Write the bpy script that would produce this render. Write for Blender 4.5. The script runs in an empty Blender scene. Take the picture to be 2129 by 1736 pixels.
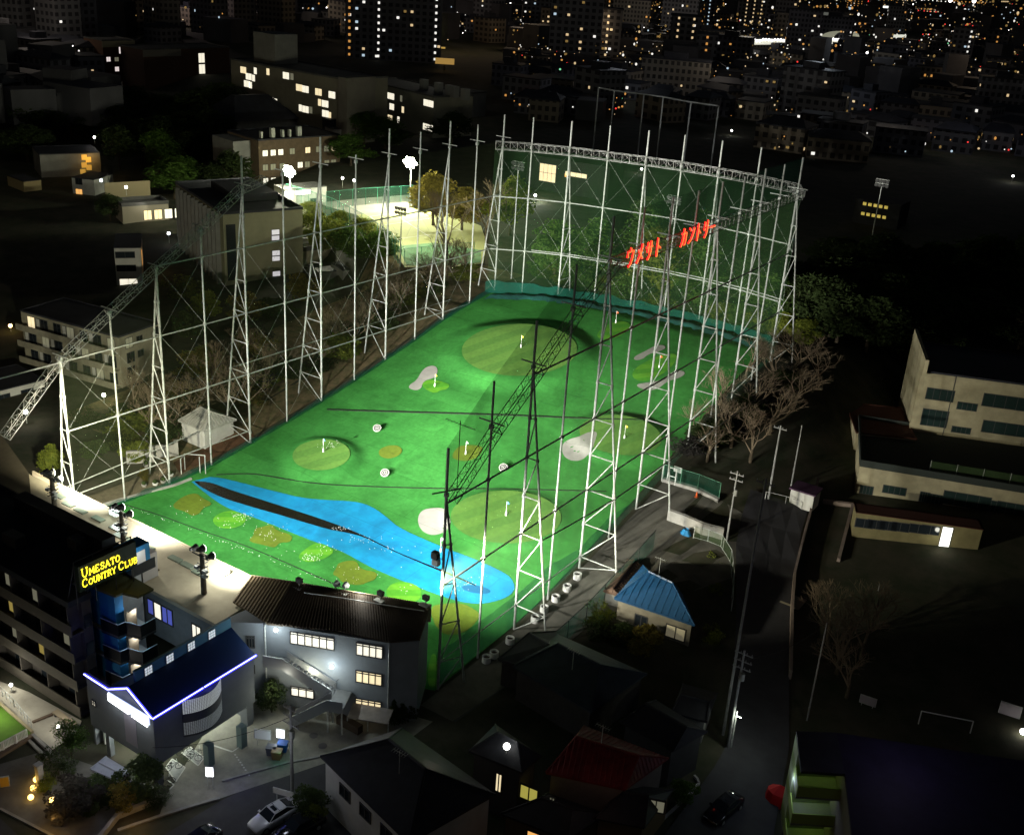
import bpy, math, random
from mathutils import Vector, Matrix
random.seed(7)
S = bpy.context.scene
COL = S.collection
R = math.radians

# ---------------------------------------------------------------- camera, world, exposure
CW, CH = 2129.0, 1736.0
FL = 2310.36
HC = 71.0
ROT = ((0.8180, 0.5713, 0.0664), (0.2744, -0.2855, -0.9183), (-0.5055, 0.7695, -0.3903))
def _basis():
    c = (1064.5, 868.0)
    v = (2750 - c[0], 0 - c[1]); n = (695 - c[0], 6300 - c[1])
    f = math.sqrt(-(v[0] * n[0] + v[1] * n[1]))
    Y = Vector((v[0], v[1], f)).normalized(); Z = -Vector((n[0], n[1], f)).normalized(); X = Y.cross(Z)
    return f, X, Y, Z            # columns: world axes written in camera space (x right, y down, z forward)
FL, AX, AY, AZ = _basis()
cam_d = bpy.data.cameras.new("camera"); cam = bpy.data.objects.new("camera", cam_d); COL.objects.link(cam)
right = Vector((AX[0], AY[0], AZ[0])); down = Vector((AX[1], AY[1], AZ[1])); fwd = Vector((AX[2], AY[2], AZ[2]))
cam.matrix_world = Matrix(((right[0], -down[0], -fwd[0], 0), (right[1], -down[1], -fwd[1], 0), (right[2], -down[2], -fwd[2], HC), (0, 0, 0, 1)))
cam_d.sensor_width = 36; cam_d.lens = 36 * FL / CW; cam_d.clip_start = 1; cam_d.clip_end = 6000
S.camera = cam
W = bpy.data.worlds.new("World"); S.world = W; W.use_nodes = True
wn = W.node_tree.nodes; wl = W.node_tree.links
sky = wn.new("ShaderNodeTexSky"); sky.sky_type = 'NISHITA'; sky.sun_disc = False
sky.sun_elevation = R(8); sky.sun_rotation = R(200)
wn["Background"].inputs[1].default_value = 0.0036
wl.new(sky.outputs[0], wn["Background"].inputs[0])
sd = bpy.data.lights.new("moon", 'SUN'); sd.energy = 0.02; sd.angle = R(4); sd.color = (.75, .85, 1)
so = bpy.data.objects.new("moon", sd); COL.objects.link(so)
so.rotation_euler = (R(48), 0, R(35))
S.view_settings.view_transform = 'Standard'; S.view_settings.look = 'None'
S.view_settings.exposure = 0; S.view_settings.gamma = 1
S.cycles.use_denoising = True; S.cycles.max_bounces = 5; S.cycles.transparent_max_bounces = 24
S.cycles.sample_clamp_indirect = 4; S.cycles.caustics_reflective = False; S.cycles.caustics_refractive = False

def ray(x, y):
    d = right * (x - 1064.5) + down * (y - 868.0) + fwd * FL
    return d.normalized()
def at(x, y, z=0.0):                      # a point of the photograph (2129 wide) taken down to height z
    d = ray(x, y); t = (z - HC) / d[2]; return Vector((d[0] * t, d[1] * t, z))
def atX(x, y, X0):
    d = ray(x, y); t = X0 / d[0]; return Vector((X0, d[1] * t, HC + d[2] * t))
def atY(x, y, Y0):
    d = ray(x, y); t = Y0 / d[1]; return Vector((d[0] * t, Y0, HC + d[2] * t))
def onplane(x, y, p, n):
    d = ray(x, y); c = Vector((0, 0, HC)); t = (p - c).dot(n) / d.dot(n); return c + d * t
def colh(b, t):                            # height above which pixel t stands over ground point b
    d = ray(*t); return HC + d[2] * math.hypot(b[0], b[1]) / math.hypot(d[0], d[1])

# ---------------------------------------------------------------- lights
def spot(name, loc, tgt, power, deg, blend=.6, color=(1, .97, .9), rad=.35):
    l = bpy.data.lights.new(name, 'SPOT'); l.energy = power; l.spot_size = R(deg); l.spot_blend = blend; l.color = color; l.shadow_soft_size = rad
    o = bpy.data.objects.new(name, l); COL.objects.link(o); o.location = loc
    o.rotation_euler = (Vector(tgt) - Vector(loc)).to_track_quat('-Z', 'Y').to_euler(); return o
def lamp(name, loc, power, color=(1, .95, .85), rad=.25):
    l = bpy.data.lights.new(name, 'POINT'); l.energy = power; l.color = color; l.shadow_soft_size = rad
    o = bpy.data.objects.new(name, l); COL.objects.link(o); o.location = loc; return o

# ---------------------------------------------------------------- terrain
HK = [(-400, 0), (89, 0), (96, .4), (103, 1.5), (111, 2.9), (118, 4.2), (125, 5.7), (132, 7.4), (139, 9.1), (146, 11), (154, 12.6), (162, 13.8), (180, 14), (9000, 14)]
def ss(a, b, x):
    t = min(1, max(0, (x - a) / (b - a))); return t * t * (3 - 2 * t)
def lin(K, y):
    for i in range(len(K) - 1):
        if y <= K[i + 1][0]:
            a, b = K[i], K[i + 1]; return a[1] + (b[1] - a[1]) * (y - a[0]) / (b[0] - a[0])
    return K[-1][1]
def hb(X, Y):
    h = lin(HK, Y); k = 1 - .55 * ss(-50, -36, X) * (1 - ss(200, 320, Y)); d = (-(X + 129) * 27 - (Y - 158) * 46) / 53.3; k *= 1 - .5 * ss(119, 131, -X) * ss(1, 8, d); return h * k
MOUNDS = []    # (cx, cy, axis angle, ra, rb, height, skirt)
def hf(X, Y):
    z = hb(X, Y) + .12
    for (cx, cy, an, ra, rb, h, sk) in MOUNDS:
        dx, dy = X - cx, Y - cy; c, s = math.cos(an), math.sin(an)
        u, v = (dx * c + dy * s), (-dx * s + dy * c)
        r = math.hypot(u / ra, v / rb); dist = (r - 1) * min(ra, rb)
        z += h * (1 - ss(0, sk, dist))
    return z
def onf(x, y, dz=0, f=None):
    f = f or hf; z = 0.0
    for _ in range(40):
        p = at(x, y, z); z += (f(p[0], p[1]) - z) * .7
    return Vector((p[0], p[1], z + dz))
def ong(x, y, dz=0): return onf(x, y, dz, hb)

# ---------------------------------------------------------------- materials
MATS = {}
def mat(name, col, rough=.8, metal=0, em=None, es=0, noise=0, nscale=1.0, col2=None, bump=0, spec=.3, sample=False, kind=None, trans=0):
    if name in MATS: return MATS[name]
    m = bpy.data.materials.new(name); m.use_nodes = True; nt = m.node_tree; b = nt.nodes["Principled BSDF"]
    b.inputs['Base Color'].default_value = (*col, 1); b.inputs['Roughness'].default_value = rough; b.inputs['Metallic'].default_value = metal
    b.inputs['Specular IOR Level'].default_value = spec
    if noise or col2:
        tc = nt.nodes.new("ShaderNodeNewGeometry"); n = nt.nodes.new("ShaderNodeTexNoise")
        n.inputs['Scale'].default_value = nscale; n.inputs['Detail'].default_value = 6; n.inputs['Roughness'].default_value = .65
        nt.links.new(tc.outputs['Position'], n.inputs['Vector'])
        r = nt.nodes.new("ShaderNodeValToRGB"); r.color_ramp.elements[0].position = .35; r.color_ramp.elements[1].position = .68
        c2 = col2 or tuple(c * (1 - noise) for c in col)
        r.color_ramp.elements[0].color = (*c2, 1); r.color_ramp.elements[1].color = (*col, 1)
        nt.links.new(n.outputs[0], r.inputs[0]); nt.links.new(r.outputs[0], b.inputs['Base Color'])
        if bump:
            bp = nt.nodes.new("ShaderNodeBump"); bp.inputs['Strength'].default_value = bump; bp.inputs['Distance'].default_value = .1
            nt.links.new(n.outputs[0], bp.inputs['Height']); nt.links.new(bp.outputs[0], b.inputs['Normal'])
    if em:
        b.inputs['Emission Color'].default_value = (*em, 1); b.inputs['Emission Strength'].default_value = es
    m.cycles.emission_sampling = 'FRONT_BACK' if sample else 'NONE'
    MATS[name] = m; return m
def stripes(name, c1, c2, scale, ang, rough=.9, noise=.3):
    if name in MATS: return MATS[name]
    m = mat(name, c1, rough); nt = m.node_tree; b = nt.nodes["Principled BSDF"]
    g = nt.nodes.new("ShaderNodeNewGeometry"); mp = nt.nodes.new("ShaderNodeMapping"); mp.inputs['Rotation'].default_value[2] = ang
    w = nt.nodes.new("ShaderNodeTexWave"); w.inputs['Scale'].default_value = scale; w.inputs['Distortion'].default_value = .4
    w.inputs['Detail'].default_value = 1
    nt.links.new(g.outputs['Position'], mp.inputs[0]); nt.links.new(mp.outputs[0], w.inputs['Vector'])
    r = nt.nodes.new("ShaderNodeValToRGB"); r.color_ramp.elements[0].position = .45; r.color_ramp.elements[1].position = .55
    r.color_ramp.elements[0].color = (*c1, 1); r.color_ramp.elements[1].color = (*c2, 1)
    nt.links.new(w.outputs[0], r.inputs[0])
    n = nt.nodes.new("ShaderNodeTexNoise"); n.inputs['Scale'].default_value = 2; n.inputs['Detail'].default_value = 8
    nt.links.new(g.outputs['Position'], n.inputs['Vector'])
    mr = nt.nodes.new("ShaderNodeMapRange"); mr.inputs[3].default_value = 1 - noise; mr.inputs[4].default_value = 1 + noise
    nt.links.new(n.outputs[0], mr.inputs[0])
    mx = nt.nodes.new("ShaderNodeMix"); mx.data_type = 'RGBA'; mx.blend_type = 'MULTIPLY'; mx.inputs[0].default_value = 1
    nt.links.new(r.outputs[0], mx.inputs[6]); nt.links.new(mr.outputs[0], mx.inputs[7]); nt.links.new(mx.outputs[2], b.inputs['Base Color'])
    return m
def netmat(name, col, op, transl=.4):
    m = bpy.data.materials.new(name); m.use_nodes = True; nt = m.node_tree; nt.nodes.clear()
    o = nt.nodes.new("ShaderNodeOutputMaterial"); t = nt.nodes.new("ShaderNodeBsdfTransparent"); d = nt.nodes.new("ShaderNodeBsdfDiffuse")
    tr = nt.nodes.new("ShaderNodeBsdfTranslucent"); m1 = nt.nodes.new("ShaderNodeMixShader"); m2 = nt.nodes.new("ShaderNodeMixShader")
    d.inputs[0].default_value = (*col, 1); tr.inputs[0].default_value = (*col, 1); m1.inputs[0].default_value = transl
    nt.links.new(d.outputs[0], m1.inputs[1]); nt.links.new(tr.outputs[0], m1.inputs[2])
    g = nt.nodes.new("ShaderNodeNewGeometry"); n = nt.nodes.new("ShaderNodeTexNoise"); n.inputs['Scale'].default_value = .35; n.inputs['Detail'].default_value = 5
    mp = nt.nodes.new("ShaderNodeMapping"); mp.inputs['Scale'].default_value = (1, 1, .25)
    nt.links.new(g.outputs['Position'], mp.inputs[0]); nt.links.new(mp.outputs[0], n.inputs['Vector'])
    mr = nt.nodes.new("ShaderNodeMapRange"); mr.inputs[1].default_value = .3; mr.inputs[2].default_value = .7
    mr.inputs[3].default_value = op * .7; mr.inputs[4].default_value = min(1, op * 1.3)
    nt.links.new(n.outputs[0], mr.inputs[0]); nt.links.new(mr.outputs[0], m2.inputs[0])
    nt.links.new(t.outputs[0], m2.inputs[1]); nt.links.new(m1.outputs[0], m2.inputs[2]); nt.links.new(m2.outputs[0], o.inputs[0])
    MATS[name] = m; return m

def translucent(m, f=.45):
    nt = m.node_tree; b = nt.nodes["Principled BSDF"]; o = nt.nodes["Material Output"]; t = nt.nodes.new("ShaderNodeBsdfTranslucent"); x = nt.nodes.new("ShaderNodeMixShader"); x.inputs[0].default_value = f
    nt.links.new(b.inputs['Base Color'].links[0].from_socket, t.inputs[0]); nt.links.new(b.outputs[0], x.inputs[1]); nt.links.new(t.outputs[0], x.inputs[2]); nt.links.new(x.outputs[0], o.inputs[0])
# ---------------------------------------------------------------- mesh collector
class MB:
    def __init__(s): s.v = []; s.f = []; s.m = []; s.cm = 0; s.T = None
    def mat(s, i): s.cm = i; return s
    def _a(s, pts, faces):
        b = len(s.v)
        for p in pts: s.v.append(tuple(p))
        for f in faces: s.f.append([b + i for i in f]); s.m.append(s.cm)
        return s
    def poly(s, pts): return s._a(pts, [list(range(len(pts)))])
    def box(s, x0, y0, z0, x1, y1, z1, F=None):
        P = [(x0, y0, z0), (x1, y0, z0), (x1, y1, z0), (x0, y1, z0), (x0, y0, z1), (x1, y0, z1), (x1, y1, z1), (x0, y1, z1)]
        if F: P = [F(*p) for p in P]
        return s._a(P, [(0, 3, 2, 1), (4, 5, 6, 7), (0, 1, 5, 4), (1, 2, 6, 5), (2, 3, 7, 6), (3, 0, 4, 7)])
    def prism(s, pts, z0, z1):
        n = len(pts); P = [(p[0], p[1], z0) for p in pts] + [(p[0], p[1], z1) for p in pts]
        return s._a(P, [list(range(n))[::-1], [n + i for i in range(n)]] + [(i, (i + 1) % n, n + (i + 1) % n, n + i) for i in range(n)])
    def prismz(s, lo, hi):          # two rings of 3-d points
        n = len(lo); return s._a(list(lo) + list(hi), [list(range(n))[::-1], [n + i for i in range(n)]] + [(i, (i + 1) % n, n + (i + 1) % n, n + i) for i in range(n)])
    def tube(s, p, q, r, n=5, r2=None, cap=True):
        p, q = Vector(p), Vector(q); d = q - p
        if d.length < 1e-6: return s
        d.normalize(); a = d.orthogonal().normalized(); b = d.cross(a); r2 = r if r2 is None else r2
        A = [p + (a * math.cos(2 * math.pi * i / n) + b * math.sin(2 * math.pi * i / n)) * r for i in range(n)]
        B = [q + (a * math.cos(2 * math.pi * i / n) + b * math.sin(2 * math.pi * i / n)) * r2 for i in range(n)]
        F = [(i, (i + 1) % n, n + (i + 1) % n, n + i) for i in range(n)]
        if cap: F += [list(range(n))[::-1], [n + i for i in range(n)]]
        return s._a(A + B, F)
    def path(s, pts, r, n=5):
        for a, b in zip(pts, pts[1:]): s.tube(a, b, r, n)
        return s
    def ball(s, c, r, n=8, m=5, sz=1):
        c = Vector(c); P = [c + Vector((0, 0, r * sz))]
        for j in range(1, m):
            t = math.pi * j / m
            for i in range(n):
                a = 2 * math.pi * i / n; P.append(c + Vector((r * math.sin(t) * math.cos(a), r * math.sin(t) * math.sin(a), r * math.cos(t) * sz)))
        P.append(c - Vector((0, 0, r * sz))); F = []
        for i in range(n): F.append((0, 1 + i, 1 + (i + 1) % n))
        for j in range(m - 2):
            for i in range(n):
                a = 1 + j * n + i; b = 1 + j * n + (i + 1) % n; F.append((a, a + n, b + n, b))
        k = 1 + (m - 2) * n
        for i in range(n): F.append((k + i, len(P) - 1, k + (i + 1) % n))
        return s._a(P, F)
    def disc(s, c, nrm, r, th, n=14):
        nrm = Vector(nrm).normalized(); return s.tube(Vector(c), Vector(c) + nrm * th, r, n)
    def build(s, name, mats, parent=None, smooth=False):
        me = bpy.data.meshes.new(name); me.from_pydata(s.v, [], s.f)
        if not isinstance(mats, (list, tuple)): mats = [mats]
        for m in mats: me.materials.append(m)
        if len(mats) > 1: me.polygons.foreach_set('material_index', s.m)
        if smooth: me.polygons.foreach_set('use_smooth', [True] * len(me.polygons))
        me.update(); o = bpy.data.objects.new(name, me); COL.objects.link(o)
        if parent: link_parent(o, parent)
        return o
def link_parent(o, p):
    o.parent = p; o.matrix_parent_inverse = p.matrix_basis.inverted()
def tag(o, label=None, cat=None, group=None, kind=None):
    if label: o['label'] = label
    if cat: o['category'] = cat
    if group: o['group'] = group
    if kind: o['kind'] = kind
    return o
def thing(name, label, cat, loc=(0, 0, 0), group=None, rz=0):
    o = bpy.data.objects.new(name, None); COL.objects.link(o); o.location = loc; o.rotation_euler = (0, 0, rz); o.empty_display_size = .2
    o.matrix_basis  # keep
    return tag(o, label, cat, group)
def lpart(mb, name, mats, parent, smooth=False):      # mesh already written in the parent's own coordinates
    o = mb.build(name, mats, None, smooth); o.parent = parent; return o
def copy_tree(o, loc, rz=0, sc=1, label=None, group=None):
    c = o.copy(); COL.objects.link(c); c.location = loc; c.rotation_euler = (0, 0, rz); c.scale = (sc, sc, sc) if not isinstance(sc, tuple) else sc
    if label: c['label'] = label
    if group: c['group'] = group
    for ch in list(o.children):
        d = ch.copy(); COL.objects.link(d); d.parent = c
        for g in list(ch.children):
            e = g.copy(); COL.objects.link(e); e.parent = d
    return c
ORD = ['first', 'second', 'third', 'fourth', 'fifth', 'sixth', 'seventh', 'eighth', 'ninth', 'tenth', 'eleventh', 'twelfth', 'thirteenth', 'fourteenth', 'fifteenth', 'sixteenth', 'seventeenth', 'eighteenth', 'nineteenth', 'twentieth',
       'twenty-first', 'twenty-second', 'twenty-third', 'twenty-fourth', 'twenty-fifth', 'twenty-sixth', 'twenty-seventh', 'twenty-eighth', 'twenty-ninth', 'thirtieth']

_T = {30: 'thirtieth', 40: 'fortieth', 50: 'fiftieth', 60: 'sixtieth', 70: 'seventieth'}; _U = {30: 'thirty', 40: 'forty', 50: 'fifty', 60: 'sixty', 70: 'seventy'}
for _n in range(31, 79): ORD.append(_T[_n] if _n % 10 == 0 else _U[_n // 10 * 10] + '-' + ORD[_n % 10 - 1])
# common materials
STEEL = mat('painted_steel', (.52, .54, .50), .5, .1, noise=.45, nscale=3, spec=.5)
DARKSTEEL = mat('dark_steel', (.05, .05, .05), .6)
CONC = mat('concrete', (.34, .33, .30), .9, noise=.35, nscale=.6)
ASPH = mat('asphalt', (.055, .055, .057), .85, noise=.35, nscale=.8, bump=.3)
PAVE = mat('paving', (.17, .165, .15), .85, noise=.3, nscale=1.2)
WHITEP = mat('white_paint', (.78, .78, .74), .6, noise=.15, nscale=1)
GLASSD = mat('dark_glass', (.015, .02, .025), .12, spec=.6)
WIN_W = mat('lit_window_white', (.8, .8, .7), .5, em=(1, .93, .74), es=.98)
WIN_Y = mat('lit_window_warm', (.8, .7, .4), .5, em=(1, .82, .50), es=.92)
WIN_D = mat('dim_window', (.3, .3, .2), .4, em=(.75, .72, .5), es=.16)
WIN_O = mat('lit_window_orange', (.8, .5, .2), .5, em=(1, .5, .14), es=.9)
BLACK = mat('black_rubber', (.012, .012, .012), .8)
# ---------------------------------------------------------------- ground
XL, XR = -112.0, -56.1
def lx(Y): return -112.9 + 3.6 * (Y - 82) / 75.0       # left fence line
GRD = mat('bare_ground', (.055, .048, .032), .95, noise=.6, nscale=.25, col2=(.02, .028, .012), bump=.4)
def gridmesh(xs, ys, f, name, m):
    mb = MB(); nx = len(xs)
    V = [(x, y, f(x, y)) for y in ys for x in xs]
    F = [(j * nx + i, j * nx + i + 1, (j + 1) * nx + i + 1, (j + 1) * nx + i) for j in range(len(ys) - 1) for i in range(nx - 1)]
    mb._a(V, F); return mb.build(name, m, smooth=True)
xs = [-4000, -2500, -1500, -1000, -700, -500, -400, -300, -240, -215] + [-206 + 3 * i for i in range(30)] + [-115, -112, -80, -56, -50, -47, -44, -41, -38, -36, -20, 0, 30, 60, 100, 160, 260, 400, 700, 1200, 2500]
ys = sorted(set([-300, -100, 0, 30, 50, 70] + [k[0] for k in HK[1:13]] + [100, 107, 114.5, 121, 128, 135.5, 142.5, 150, 152, 156, 158, 160, 164, 166, 168, 170, 172, 174, 176, 178, 182, 184, 186, 188, 190, 193, 196, 200, 220, 240, 260, 290, 320, 400, 600, 1000, 1800, 3000, 5000]))
tag(gridmesh(xs, ys, hb, 'ground', GRD), kind='structure')

def sheet(pts, dz, name, m, f=hb, kind='structure'):   # a paved area: outline of 3-d ground points, cut into strips that follow the ground
    mb = MB(); mb.poly([Vector((p[0], p[1], f(p[0], p[1]) + dz)) for p in pts])
    return tag(mb.build(name, m), kind=kind)

# ---------------------------------------------------------------- the turf field
TURF = mat('turf', (.048, .235, .046), .95, noise=.3, nscale=.09, col2=(.036, .180, .036), bump=.2, spec=.05)
nt = TURF.node_tree
# fine mottling and mown seams over the broad one
def mottle(m, amt=.25, sc=1.6, w2=.16):
    nt = m.node_tree; b = nt.nodes["Principled BSDF"]; src = b.inputs['Base Color'].links[0].from_socket if b.inputs['Base Color'].links else None
    g = nt.nodes.new("ShaderNodeNewGeometry"); n = nt.nodes.new("ShaderNodeTexNoise"); n.inputs['Scale'].default_value = sc; n.inputs['Detail'].default_value = 10; n.inputs['Roughness'].default_value = .75
    nt.links.new(g.outputs['Position'], n.inputs['Vector'])
    br = nt.nodes.new("ShaderNodeTexBrick"); br.inputs['Scale'].default_value = 1; br.inputs['Brick Width'].default_value = 18; br.inputs['Row Height'].default_value = 3.6
    br.inputs['Mortar Size'].default_value = .04; br.inputs['Color1'].default_value = (1, 1, 1, 1); br.inputs['Color2'].default_value = (.86, .9, .86, 1); br.inputs['Mortar'].default_value = (.62, .66, .62, 1); br.inputs['Mortar Smooth'].default_value = .5
    nt.links.new(g.outputs['Position'], br.inputs['Vector'])
    mr = nt.nodes.new("ShaderNodeMapRange"); mr.inputs[1].default_value = .25; mr.inputs[2].default_value = .75; mr.inputs[3].default_value = 1 - amt; mr.inputs[4].default_value = 1 + amt
    nt.links.new(n.outputs[0], mr.inputs[0])
    def mul(a, bb):
        mx = nt.nodes.new("ShaderNodeMix"); mx.data_type = 'RGBA'; mx.blend_type = 'MULTIPLY'; mx.inputs[0].default_value = 1
        nt.links.new(a, mx.inputs[6]); nt.links.new(bb, mx.inputs[7]); return mx.outputs[2]
    n2 = nt.nodes.new("ShaderNodeTexNoise"); n2.inputs['Scale'].default_value = .22; n2.inputs['Detail'].default_value = 4; n2.inputs['Distortion'].default_value = 1.2; nt.links.new(g.outputs['Position'], n2.inputs['Vector'])
    m3 = nt.nodes.new("ShaderNodeMapRange"); m3.inputs[1].default_value = .3; m3.inputs[2].default_value = .7; m3.inputs[3].default_value = 1 - w2; m3.inputs[4].default_value = 1 + w2; nt.links.new(n2.outputs[0], m3.inputs[0])
    nt.links.new(mul(mul(mul(src, mr.outputs[0]), br.outputs[0]), m3.outputs[0]), b.inputs['Base Color'])
mottle(TURF)
mottle_later = []
def ell(cx, cy, ax, ay, tilt, n=26, f=None):           # ellipse drawn on the photograph, laid on the field
    out = []
    for i in range(n):
        a = 2 * math.pi * i / n; u, v = ax * math.cos(a), ay * math.sin(a)
        out.append(onf(cx + u * math.cos(tilt) - v * math.sin(tilt), cy + u * math.sin(tilt) + v * math.cos(tilt), 0, f))
    return out
def fit_mound(cx, cy, ax, ay, tilt, h, sk):
    pts = ell(cx, cy, ax, ay, tilt, 36, lambda X, Y: hb(X, Y) + .12 + h); c = sum(pts, Vector()) / len(pts)
    best = max(pts, key=lambda p: (p - c).to_2d().length); an = math.atan2(best[1] - c[1], best[0] - c[0])
    ra = (best - c).to_2d().length
    rb = min((p - c).to_2d().length for p in pts)
    return (c[0], c[1], an, ra, rb, h, sk)
_m = [fit_mound(1080, 728, 121, 55, -.02, .85, 3.8), fit_mound(668, 946, 61, 33, -.06, .7, 2.2),
      fit_mound(1052, 1075, 116, 56, .02, .35, 1.2), fit_mound(1290, 905, 88, 42, .12, .6, 1.8)]
MOUNDS.extend(_m)
BACK = [(-109.6, 158), (-104, 161.3), (-98, 163.9), (-91.5, 165.5), (-85, 166.9), (-78.9, 167.8), (-72.4, 168.0), (-65.6, 167.5), (-58.5, 166.0)]
def backY(X): return lin(BACK, X) if X > BACK[0][0] else 158
ny, nx = 130, 76
V = []; F = []
for j in range(ny):
    for i in range(nx):
        t = j / (ny - 1); u = i / (nx - 1)
        x0 = lx(66 + t * 92); x1 = XR + (-58.5 - XR) * t
        X = x0 + (x1 - x0) * u; Y0 = 69 if X < -72 else 69 + (X + 72) * .42; Y = Y0 + (backY(X) - Y0) * t
        V.append((X, Y, hf(X, Y)))
F = [(j * nx + i, j * nx + i + 1, (j + 1) * nx + i + 1, (j + 1) * nx + i) for j in range(ny - 1) for i in range(nx - 1)]
tag(MB()._a(V, F).build('driving_range_turf', TURF, smooth=True), kind='structure')

PALE = stripes('pale_turf', (.075, .19, .03), (.095, .22, .035), .09, .5)
YELL = mat('ochre_turf', (.125, .185, .012), .95, noise=.15, nscale=1)
LIME = stripes('lime_turf', (.055, .25, .012), (.09, .30, .015), .12, .9)
SAND = mat('white_turf', (.34, .33, .30), .95, noise=.1, nscale=.7)
BLUE = mat('blue_turf', (.005, .26, .50), .8, noise=.25, nscale=.5, col2=(.005, .20, .42))
mottle(BLUE, .12, .8, .18); mottle(SAND, .08, 1.2, .1); mottle(YELL, .15, 2, .12)
def patch(pts, name, m, dz, label, cat, kind=None, group=None):
    c = sum(pts, Vector()) / len(pts); mb = MB(); n = len(pts); K = 6; P = [Vector((c[0], c[1], hf(c[0], c[1]) + dz))]
    for k in range(1, K + 1):
        for p in pts:
            q = c + (p - c) * (k / K); P.append(Vector((q[0], q[1], hf(q[0], q[1]) + dz)))
    F = [(0, 1 + i, 1 + (i + 1) % n) for i in range(n)]
    for k in range(K - 1):
        for i in range(n):
            a = 1 + k * n + i; b = 1 + k * n + (i + 1) % n; F.append((a, a + n, b + n, b))
    mb._a(P, F); o = mb.build(name, m, smooth=True)
    return tag(o, label, cat, group, kind)
def smooth_outline(pts, it=2):
    for _ in range(it):
        q = []
        for a, b in zip(pts, pts[1:] + pts[:1]):
            q += [(a[0] * .75 + b[0] * .25, a[1] * .75 + b[1] * .25), (a[0] * .25 + b[0] * .75, a[1] * .25 + b[1] * .75)]
        pts = q
    return pts
def outline(pts, it=2): return [onf(x, y) for x, y in smooth_outline(pts, it)]
PG = 'painted turf shapes on the range'
patch(ell(1080, 728, 120, 54, -.02, 40), 'target_green', PALE, .05, 'largest raised round green near the far end, ringed by a dark skirt', 'golf green', group='raised greens')
patch(ell(668, 946, 60, 32, -.06, 36), 'target_green', PALE, .05, 'small raised round green on the left half of the field', 'golf green', group='raised greens')
patch(ell(1052, 1075, 115, 55, .02, 36), 'target_green', PALE, .05, 'wide low green beside the big white bunker by the blue river', 'golf green', group='raised greens')
patch(ell(1290, 905, 86, 41, .12, 36), 'target_green', PALE, .05, 'low green behind the right fence towers next to the pear-shaped white bunker', 'golf green', group='raised greens')
patch(outline([(849, 808), (852, 800), (866, 792), (878, 770), (892, 761), (908, 762), (910, 775), (903, 787), (884, 791), (877, 800), (876, 808), (865, 813)]), 'bunker', SAND, .055, 'white dumbbell-shaped bunker beside the lime patch, left of the largest green', 'bunker', group='white bunkers')
patch(outline([(876, 797), (890, 790), (905, 791), (918, 794), (936, 800), (930, 810), (915, 812), (905, 819), (888, 812), (880, 806)]), 'turf_patch', LIME, .05, 'lime lobed patch with a flag touching the dumbbell-shaped bunker', 'turf patch')
patch(outline([(1317, 747), (1320, 741), (1345, 729), (1362, 719), (1380, 718), (1385, 724), (1372, 731), (1350, 736), (1335, 748), (1322, 750)]), 'bunker', SAND, .055, 'slim white bunker on the upper side of the far right lime patch', 'bunker', group='white bunkers')
patch(outline([(1322, 801), (1335, 797), (1358, 797), (1380, 787), (1400, 772), (1420, 771), (1425, 778), (1412, 787), (1388, 793), (1370, 808), (1352, 813), (1330, 808)]), 'bunker', SAND, .055, 'long white bunker on the lower side of the far right lime patch', 'bunker', group='white bunkers')
patch(outline([(1312, 781), (1322, 765), (1345, 751), (1375, 738), (1400, 735), (1410, 742), (1398, 762), (1378, 778), (1350, 793), (1325, 793)]), 'turf_patch', LIME, .05, 'lime oval patch between the two slim white bunkers', 'turf patch')
patch(outline([(1238, 700), (1250, 684), (1275, 670), (1300, 668), (1314, 678), (1302, 692), (1280, 703), (1255, 707)]), 'turf_patch', LIME, .05, 'farthest lime patch near the foot of the back net', 'turf patch')
patch(outline([(1168, 935), (1170, 922), (1185, 913), (1205, 908), (1222, 899), (1243, 897), (1238, 915), (1230, 938), (1212, 957), (1190, 960), (1172, 950)]), 'bunker', SAND, .055, 'pear-shaped white bunker behind the second lattice tower of the right fence', 'bunker', group='white bunkers')
patch(outline([(868, 1080), (874, 1064), (890, 1057), (925, 1056), (932, 1070), (938, 1088), (930, 1104), (905, 1114), (885, 1110), (872, 1098)]), 'bunker', SAND, .055, 'big round white bunker between the blue river and the wide low green', 'bunker', group='white bunkers')
patch(outline([(786, 944), (790, 934), (805, 927), (825, 926), (837, 934), (833, 945), (815, 954), (796, 953)]), 'turf_patch', YELL, .05, 'ochre oval patch between the two bullseye discs', 'turf patch')
patch(outline([(938, 950), (950, 930), (970, 925), (1005, 928), (1000, 945), (980, 959), (950, 958)]), 'turf_patch', YELL, .05, 'ochre patch with a flag beside the near end of the dark truss', 'turf patch')
patch(outline([(355, 1055), (372, 1038), (392, 1028), (410, 1026), (420, 1036), (445, 1048), (422, 1056), (415, 1068), (400, 1074), (385, 1064)]), 'turf_patch', YELL, .05, 'ochre winged patch nearest the left fence', 'turf patch')
patch(outline([(514, 1126), (528, 1114), (528, 1100), (545, 1096), (565, 1090), (575, 1104), (608, 1112), (605, 1128), (580, 1128), (572, 1140), (550, 1134)]), 'turf_patch', YELL, .05, 'ochre splash-shaped patch in the middle of the near strip', 'turf patch')
patch(outline([(690, 1195), (700, 1180), (702, 1172), (720, 1166), (742, 1166), (748, 1184), (786, 1190), (780, 1206), (765, 1210), (748, 1218), (710, 1212), (704, 1200)]), 'turf_patch', YELL, .05, 'ochre splash-shaped patch just beyond the clubhouse roof', 'turf patch')
patch(outline([(893, 1262), (920, 1255), (960, 1254), (985, 1266), (1000, 1278), (985, 1300), (960, 1318), (925, 1322), (903, 1300)]), 'turf_patch', YELL, .05, 'ochre patch at the near right corner of the field', 'turf patch')
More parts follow.
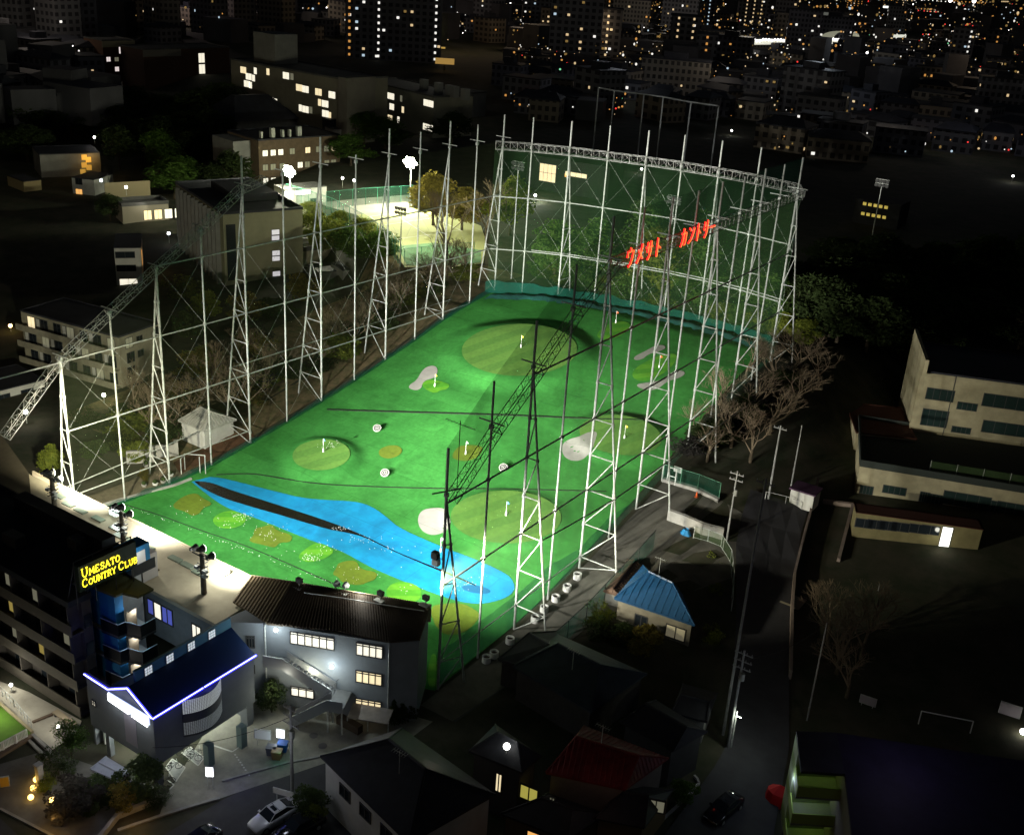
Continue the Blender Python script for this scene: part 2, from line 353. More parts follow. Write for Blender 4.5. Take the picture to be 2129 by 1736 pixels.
patch(outline([(896, 1362), (905, 1358), (912, 1385), (911, 1425), (898, 1432), (890, 1425), (890, 1390)]), 'turf_patch', LIME, .05, 'lime strip beside the end wall of the clubhouse', 'turf patch')
patch(ell(477, 1081, 34, 18, -.08, 26), 'turf_patch', LIME, .05, 'lime oval patch scattered with balls, nearest the left fence', 'turf patch')
patch(outline([(614, 1159), (650, 1130), (672, 1130), (697, 1145), (680, 1160), (660, 1166), (640, 1170)]), 'turf_patch', LIME, .05, 'lime leaf-shaped patch covered in balls, touching the river bank', 'turf patch')
patch(outline([(801, 1232), (812, 1214), (840, 1208), (870, 1218), (878, 1234), (870, 1250), (835, 1256), (810, 1248)]), 'turf_patch', LIME, .05, 'lime oval patch just beyond the right end of the clubhouse roof', 'turf patch')

# the blue river: two banks joined by cross strips, and the dark sunken channel along it
UP = [(436, 992), (462, 994), (532, 1012), (580, 1024), (620, 1034), (657, 1039), (727, 1042), (757, 1047), (782, 1059), (807, 1078), (827, 1097), (907, 1133), (995, 1166), (1047, 1190), (1064, 1203), (1069, 1216)]
LO = [(398, 1002), (430, 1028), (468, 1056), (532, 1077), (607, 1108), (657, 1128), (712, 1146), (757, 1173), (807, 1196), (907, 1236), (957, 1252), (1002, 1257), (1045, 1246), (1064, 1236), (1070, 1224)]
def resamp(L, n):
    d = [0]
    for a, b in zip(L, L[1:]): d.append(d[-1] + math.dist(a, b))
    out = []
    for i in range(n):
        t = d[-1] * i / (n - 1); k = max(j for j in range(len(d)) if d[j] <= t + 1e-9); k = min(k, len(L) - 2); u = (t - d[k]) / (d[k + 1] - d[k])
        out.append((L[k][0] + (L[k + 1][0] - L[k][0]) * u, L[k][1] + (L[k + 1][1] - L[k][1]) * u))
    return out
def spl(L, it=2):
    for _ in range(it):
        q = [L[0]]
        for a, b in zip(L, L[1:]): q += [(a[0] * .75 + b[0] * .25, a[1] * .75 + b[1] * .25), (a[0] * .25 + b[0] * .75, a[1] * .25 + b[1] * .75)]
        L = q + [L[-1]]
    return L
def strip(A, B, dz, K=8, n=60, sag=0):
    A = resamp(spl(A), n); B = resamp(spl(B), n); mb = MB(); P = []
    for a, b in zip(A, B):
        pa, pb = onf(*a), onf(*b)
        for k in range(K + 1):
            q = pa.lerp(pb, k / K); P.append((q[0], q[1], hf(q[0], q[1]) + dz - sag * math.sin(math.pi * k / K)))
    F = [(i * (K + 1) + k, i * (K + 1) + k + 1, (i + 1) * (K + 1) + k + 1, (i + 1) * (K + 1) + k) for i in range(n - 1) for k in range(K)]
    return mb._a(P, F)
tag(strip(UP, LO, .045).build('painted_river', BLUE, smooth=True), kind='structure')
WAT = mat('channel_water', (.012, .010, .006), .08, noise=.5, nscale=2, bump=1.0, spec=.8)
CU = [(404, 1001), (437, 1003), (475, 1018), (532, 1036), (594, 1056), (657, 1076), (707, 1094), (757, 1114), (807, 1140), (857, 1162), (932, 1190), (989, 1217)]
CL = [(405, 1003), (414, 1011), (452, 1032), (488, 1044), (532, 1057), (594, 1075), (644, 1090), (682, 1101), (720, 1108), (757, 1117), (807, 1142), (857, 1164), (989, 1219)]
tag(strip(CU, CL, .075, K=6).build('water_channel', WAT, smooth=True), kind='structure')
PUD = mat('puddle', (.01, .12, .28), .08, spec=.8)
patch(ell(990, 1226, 30, 8, .15), 'puddle', PUD, .07, None, None, 'structure')
DARKSTRIP = mat('dark_strip', (.012, .03, .012), .9)
def ribbon(L, w, name, label, dz=.07, m=DARKSTRIP, n=40, h=.06):
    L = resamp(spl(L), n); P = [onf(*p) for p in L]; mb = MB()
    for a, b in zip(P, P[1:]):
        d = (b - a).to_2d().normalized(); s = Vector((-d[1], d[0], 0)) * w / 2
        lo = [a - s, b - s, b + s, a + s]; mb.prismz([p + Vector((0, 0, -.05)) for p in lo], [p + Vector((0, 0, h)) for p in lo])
    return tag(mb.build(name, m), label, 'field line')
ribbon([(680, 851), (760, 854), (900, 858), (1100, 864), (1215, 870), (1350, 872)], .55, 'dark_line', 'black strip painted as shadow line of a field step beyond the small raised green')  # dark colour stands in for the shadow line of a field step
ribbon([(450, 987), (520, 984), (560, 990), (640, 1004), (720, 1010), (900, 1016), (1000, 1016), (1120, 1018), (1260, 1022)], .22, 'dark_line', 'thin dark rope line between the discs and the blue river')
ribbon([(262, 1050), (330, 1070), (420, 1104), (500, 1130), (600, 1172), (712, 1222)], .12, 'dark_line', 'thin dark line nearest the hitting bays, dotted with balls')

# golf balls, flags, bullseye discs
BALL = mat('ball_white', (.85, .85, .8), .35)
mb = MB(); rb = random.Random(3)
def scatter(cx, cy, sx, sy, n):
    for _ in range(n):
        p = onf(cx + rb.gauss(0, sx), cy + rb.gauss(0, sy), .1); mb.ball(p, rb.uniform(.028, .045), 5, 4)
for a in [(503, 1075, 11, 6, 45), (470, 1088, 14, 6, 14), (558, 1108, 18, 9, 32), (648, 1161, 12, 4, 55), (680, 1140, 13, 6, 18), (735, 1198, 16, 9, 12), (850, 1230, 14, 9, 8), (690, 928, 13, 5, 26),
          (700, 1185, 120, 25, 22), (560, 1150, 80, 22, 12), (705, 1100, 14, 3, 24), (755, 1122, 22, 4, 24), (960, 1212, 18, 7, 26), (800, 1142, 20, 4, 14), (400, 1070, 20, 10, 14), (855, 1260, 14, 6, 10)]: scatter(*a)  # the clusters along the channel also imitate glints on its water
for i in range(70):
    t = rb.random(); scatter(262 + 450 * t, 1052 + 168 * t, 2, 1.2, 1)
tag(mb.build('golf_balls_and_glints', BALL), kind='stuff', label='white golf balls over the near turf, some standing in for channel glints', cat='golf balls')
FLAGC = {'y': mat('flag_yellow', (.7, .5, .05), .8), 'w': mat('flag_white', (.8, .8, .8), .8), 'r': mat('flag_red', (.6, .12, .04), .8), 'b': mat('flag_blue', (.1, .3, .7), .8)}
FL_ = [(672, 940, 'b', 'on the small raised green'), (1083, 723, 'y', 'on the largest raised green'), (904, 804, 'y', 'beside the dumbbell-shaped bunker'), (968, 945, 'w', 'on the ochre patch by the truss'),
       (1052, 1072, 'b', 'on the wide low green'), (1298, 912, 'y', 'on the low green behind the right fence'), (1370, 765, 'r', 'between the two slim bunkers'), (916, 1148, 'w', 'at the edge of the blue river'), (1280, 672, 'r', 'near the foot of the back net')]
for x, y, c, w in FL_:
    p = onf(x, y); t = thing('golf_flag', 'thin flag pole with a white base ' + w, 'flag', p, 'flags on the greens')
    m1 = MB().tube((0, 0, 0), (0, 0, 2.1), .03, 6); lpart(m1, 'pole', WHITEP, t)
    m2 = MB().tube((0, 0, 0), (0, 0, .55), .11, 8); lpart(m2, 'base_sleeve', WHITEP, t)
    m3 = MB()._a([(0, 0, 2.1), (0, 0, 1.7), (.2, .05, 1.73), (.4, 0, 1.88), (.2, .04, 2.02), (0, .03, 2.1), (0, .03, 1.7), (.2, .08, 1.73), (.4, .03, 1.88), (.2, .07, 2.02)], [(0, 1, 2, 3, 4), (5, 9, 8, 7, 6), (0, 4, 9, 5), (4, 3, 8, 9), (3, 2, 7, 8), (2, 1, 6, 7)]); lpart(m3, 'flag', FLAGC[c], t)
for x, y, w in [(784, 895, 'farthest of the three, beyond the ochre oval'), (800, 988, 'on the near side of the ochre oval'), (1046, 977, 'under the dark bar of the right fence')]:
    p = onf(x, y); t = thing('target_disc', 'round white bullseye target ' + w, 'target', p, 'bullseye targets')
    n = Vector((.25, -.55, .8)).normalized(); lpart(MB().disc((0, 0, .35), n, .62, .1, 24), 'disc', mat('disc_white', (.36, .36, .33), .7), t)
    a = n.orthogonal().normalized(); b = n.cross(a)
    for r in (.42, .19):
        mk = MB(); c = Vector((0, 0, .35)) + n * .1
        for i in range(24):
            q = [c + (a * math.cos(s) + b * math.sin(s)) * rr + n * .03 for s, rr in [(2 * math.pi * i / 24, r - .06), (2 * math.pi * (i + 1) / 24, r - .06), (2 * math.pi * (i + 1) / 24, r + .06), (2 * math.pi * i / 24, r + .06)]]
            mk.poly(q)
        lpart(mk, 'ring_mark', BLACK, t)
    lpart(MB().box(-.12, -.1, -.15, .12, .25, .35), 'stand', DARKSTEEL, t)

mb = MB(); P = []
for j in range(40):
    Y = 93 + 2 * j
    for i in range(8): X = lx(Y) - 1.2 - 4.2 * i; P.append((X, Y, hb(X, Y) + .06))
tag(mb._a(P, [(j * 8 + i, j * 8 + i + 1, (j + 1) * 8 + i + 1, (j + 1) * 8 + i) for j in range(39) for i in range(7)]).build('earth_bank', mat('leaf_litter', (.17, .12, .065), .95, noise=.6, nscale=.8, col2=(.06, .06, .022), bump=.5)), kind='structure')
# ---------------------------------------------------------------- net structure round the range
TZR = [(76.4, 22.3), (83, 27), (90.3, 31.5), (97.5, 36.3), (104.4, 40), (200, 40)]
TZL = [(67.3, 14.8), (75, 22), (81.7, 26), (89.3, 30.5), (96.6, 34.6), (103.3, 38.9), (112, 40), (200, 40)]
LV = [3.3 + 4.55 * k for k in range(9)]
def tower(name, label, group, base, outdir, zg, zt, top, tall=True):
    """lattice A-frame: upright leg at base, leg splayed to outdir, rungs and diagonals"""
    t = thing(name, label, 'lattice tower', (base[0], base[1], zg), group); o = Vector(outdir); k = .137
    def off(z): return k * (zt - z)
    def I(z): return Vector((0, 0, z - zg))
    def O(z): return Vector((o[0] * off(z), o[1] * off(z), z - zg))
    mb = MB(); L = [z for z in LV if zg + 1 < z < zt - 1.5]
    ul = MB().tube(I(zg - .3), I(top), .14, 8); sl = MB().tube(O(zg - 1.5), I(zt), .12, 8)
    for z in L: ul.tube(I(z - .18), I(z + .18), .2, 8); sl.tube(O(z - .15), O(z + .15), .18, 8)
    lpart(ul, 'upright_leg', STEEL, t); lpart(sl, 'splayed_leg', STEEL, t)
    for i, z in enumerate(L):
        mb.tube(I(z), O(z), .07, 6)
        if i + 1 < len(L): mb.tube(I(z), O(L[i + 1]), .07, 6)
    if L: mb.tube(I(zg), O(L[0]), .07, 6)
    lpart(mb, 'bracing', STEEL, t)
    a = MB().box(-1.5, -.06, -.06, 1.5, .06, .06, lambda x, y, z: Vector((o[0] * x - o[1] * y, o[1] * x + o[0] * y, z + zt - zg + .7))); a.box(-.18, -.18, -.2, .18, .18, .2, lambda x, y, z: Vector((x, y, z + zt - zg + .3)))
    lpart(a, 'cross_arm', STEEL, t)
    return t
def single(label, group, base, outdir, zg, zt, top):
    t = thing('net_pole', label, 'net pole', (base[0], base[1], zg), group); o = outdir
    c = MB().tube((0, 0, -.3), (0, 0, top - zg), .12, 8)
    for z in (12.4, 21.5, 30.8):
        if zg + 1 < z < zt - 1: c.tube((0, -.22, z - zg), (0, .22, z - zg), .19, 8); c.tube((0, 0, z - zg - .2), (0, 0, z - zg + .2), .19, 8)
    lpart(c, 'pole', STEEL, t)
    a = MB().box(-1.5, -.06, -.06, 1.5, .06, .06, lambda x, y, z: Vector((o[0] * x - o[1] * y, o[1] * x + o[0] * y, z + zt - zg + .7))); a.box(-.2, -.2, -.25, .2, .2, .25, lambda x, y, z: Vector((x, y, z + zt - zg + .2)))
    lpart(a, 'cross_arm', STEEL, t)
    return t
YR = [76.2 + 6.98 * i for i in range(13)]; YL = [74.6 + 7.13 * i for i in range(13)]
for i, Y in enumerate(YR):
    zt = lin(TZR, Y); zg = hb(XR, Y)
    if i % 2 == 0:
        k = i // 2; tower('lattice_tower', ORD[k] + ' lattice tower from the near end of the right-hand fence', 'lattice towers of the right fence', (XR, Y), ((1, 0) if k else (.45, .9)), zg, zt, zt + 5.2)
    else: single(ORD[i // 2] + ' lone pole from the near end of the right-hand fence', 'lone poles of the right fence', (XR, Y), (1, 0), zg, zt, zt + 5)
for i, Y in enumerate(YL):
    zt = lin(TZL, Y); zg = hb(lx(Y), Y)
    if i % 2 == 0:
        tower('lattice_tower', ORD[i // 2] + ' lattice tower from the near end of the left-hand fence', 'lattice towers of the left fence', (lx(Y), Y), (-1, 0), zg, zt, zt + (4.4 if i > 3 else .6))
    else: single(ORD[i // 2] + ' lone pole from the near end of the left-hand fence', 'lone poles of the left fence', (lx(Y), Y), (-1, 0), zg, zt, zt + (1.2 if 4 < i < 9 else 3.3 if i > 4 else .3))
for i, (X, Y) in enumerate(BACK[1:-1]):
    if i % 2 == 1: tower('lattice_tower', ORD[i // 2] + ' lattice tower from the left of the back fence', 'lattice towers of the back fence', (X, Y), (.1, 1), 13.8, 39.3, 44.5)
    else: single(ORD[i // 2] + ' lone pole from the left of the back fence', 'lone poles of the back fence', (X, Y), (.1, 1), 13.8, 39.3, 44.5)

def bar(pts, r, label, group, name='fence_bar'):
    p0 = Vector(pts[0]); mb = MB().path([Vector(p) - p0 for p in pts], r, 6); o = mb.build(name, STEEL); o.location = p0
    return tag(o, label, 'steel bar', group)
for z, w in [(12.4, 'lowest long'), (21.5, 'middle long'), (30.8, 'highest long')]:
    ys = [Y for Y in YR if lin(TZR, Y) > z - 1.2]; bar([(XR, Y, z) for Y in ys], .11, w + ' horizontal bar along the right-hand fence', 'bars of the right fence')
    ys = ([66.5] if z > 20 and z < 25 else []) + [Y for Y in YL if lin(TZL, Y) > z - 1]; bar([(lx(Y), Y, z) for Y in ys], .1, w + ' horizontal bar along the left-hand fence', 'bars of the left fence')
    bar([(X, Y, z) for X, Y in [(lx(160), 158)] + BACK[1:] + [(XR, 162)]], .1, w + ' curved bar along the back fence', 'bars of the back fence')
def outx(side, z, zt): return (XR + .137 * (zt - z)) if side > 0 else None
bar([(XR + .137 * (lin(TZR, Y) - 12.4), Y, 12.4) for Y in YR[2:11]], .09, 'long bar linking the splayed legs of the right-hand fence', 'bars of the right fence')
bar([(lx(Y) - .137 * (lin(TZL, Y) - 12.4), Y, 12.4) for Y in YL[4::2]], .08, 'long bar linking the splayed legs of the left-hand fence', 'bars of the left fence')
bar([(XR + .05, Y, 3.4) for Y in YR[:5]], .07, 'short low bar at the near end of the right-hand fence', 'bars of the right fence')
bar([(lx(Y), Y, 3.6) for Y in YL[:5]], .08, 'short low bar at the near end of the left-hand fence', 'bars of the left fence')
bar([(lx(Y) - .137 * (lin(TZL, Y) - 3.6), Y, 3.6 + .3 * (Y - 74) / 30) for Y in YL[:5:2]], .07, 'short low bar on the splayed legs at the near end of the left-hand fence', 'bars of the left fence')
bar([(X, Y + 2.1, 21.3) for X, Y in BACK[1:]], .08, 'curved bar linking the splayed legs of the back fence', 'bars of the back fence')

def truss(pts, w, h, label, group, step=1.25):
    o = bpy.data.objects; mb = MB(); p0 = Vector(pts[0])
    C = []
    for a, b in zip(pts, pts[1:]):
        a, b = Vector(a) - p0, Vector(b) - p0; d = (b - a).normalized(); s = d.cross(Vector((0, 0, 1))).normalized() * (w / 2); u = s.cross(d).normalized()
        if u[2] < 0: u = -u
        u = u * (h / 2); L = (b - a).length; n = max(1, round(L / step)); cs = [s + u, s - u, -s - u, -s + u]
        for c in cs: mb.tube(a + c, b + c, .045, 4)
        for i in range(n):
            p, q = a + d * L * i / n, a + d * L * (i + 1) / n
            for k in range(4):
                c1, c2 = cs[k], cs[(k + 1) % 4]
                mb.tube(p + c1, q + c2, .022, 3, cap=False) if i % 2 else mb.tube(p + c2, q + c1, .022, 3, cap=False)
            mb.tube(p + cs[0], p + cs[1], .03, 3, cap=False); mb.tube(p + cs[2], p + cs[3], .03, 3, cap=False)
        for k in range(4): mb.tube(b + cs[k], b + cs[(k + 1) % 4], .05, 4)
    o = mb.build('truss_beam', mat('truss_steel', (.34, .34, .32), .5, .1, noise=.4, nscale=2)); o.location = p0
    return tag(o, label, 'truss', group)
truss([(XR + .6, Y, lin(TZR, Y)) for Y in YR[:4]] + [(XR + .6, 104.4, 40), (XR + .6, 118, 40), (XR + .6, 132, 40), (XR + .6, 146, 40), (XR + .6, 160, 40)], 1.0, 1.0, 'long lattice truss climbing from the nearest tower along the right-hand fence to the red neon sign', 'lattice trusses')
truss([(lx(66), 66.6, 14.2)] + [(lx(Y) - .2, Y, lin(TZL, Y)) for Y in YL[:5]] + [(lx(108) - .2, 107, 39.6)], 1.0, 1.0, 'long pale lattice truss climbing along the left-hand fence from the hitting bays', 'lattice trusses')
truss([(lx(160), 158, 39.5)] + [(X, Y, 39.5) for X, Y in BACK[1:]] + [(XR, 161, 39.5)], 1.1, 1.3, 'curved lattice truss across the top of the back fence', 'lattice trusses')

# stay wires crossing between the poles of the left fence
mb = MB()
for i in range(12):
    Y0, Y1 = YL[i], YL[i + 1]
    for za, zb in [(3.6, 12.4), (12.4, 21.5), (21.5, 30.8)]:
        if min(lin(TZL, Y0), lin(TZL, Y1)) < zb - 1 or hb(-112, Y0) > za: continue
        mb.tube((lx(Y0), Y0, za), (lx(Y1), Y1, zb), .012, 3); mb.tube((lx(Y0), Y0, zb), (lx(Y1), Y1, za), .012, 3)
tag(mb.build('stay_wires', STEEL), 'thin crossing stay wires strung between the poles of the left fence', 'wires', kind='stuff')
mb = MB()
B2 = [(lx(160), 158)] + BACK[1:] + [(XR, 162)]
for (a, b) in zip(B2, B2[1:]):
    for za, zb in [(14.5, 21.5), (21.5, 30.8), (30.8, 39)]:
        mb.tube((*a, za), (*b, zb), .01, 3); mb.tube((*a, zb), (*b, za), .01, 3)
tag(mb.build('stay_wires', STEEL), 'thin crossing stay wires strung behind the back net', 'wires', kind='stuff')

# nets
netmat('net_back', (.06, .15, .06), .14); netmat('net_side', (.11, .19, .08), .24); netmat('net_left', (.12, .15, .08), .07)
netmat('net_top', (.015, .05, .035), .38); netmat('net_skirt', (.015, .12, .085), .5)
def netwall(cols, name, m, label, group=None):     # cols: list of (x, y, zlow, zhigh)
    mb = MB(); n = 6; P = [(x, y, a + (b - a) * k / n) for (x, y, a, b) in cols for k in range(n + 1)]
    F = [(i * (n + 1) + k, (i + 1) * (n + 1) + k, (i + 1) * (n + 1) + k + 1, i * (n + 1) + k + 1) for i in range(len(cols) - 1) for k in range(n)]
    return tag(mb._a(P, F).build(name, MATS[m]), label, 'net', group)
netwall([(XR - .2, Y, hb(XR, Y), lin(TZR, Y)) for Y in YR[:4] + [104.4] + YR[5:]], 'range_net', 'net_side', 'fine net hanging down the right-hand fence', 'range nets')
netwall([(XR - .25, Y, lin(TZR, Y) + .1, lin(TZR, Y) + 5) for Y in YR[:4] + [104.4] + YR[5:]], 'range_net', 'net_top', 'dark strip of net rising above the truss of the right-hand fence', 'range nets')
netwall([(lx(Y) + .2, Y, hb(-111, Y), lin(TZL, Y)) for Y in YL], 'range_net', 'net_left', 'nearly invisible fine net down the left-hand fence', 'range nets')
netwall([(x, y - .3, 13.9, 39.3) for x, y in B2], 'range_net', 'net_back', 'large green net across the back of the range', 'range nets')
def rag(cols, amp, seed): 
    r = random.Random(seed); out = []
    for a, b in zip(cols, cols[1:]):
        for k in range(5):
            t = k / 5; out.append(tuple(a[j] + (b[j] - a[j]) * t for j in range(3)) + (a[3] + (b[3] - a[3]) * t + r.uniform(-amp, amp),))
    return out + [cols[-1]]
netwall(rag([(x, y - .9, 13.7, 15.9) for x, y in B2], .25, 1), 'skirt_net', 'net_skirt', 'teal net skirt along the foot of the back fence', 'teal net skirts')
netwall(rag([(XR - .35, Y, hb(XR, Y), hb(XR, Y) + (4.2 if Y < 100 else 2.6 if Y < 115 else 1.3)) for Y in YR], .15, 2), 'skirt_net', 'net_skirt', 'teal net skirt along the foot of the right-hand fence', 'teal net skirts')
netwall(rag([(lx(Y) + .5, Y, hb(-111, Y), hb(-111, Y) + .9) for Y in YL], .25, 3), 'skirt_net', 'net_skirt', 'low teal net skirt along the foot of the left-hand fence', 'teal net skirts')
# loose net folds lying on the turf by the back fence
mb = MB(); rr = random.Random(4); P = []
for i in range(60):
    x = -108 + 50 * i / 59; y = backY(x) - 1.2
    for k, (dy, dz) in enumerate([(0, .05), (-.6, .55), (-1.3, .35), (-2.0, .04)]): P.append((x, y + dy * rr.uniform(.6, 1.3), hf(x, y + dy) + dz * rr.uniform(.5, 1.3) + .03))
F = [(i * 4 + k, (i + 1) * 4 + k, (i + 1) * 4 + k + 1, i * 4 + k + 1) for i in range(59) for k in range(3)]
tag(mb._a(P, F).build('net_fold', mat('teal_net_heap', (.008, .08, .062), .95, noise=.5, nscale=3), smooth=True), 'bunched teal netting heaped on the turf along the back fence', 'net heap')

# ---------------------------------------------------------------- red neon sign on the truss
NEON_R = mat('neon_red', (.5, .01, .01), .5, em=(1, .008, .012), es=3.2, sample=True)
NEON_C = mat('neon_core', (.8, .4, .1), .5, em=(1, .30, .06), es=1.3)
KANA = {'u': [[(.5, 1), (.5, .82)], [(.12, .52), (.12, .8), (.88, .8), (.8, .45), (.6, .15), (.35, 0)]], 'me': [[(.8, .98), (.6, .5), (.15, .03)], [(.3, .7), (.88, .2)]],
        'sa': [[(.04, .68), (.96, .68)], [(.3, .95), (.3, .4)], [(.7, .98), (.7, .5), (.6, .2), (.35, 0)]], 'to': [[(.35, 1), (.35, 0)], [(.35, .62), (.85, .4)]],
        'ka': [[(.08, .72), (.88, .72), (.82, .2), (.7, .05), (.55, .1)], [(.45, 1), (.42, .6), (.3, .25), (.08, 0)]], 'n': [[(.12, .9), (.4, .72)], [(.1, .05), (.5, .2), (.8, .5), (.95, .85)]],
        'ri': [[(.25, .95), (.25, .45)], [(.75, 1), (.75, .5), (.65, .2), (.4, 0)]], 'bar': [[(.05, .5), (.95, .5)]]}
p = atX(1300, 530, XR + 1.3); q = atX(1492, 462, XR + 1.3)
t = thing('neon_sign', 'red neon katakana sign on the truss of the right-hand fence', 'neon sign', (XR + 1.3, p[1], 38.9))
def strokes(pts, o3, u3, v3, nrm, w, h, offs, r, mb):
    P = [Vector((a * w, b * h)) for a, b in pts]
    for s in offs:
        Q = []
        for i, c in enumerate(P):
            a = P[max(0, i - 1)]; b = P[min(len(P) - 1, i + 1)]; d = (b - a).normalized(); e = Vector((-d[1], d[0])) * s; Q.append(o3 + u3 * (c[0] + e[0]) + v3 * (c[1] + e[1]) + nrm)
        mb.path(Q, r, 5)
y0 = 0
words = [('u', 'me', 'sa', 'to'), ('ka', 'n', 'to', 'ri', 'bar')]
starts = [atX(1303, 530, XR + 1.3)[1], atX(1416, 490, XR + 1.3)[1]]; ends = [atX(1380, 505, XR + 1.3)[1], atX(1492, 455, XR + 1.3)[1]]
for wd, a, b in zip(words, starts, ends):
    n = len(wd); st = (b - a) / n
    for i, ch in enumerate(wd):
        g = MB(); c = MB(); O = Vector((0, a + st * i - p[1], .45))
        for s_ in KANA[ch]:
            strokes(s_, O, Vector((0, 1, 0)), Vector((0, 0, 1)), Vector((0, 0, 0)), st * .76, 2.15, [-.055, .055], .045, g)
            strokes(s_, O, Vector((0, 1, 0)), Vector((0, 0, 1)), Vector((.13, 0, 0)), st * .76, 2.15, [-.05, .05], .02, c)
        lp = lpart(g, 'neon_letter', NEON_R, t); cc = lpart(c, 'neon_tube', NEON_C, lp)
fr = MB()
for a, b in zip(starts, ends):
    for z in (.5, 2.3): fr.tube((-.25, a - p[1], z), (-.25, b - p[1], z), .06, 4)
lpart(fr, 'sign_frame', DARKSTEEL, t)
lamp('neon_glow', (XR + 2.5, (starts[0] + ends[0]) / 2, 40.3), 120, (1, .03, .02), 1.2)
lamp('neon_glow', (XR + 2.5, (starts[1] + ends[1]) / 2, 40.3), 120, (1, .03, .02), 1.2)

# ---------------------------------------------------------------- floodlights over the hitting bays
HEAD = mat('flood_glass', (.9, .9, .9), .3, em=(1, 1, .95), es=9)
FC = (1, .985, .90)
def floodpole(px, py, label, lit):
    b = at(px, py, 9.0); t = thing('floodlight_pole', label, 'floodlight', b, 'floodlight poles over the hitting bays')
    lpart(MB().tube((0, 0, -.2), (0, 0, 4.4), .3, 10, .24), 'pole', mat('pole_brown', (.10, .085, .06), .7, noise=.4, nscale=4), t)
    a = MB().tube((-1.1, .25, 4.3), (1.2, .25, 4.2), .07, 5); a.tube((-1.1, -.25, 4.3), (1.2, -.25, 4.2), .07, 5)
    for z in (2.2, 2.6, 3.1): a.tube((-.75, 0, z), (.75, 0, z), .05, 4); a.tube((0, -.7, z + .1), (0, .7, z + .1), .05, 4)
    for x in (-1.1, -.3, .4, 1.2): a.tube((x, -.3, 4.25), (x, .35, 4.25), .05, 4)
    lpart(a, 'cross_arm', DARKSTEEL, t)
    for x, y, z in [(-1.1, 0, 4.65), (-.05, 0, 4.95), (1.25, 0, 4.6)]:
        h = MB().tube((x, y - .3, z + .05), (x, y + .25, z - .05), .2, 12, .42); h.box(x - .12, y - .55, z - .1, x + .12, y - .28, z + .2)
        hp = lpart(h, 'lamp_head', DARKSTEEL, t)
        if x in lit: lpart(MB().disc((x, y + .26, z - .05), (0, 1, -.15), .4, .04, 14), 'lens', HEAD, hp)
    for x, z in [(.6, 2.7), (.55, 2.15), (-.55, 2.8)]:
        lpart(MB().box(x - .25, -.45, z - .12, x + .3, -.05, z + .16), 'junction_box', mat('grey_box', (.35, .37, .35), .5), t)
    return b
bs = [floodpole(115, 1065, 'floodlight pole at the left end of the long pale roof', (-.05, 1.25)), floodpole(258, 1140, 'floodlight pole on the pale roof just behind the yellow neon sign', (-.05, 1.25)), floodpole(424, 1230, 'floodlight pole on the pale roof beside the brown clubhouse roof', (-.05, 1.25))]
KF = .43
for i, b in enumerate(bs):
    T = b + Vector((0, .9, 4.9))
    spot('flood_far', T, (T[0] * .55 - 84 * .45, 150, 14), 5.2e5 * KF, 46, .8, FC)
    spot('flood_mid', T, (T[0] * .7 - 84 * .3, 112, 1), 1.15e5 * KF, 70, .9, FC)
    spot('flood_near', T, (T[0], 84, 0), .36e5 * KF, 100, 1, FC)
    spot('flood_high', T, (T[0] * .4 - 84 * .6 + (12 if i == 2 else 0), 150, 36), 1.5e5 * KF, 62, .7, FC)
    lamp('flood_spill', b + Vector((0, 1.2, 4.2)), (200, 1250, 900)[i], FC, .3)
# ---------------------------------------------------------------- hitting-bay building with its long pale roof
def gable_local(t, F, pts): pass
BW = mat('bay_roof', (.42, .37, .26), .85, noise=.28, nscale=.35)
WALLD = mat('dark_render', (.10, .10, .10), .9, noise=.3, nscale=.5)
def Fr(t): 
    o = t.location
    return lambda x, y, z: Vector((x - o[0], y - o[1], z - o[2]))
t = thing('hitting_bay_building', 'long low building with a pale roof and skylights at the near edge of the turf', 'driving range building', (-92, 66, 0))
F = Fr(t)
rl = MB().prismz([F(-112.8, 64.6, 8.4), F(-84, 64.4, 8.4), F(-84, 61.5, 8.2), F(-72.2, 61.4, 8.2), F(-72.2, 69.1, 8.6), F(-112.8, 68.5, 8.6)],
                 [F(-112.8, 64.6, 8.75), F(-84, 64.4, 8.75), F(-84, 61.5, 8.6), F(-72.2, 61.4, 8.6), F(-72.2, 69.1, 9.0), F(-112.8, 68.5, 9.0)])
roof = lpart(rl, 'roof', BW, t)
lp = MB().box(-112.8, 69.0, 8.5, -72.3, 69.2, 9.15, F); lpart(lp, 'fascia', mat('fascia', (.5, .42, .3), .7), t)
sk = [(547, 402), (643, 454), (783, 517), (925, 594), (960, 655), (1048, 700), (1180, 744), (1400, 836), (1497, 888), (1590, 948), (470, 335)]
for x, y in sk:
    c = at(.26042 * x, 942.5 + .26042 * y, 9.05)
    s = lpart(MB().box(c[0] - .85, c[1] - .35, 8.7, c[0] + .85, c[1] + .35, 9.06, F), 'skylight', mat('skylight', (.22, .26, .2), .25, spec=.6), roof); s['label'] = 'small flat skylight'
lpart(MB().box(-112.5, 64.8, 0, -72.6, 65.0, 8.3, F), 'rear_wall', WALLD, t)
lpart(MB().box(-112.7, 64.9, 0, -112.5, 69, 8.4, F), 'end_wall', mat('end_wall', (.42, .38, .28), .9), t)
for k, z in enumerate((3.1, 6.0)):
    lpart(MB().box(-112.5, 65, z, -72.6, 69.2, z + .25, F), 'bay_floor', CONC, t)
pm = MB()
for k in range(14): pm.box(-112 + 2.9 * k, 68.8, 0, -111.8 + 2.9 * k, 69, 8.5, F)
lpart(pm, 'bay_post', STEEL, t)
tb = MB()
for z in (2.9, 5.8, 8.2):
    for k in range(14): tb.box(-111 + 2.8 * k, 67.5, z - .1, -109.5 + 2.8 * k, 67.7, z, F)
lpart(tb, 'tube_lamp', WIN_W, t)
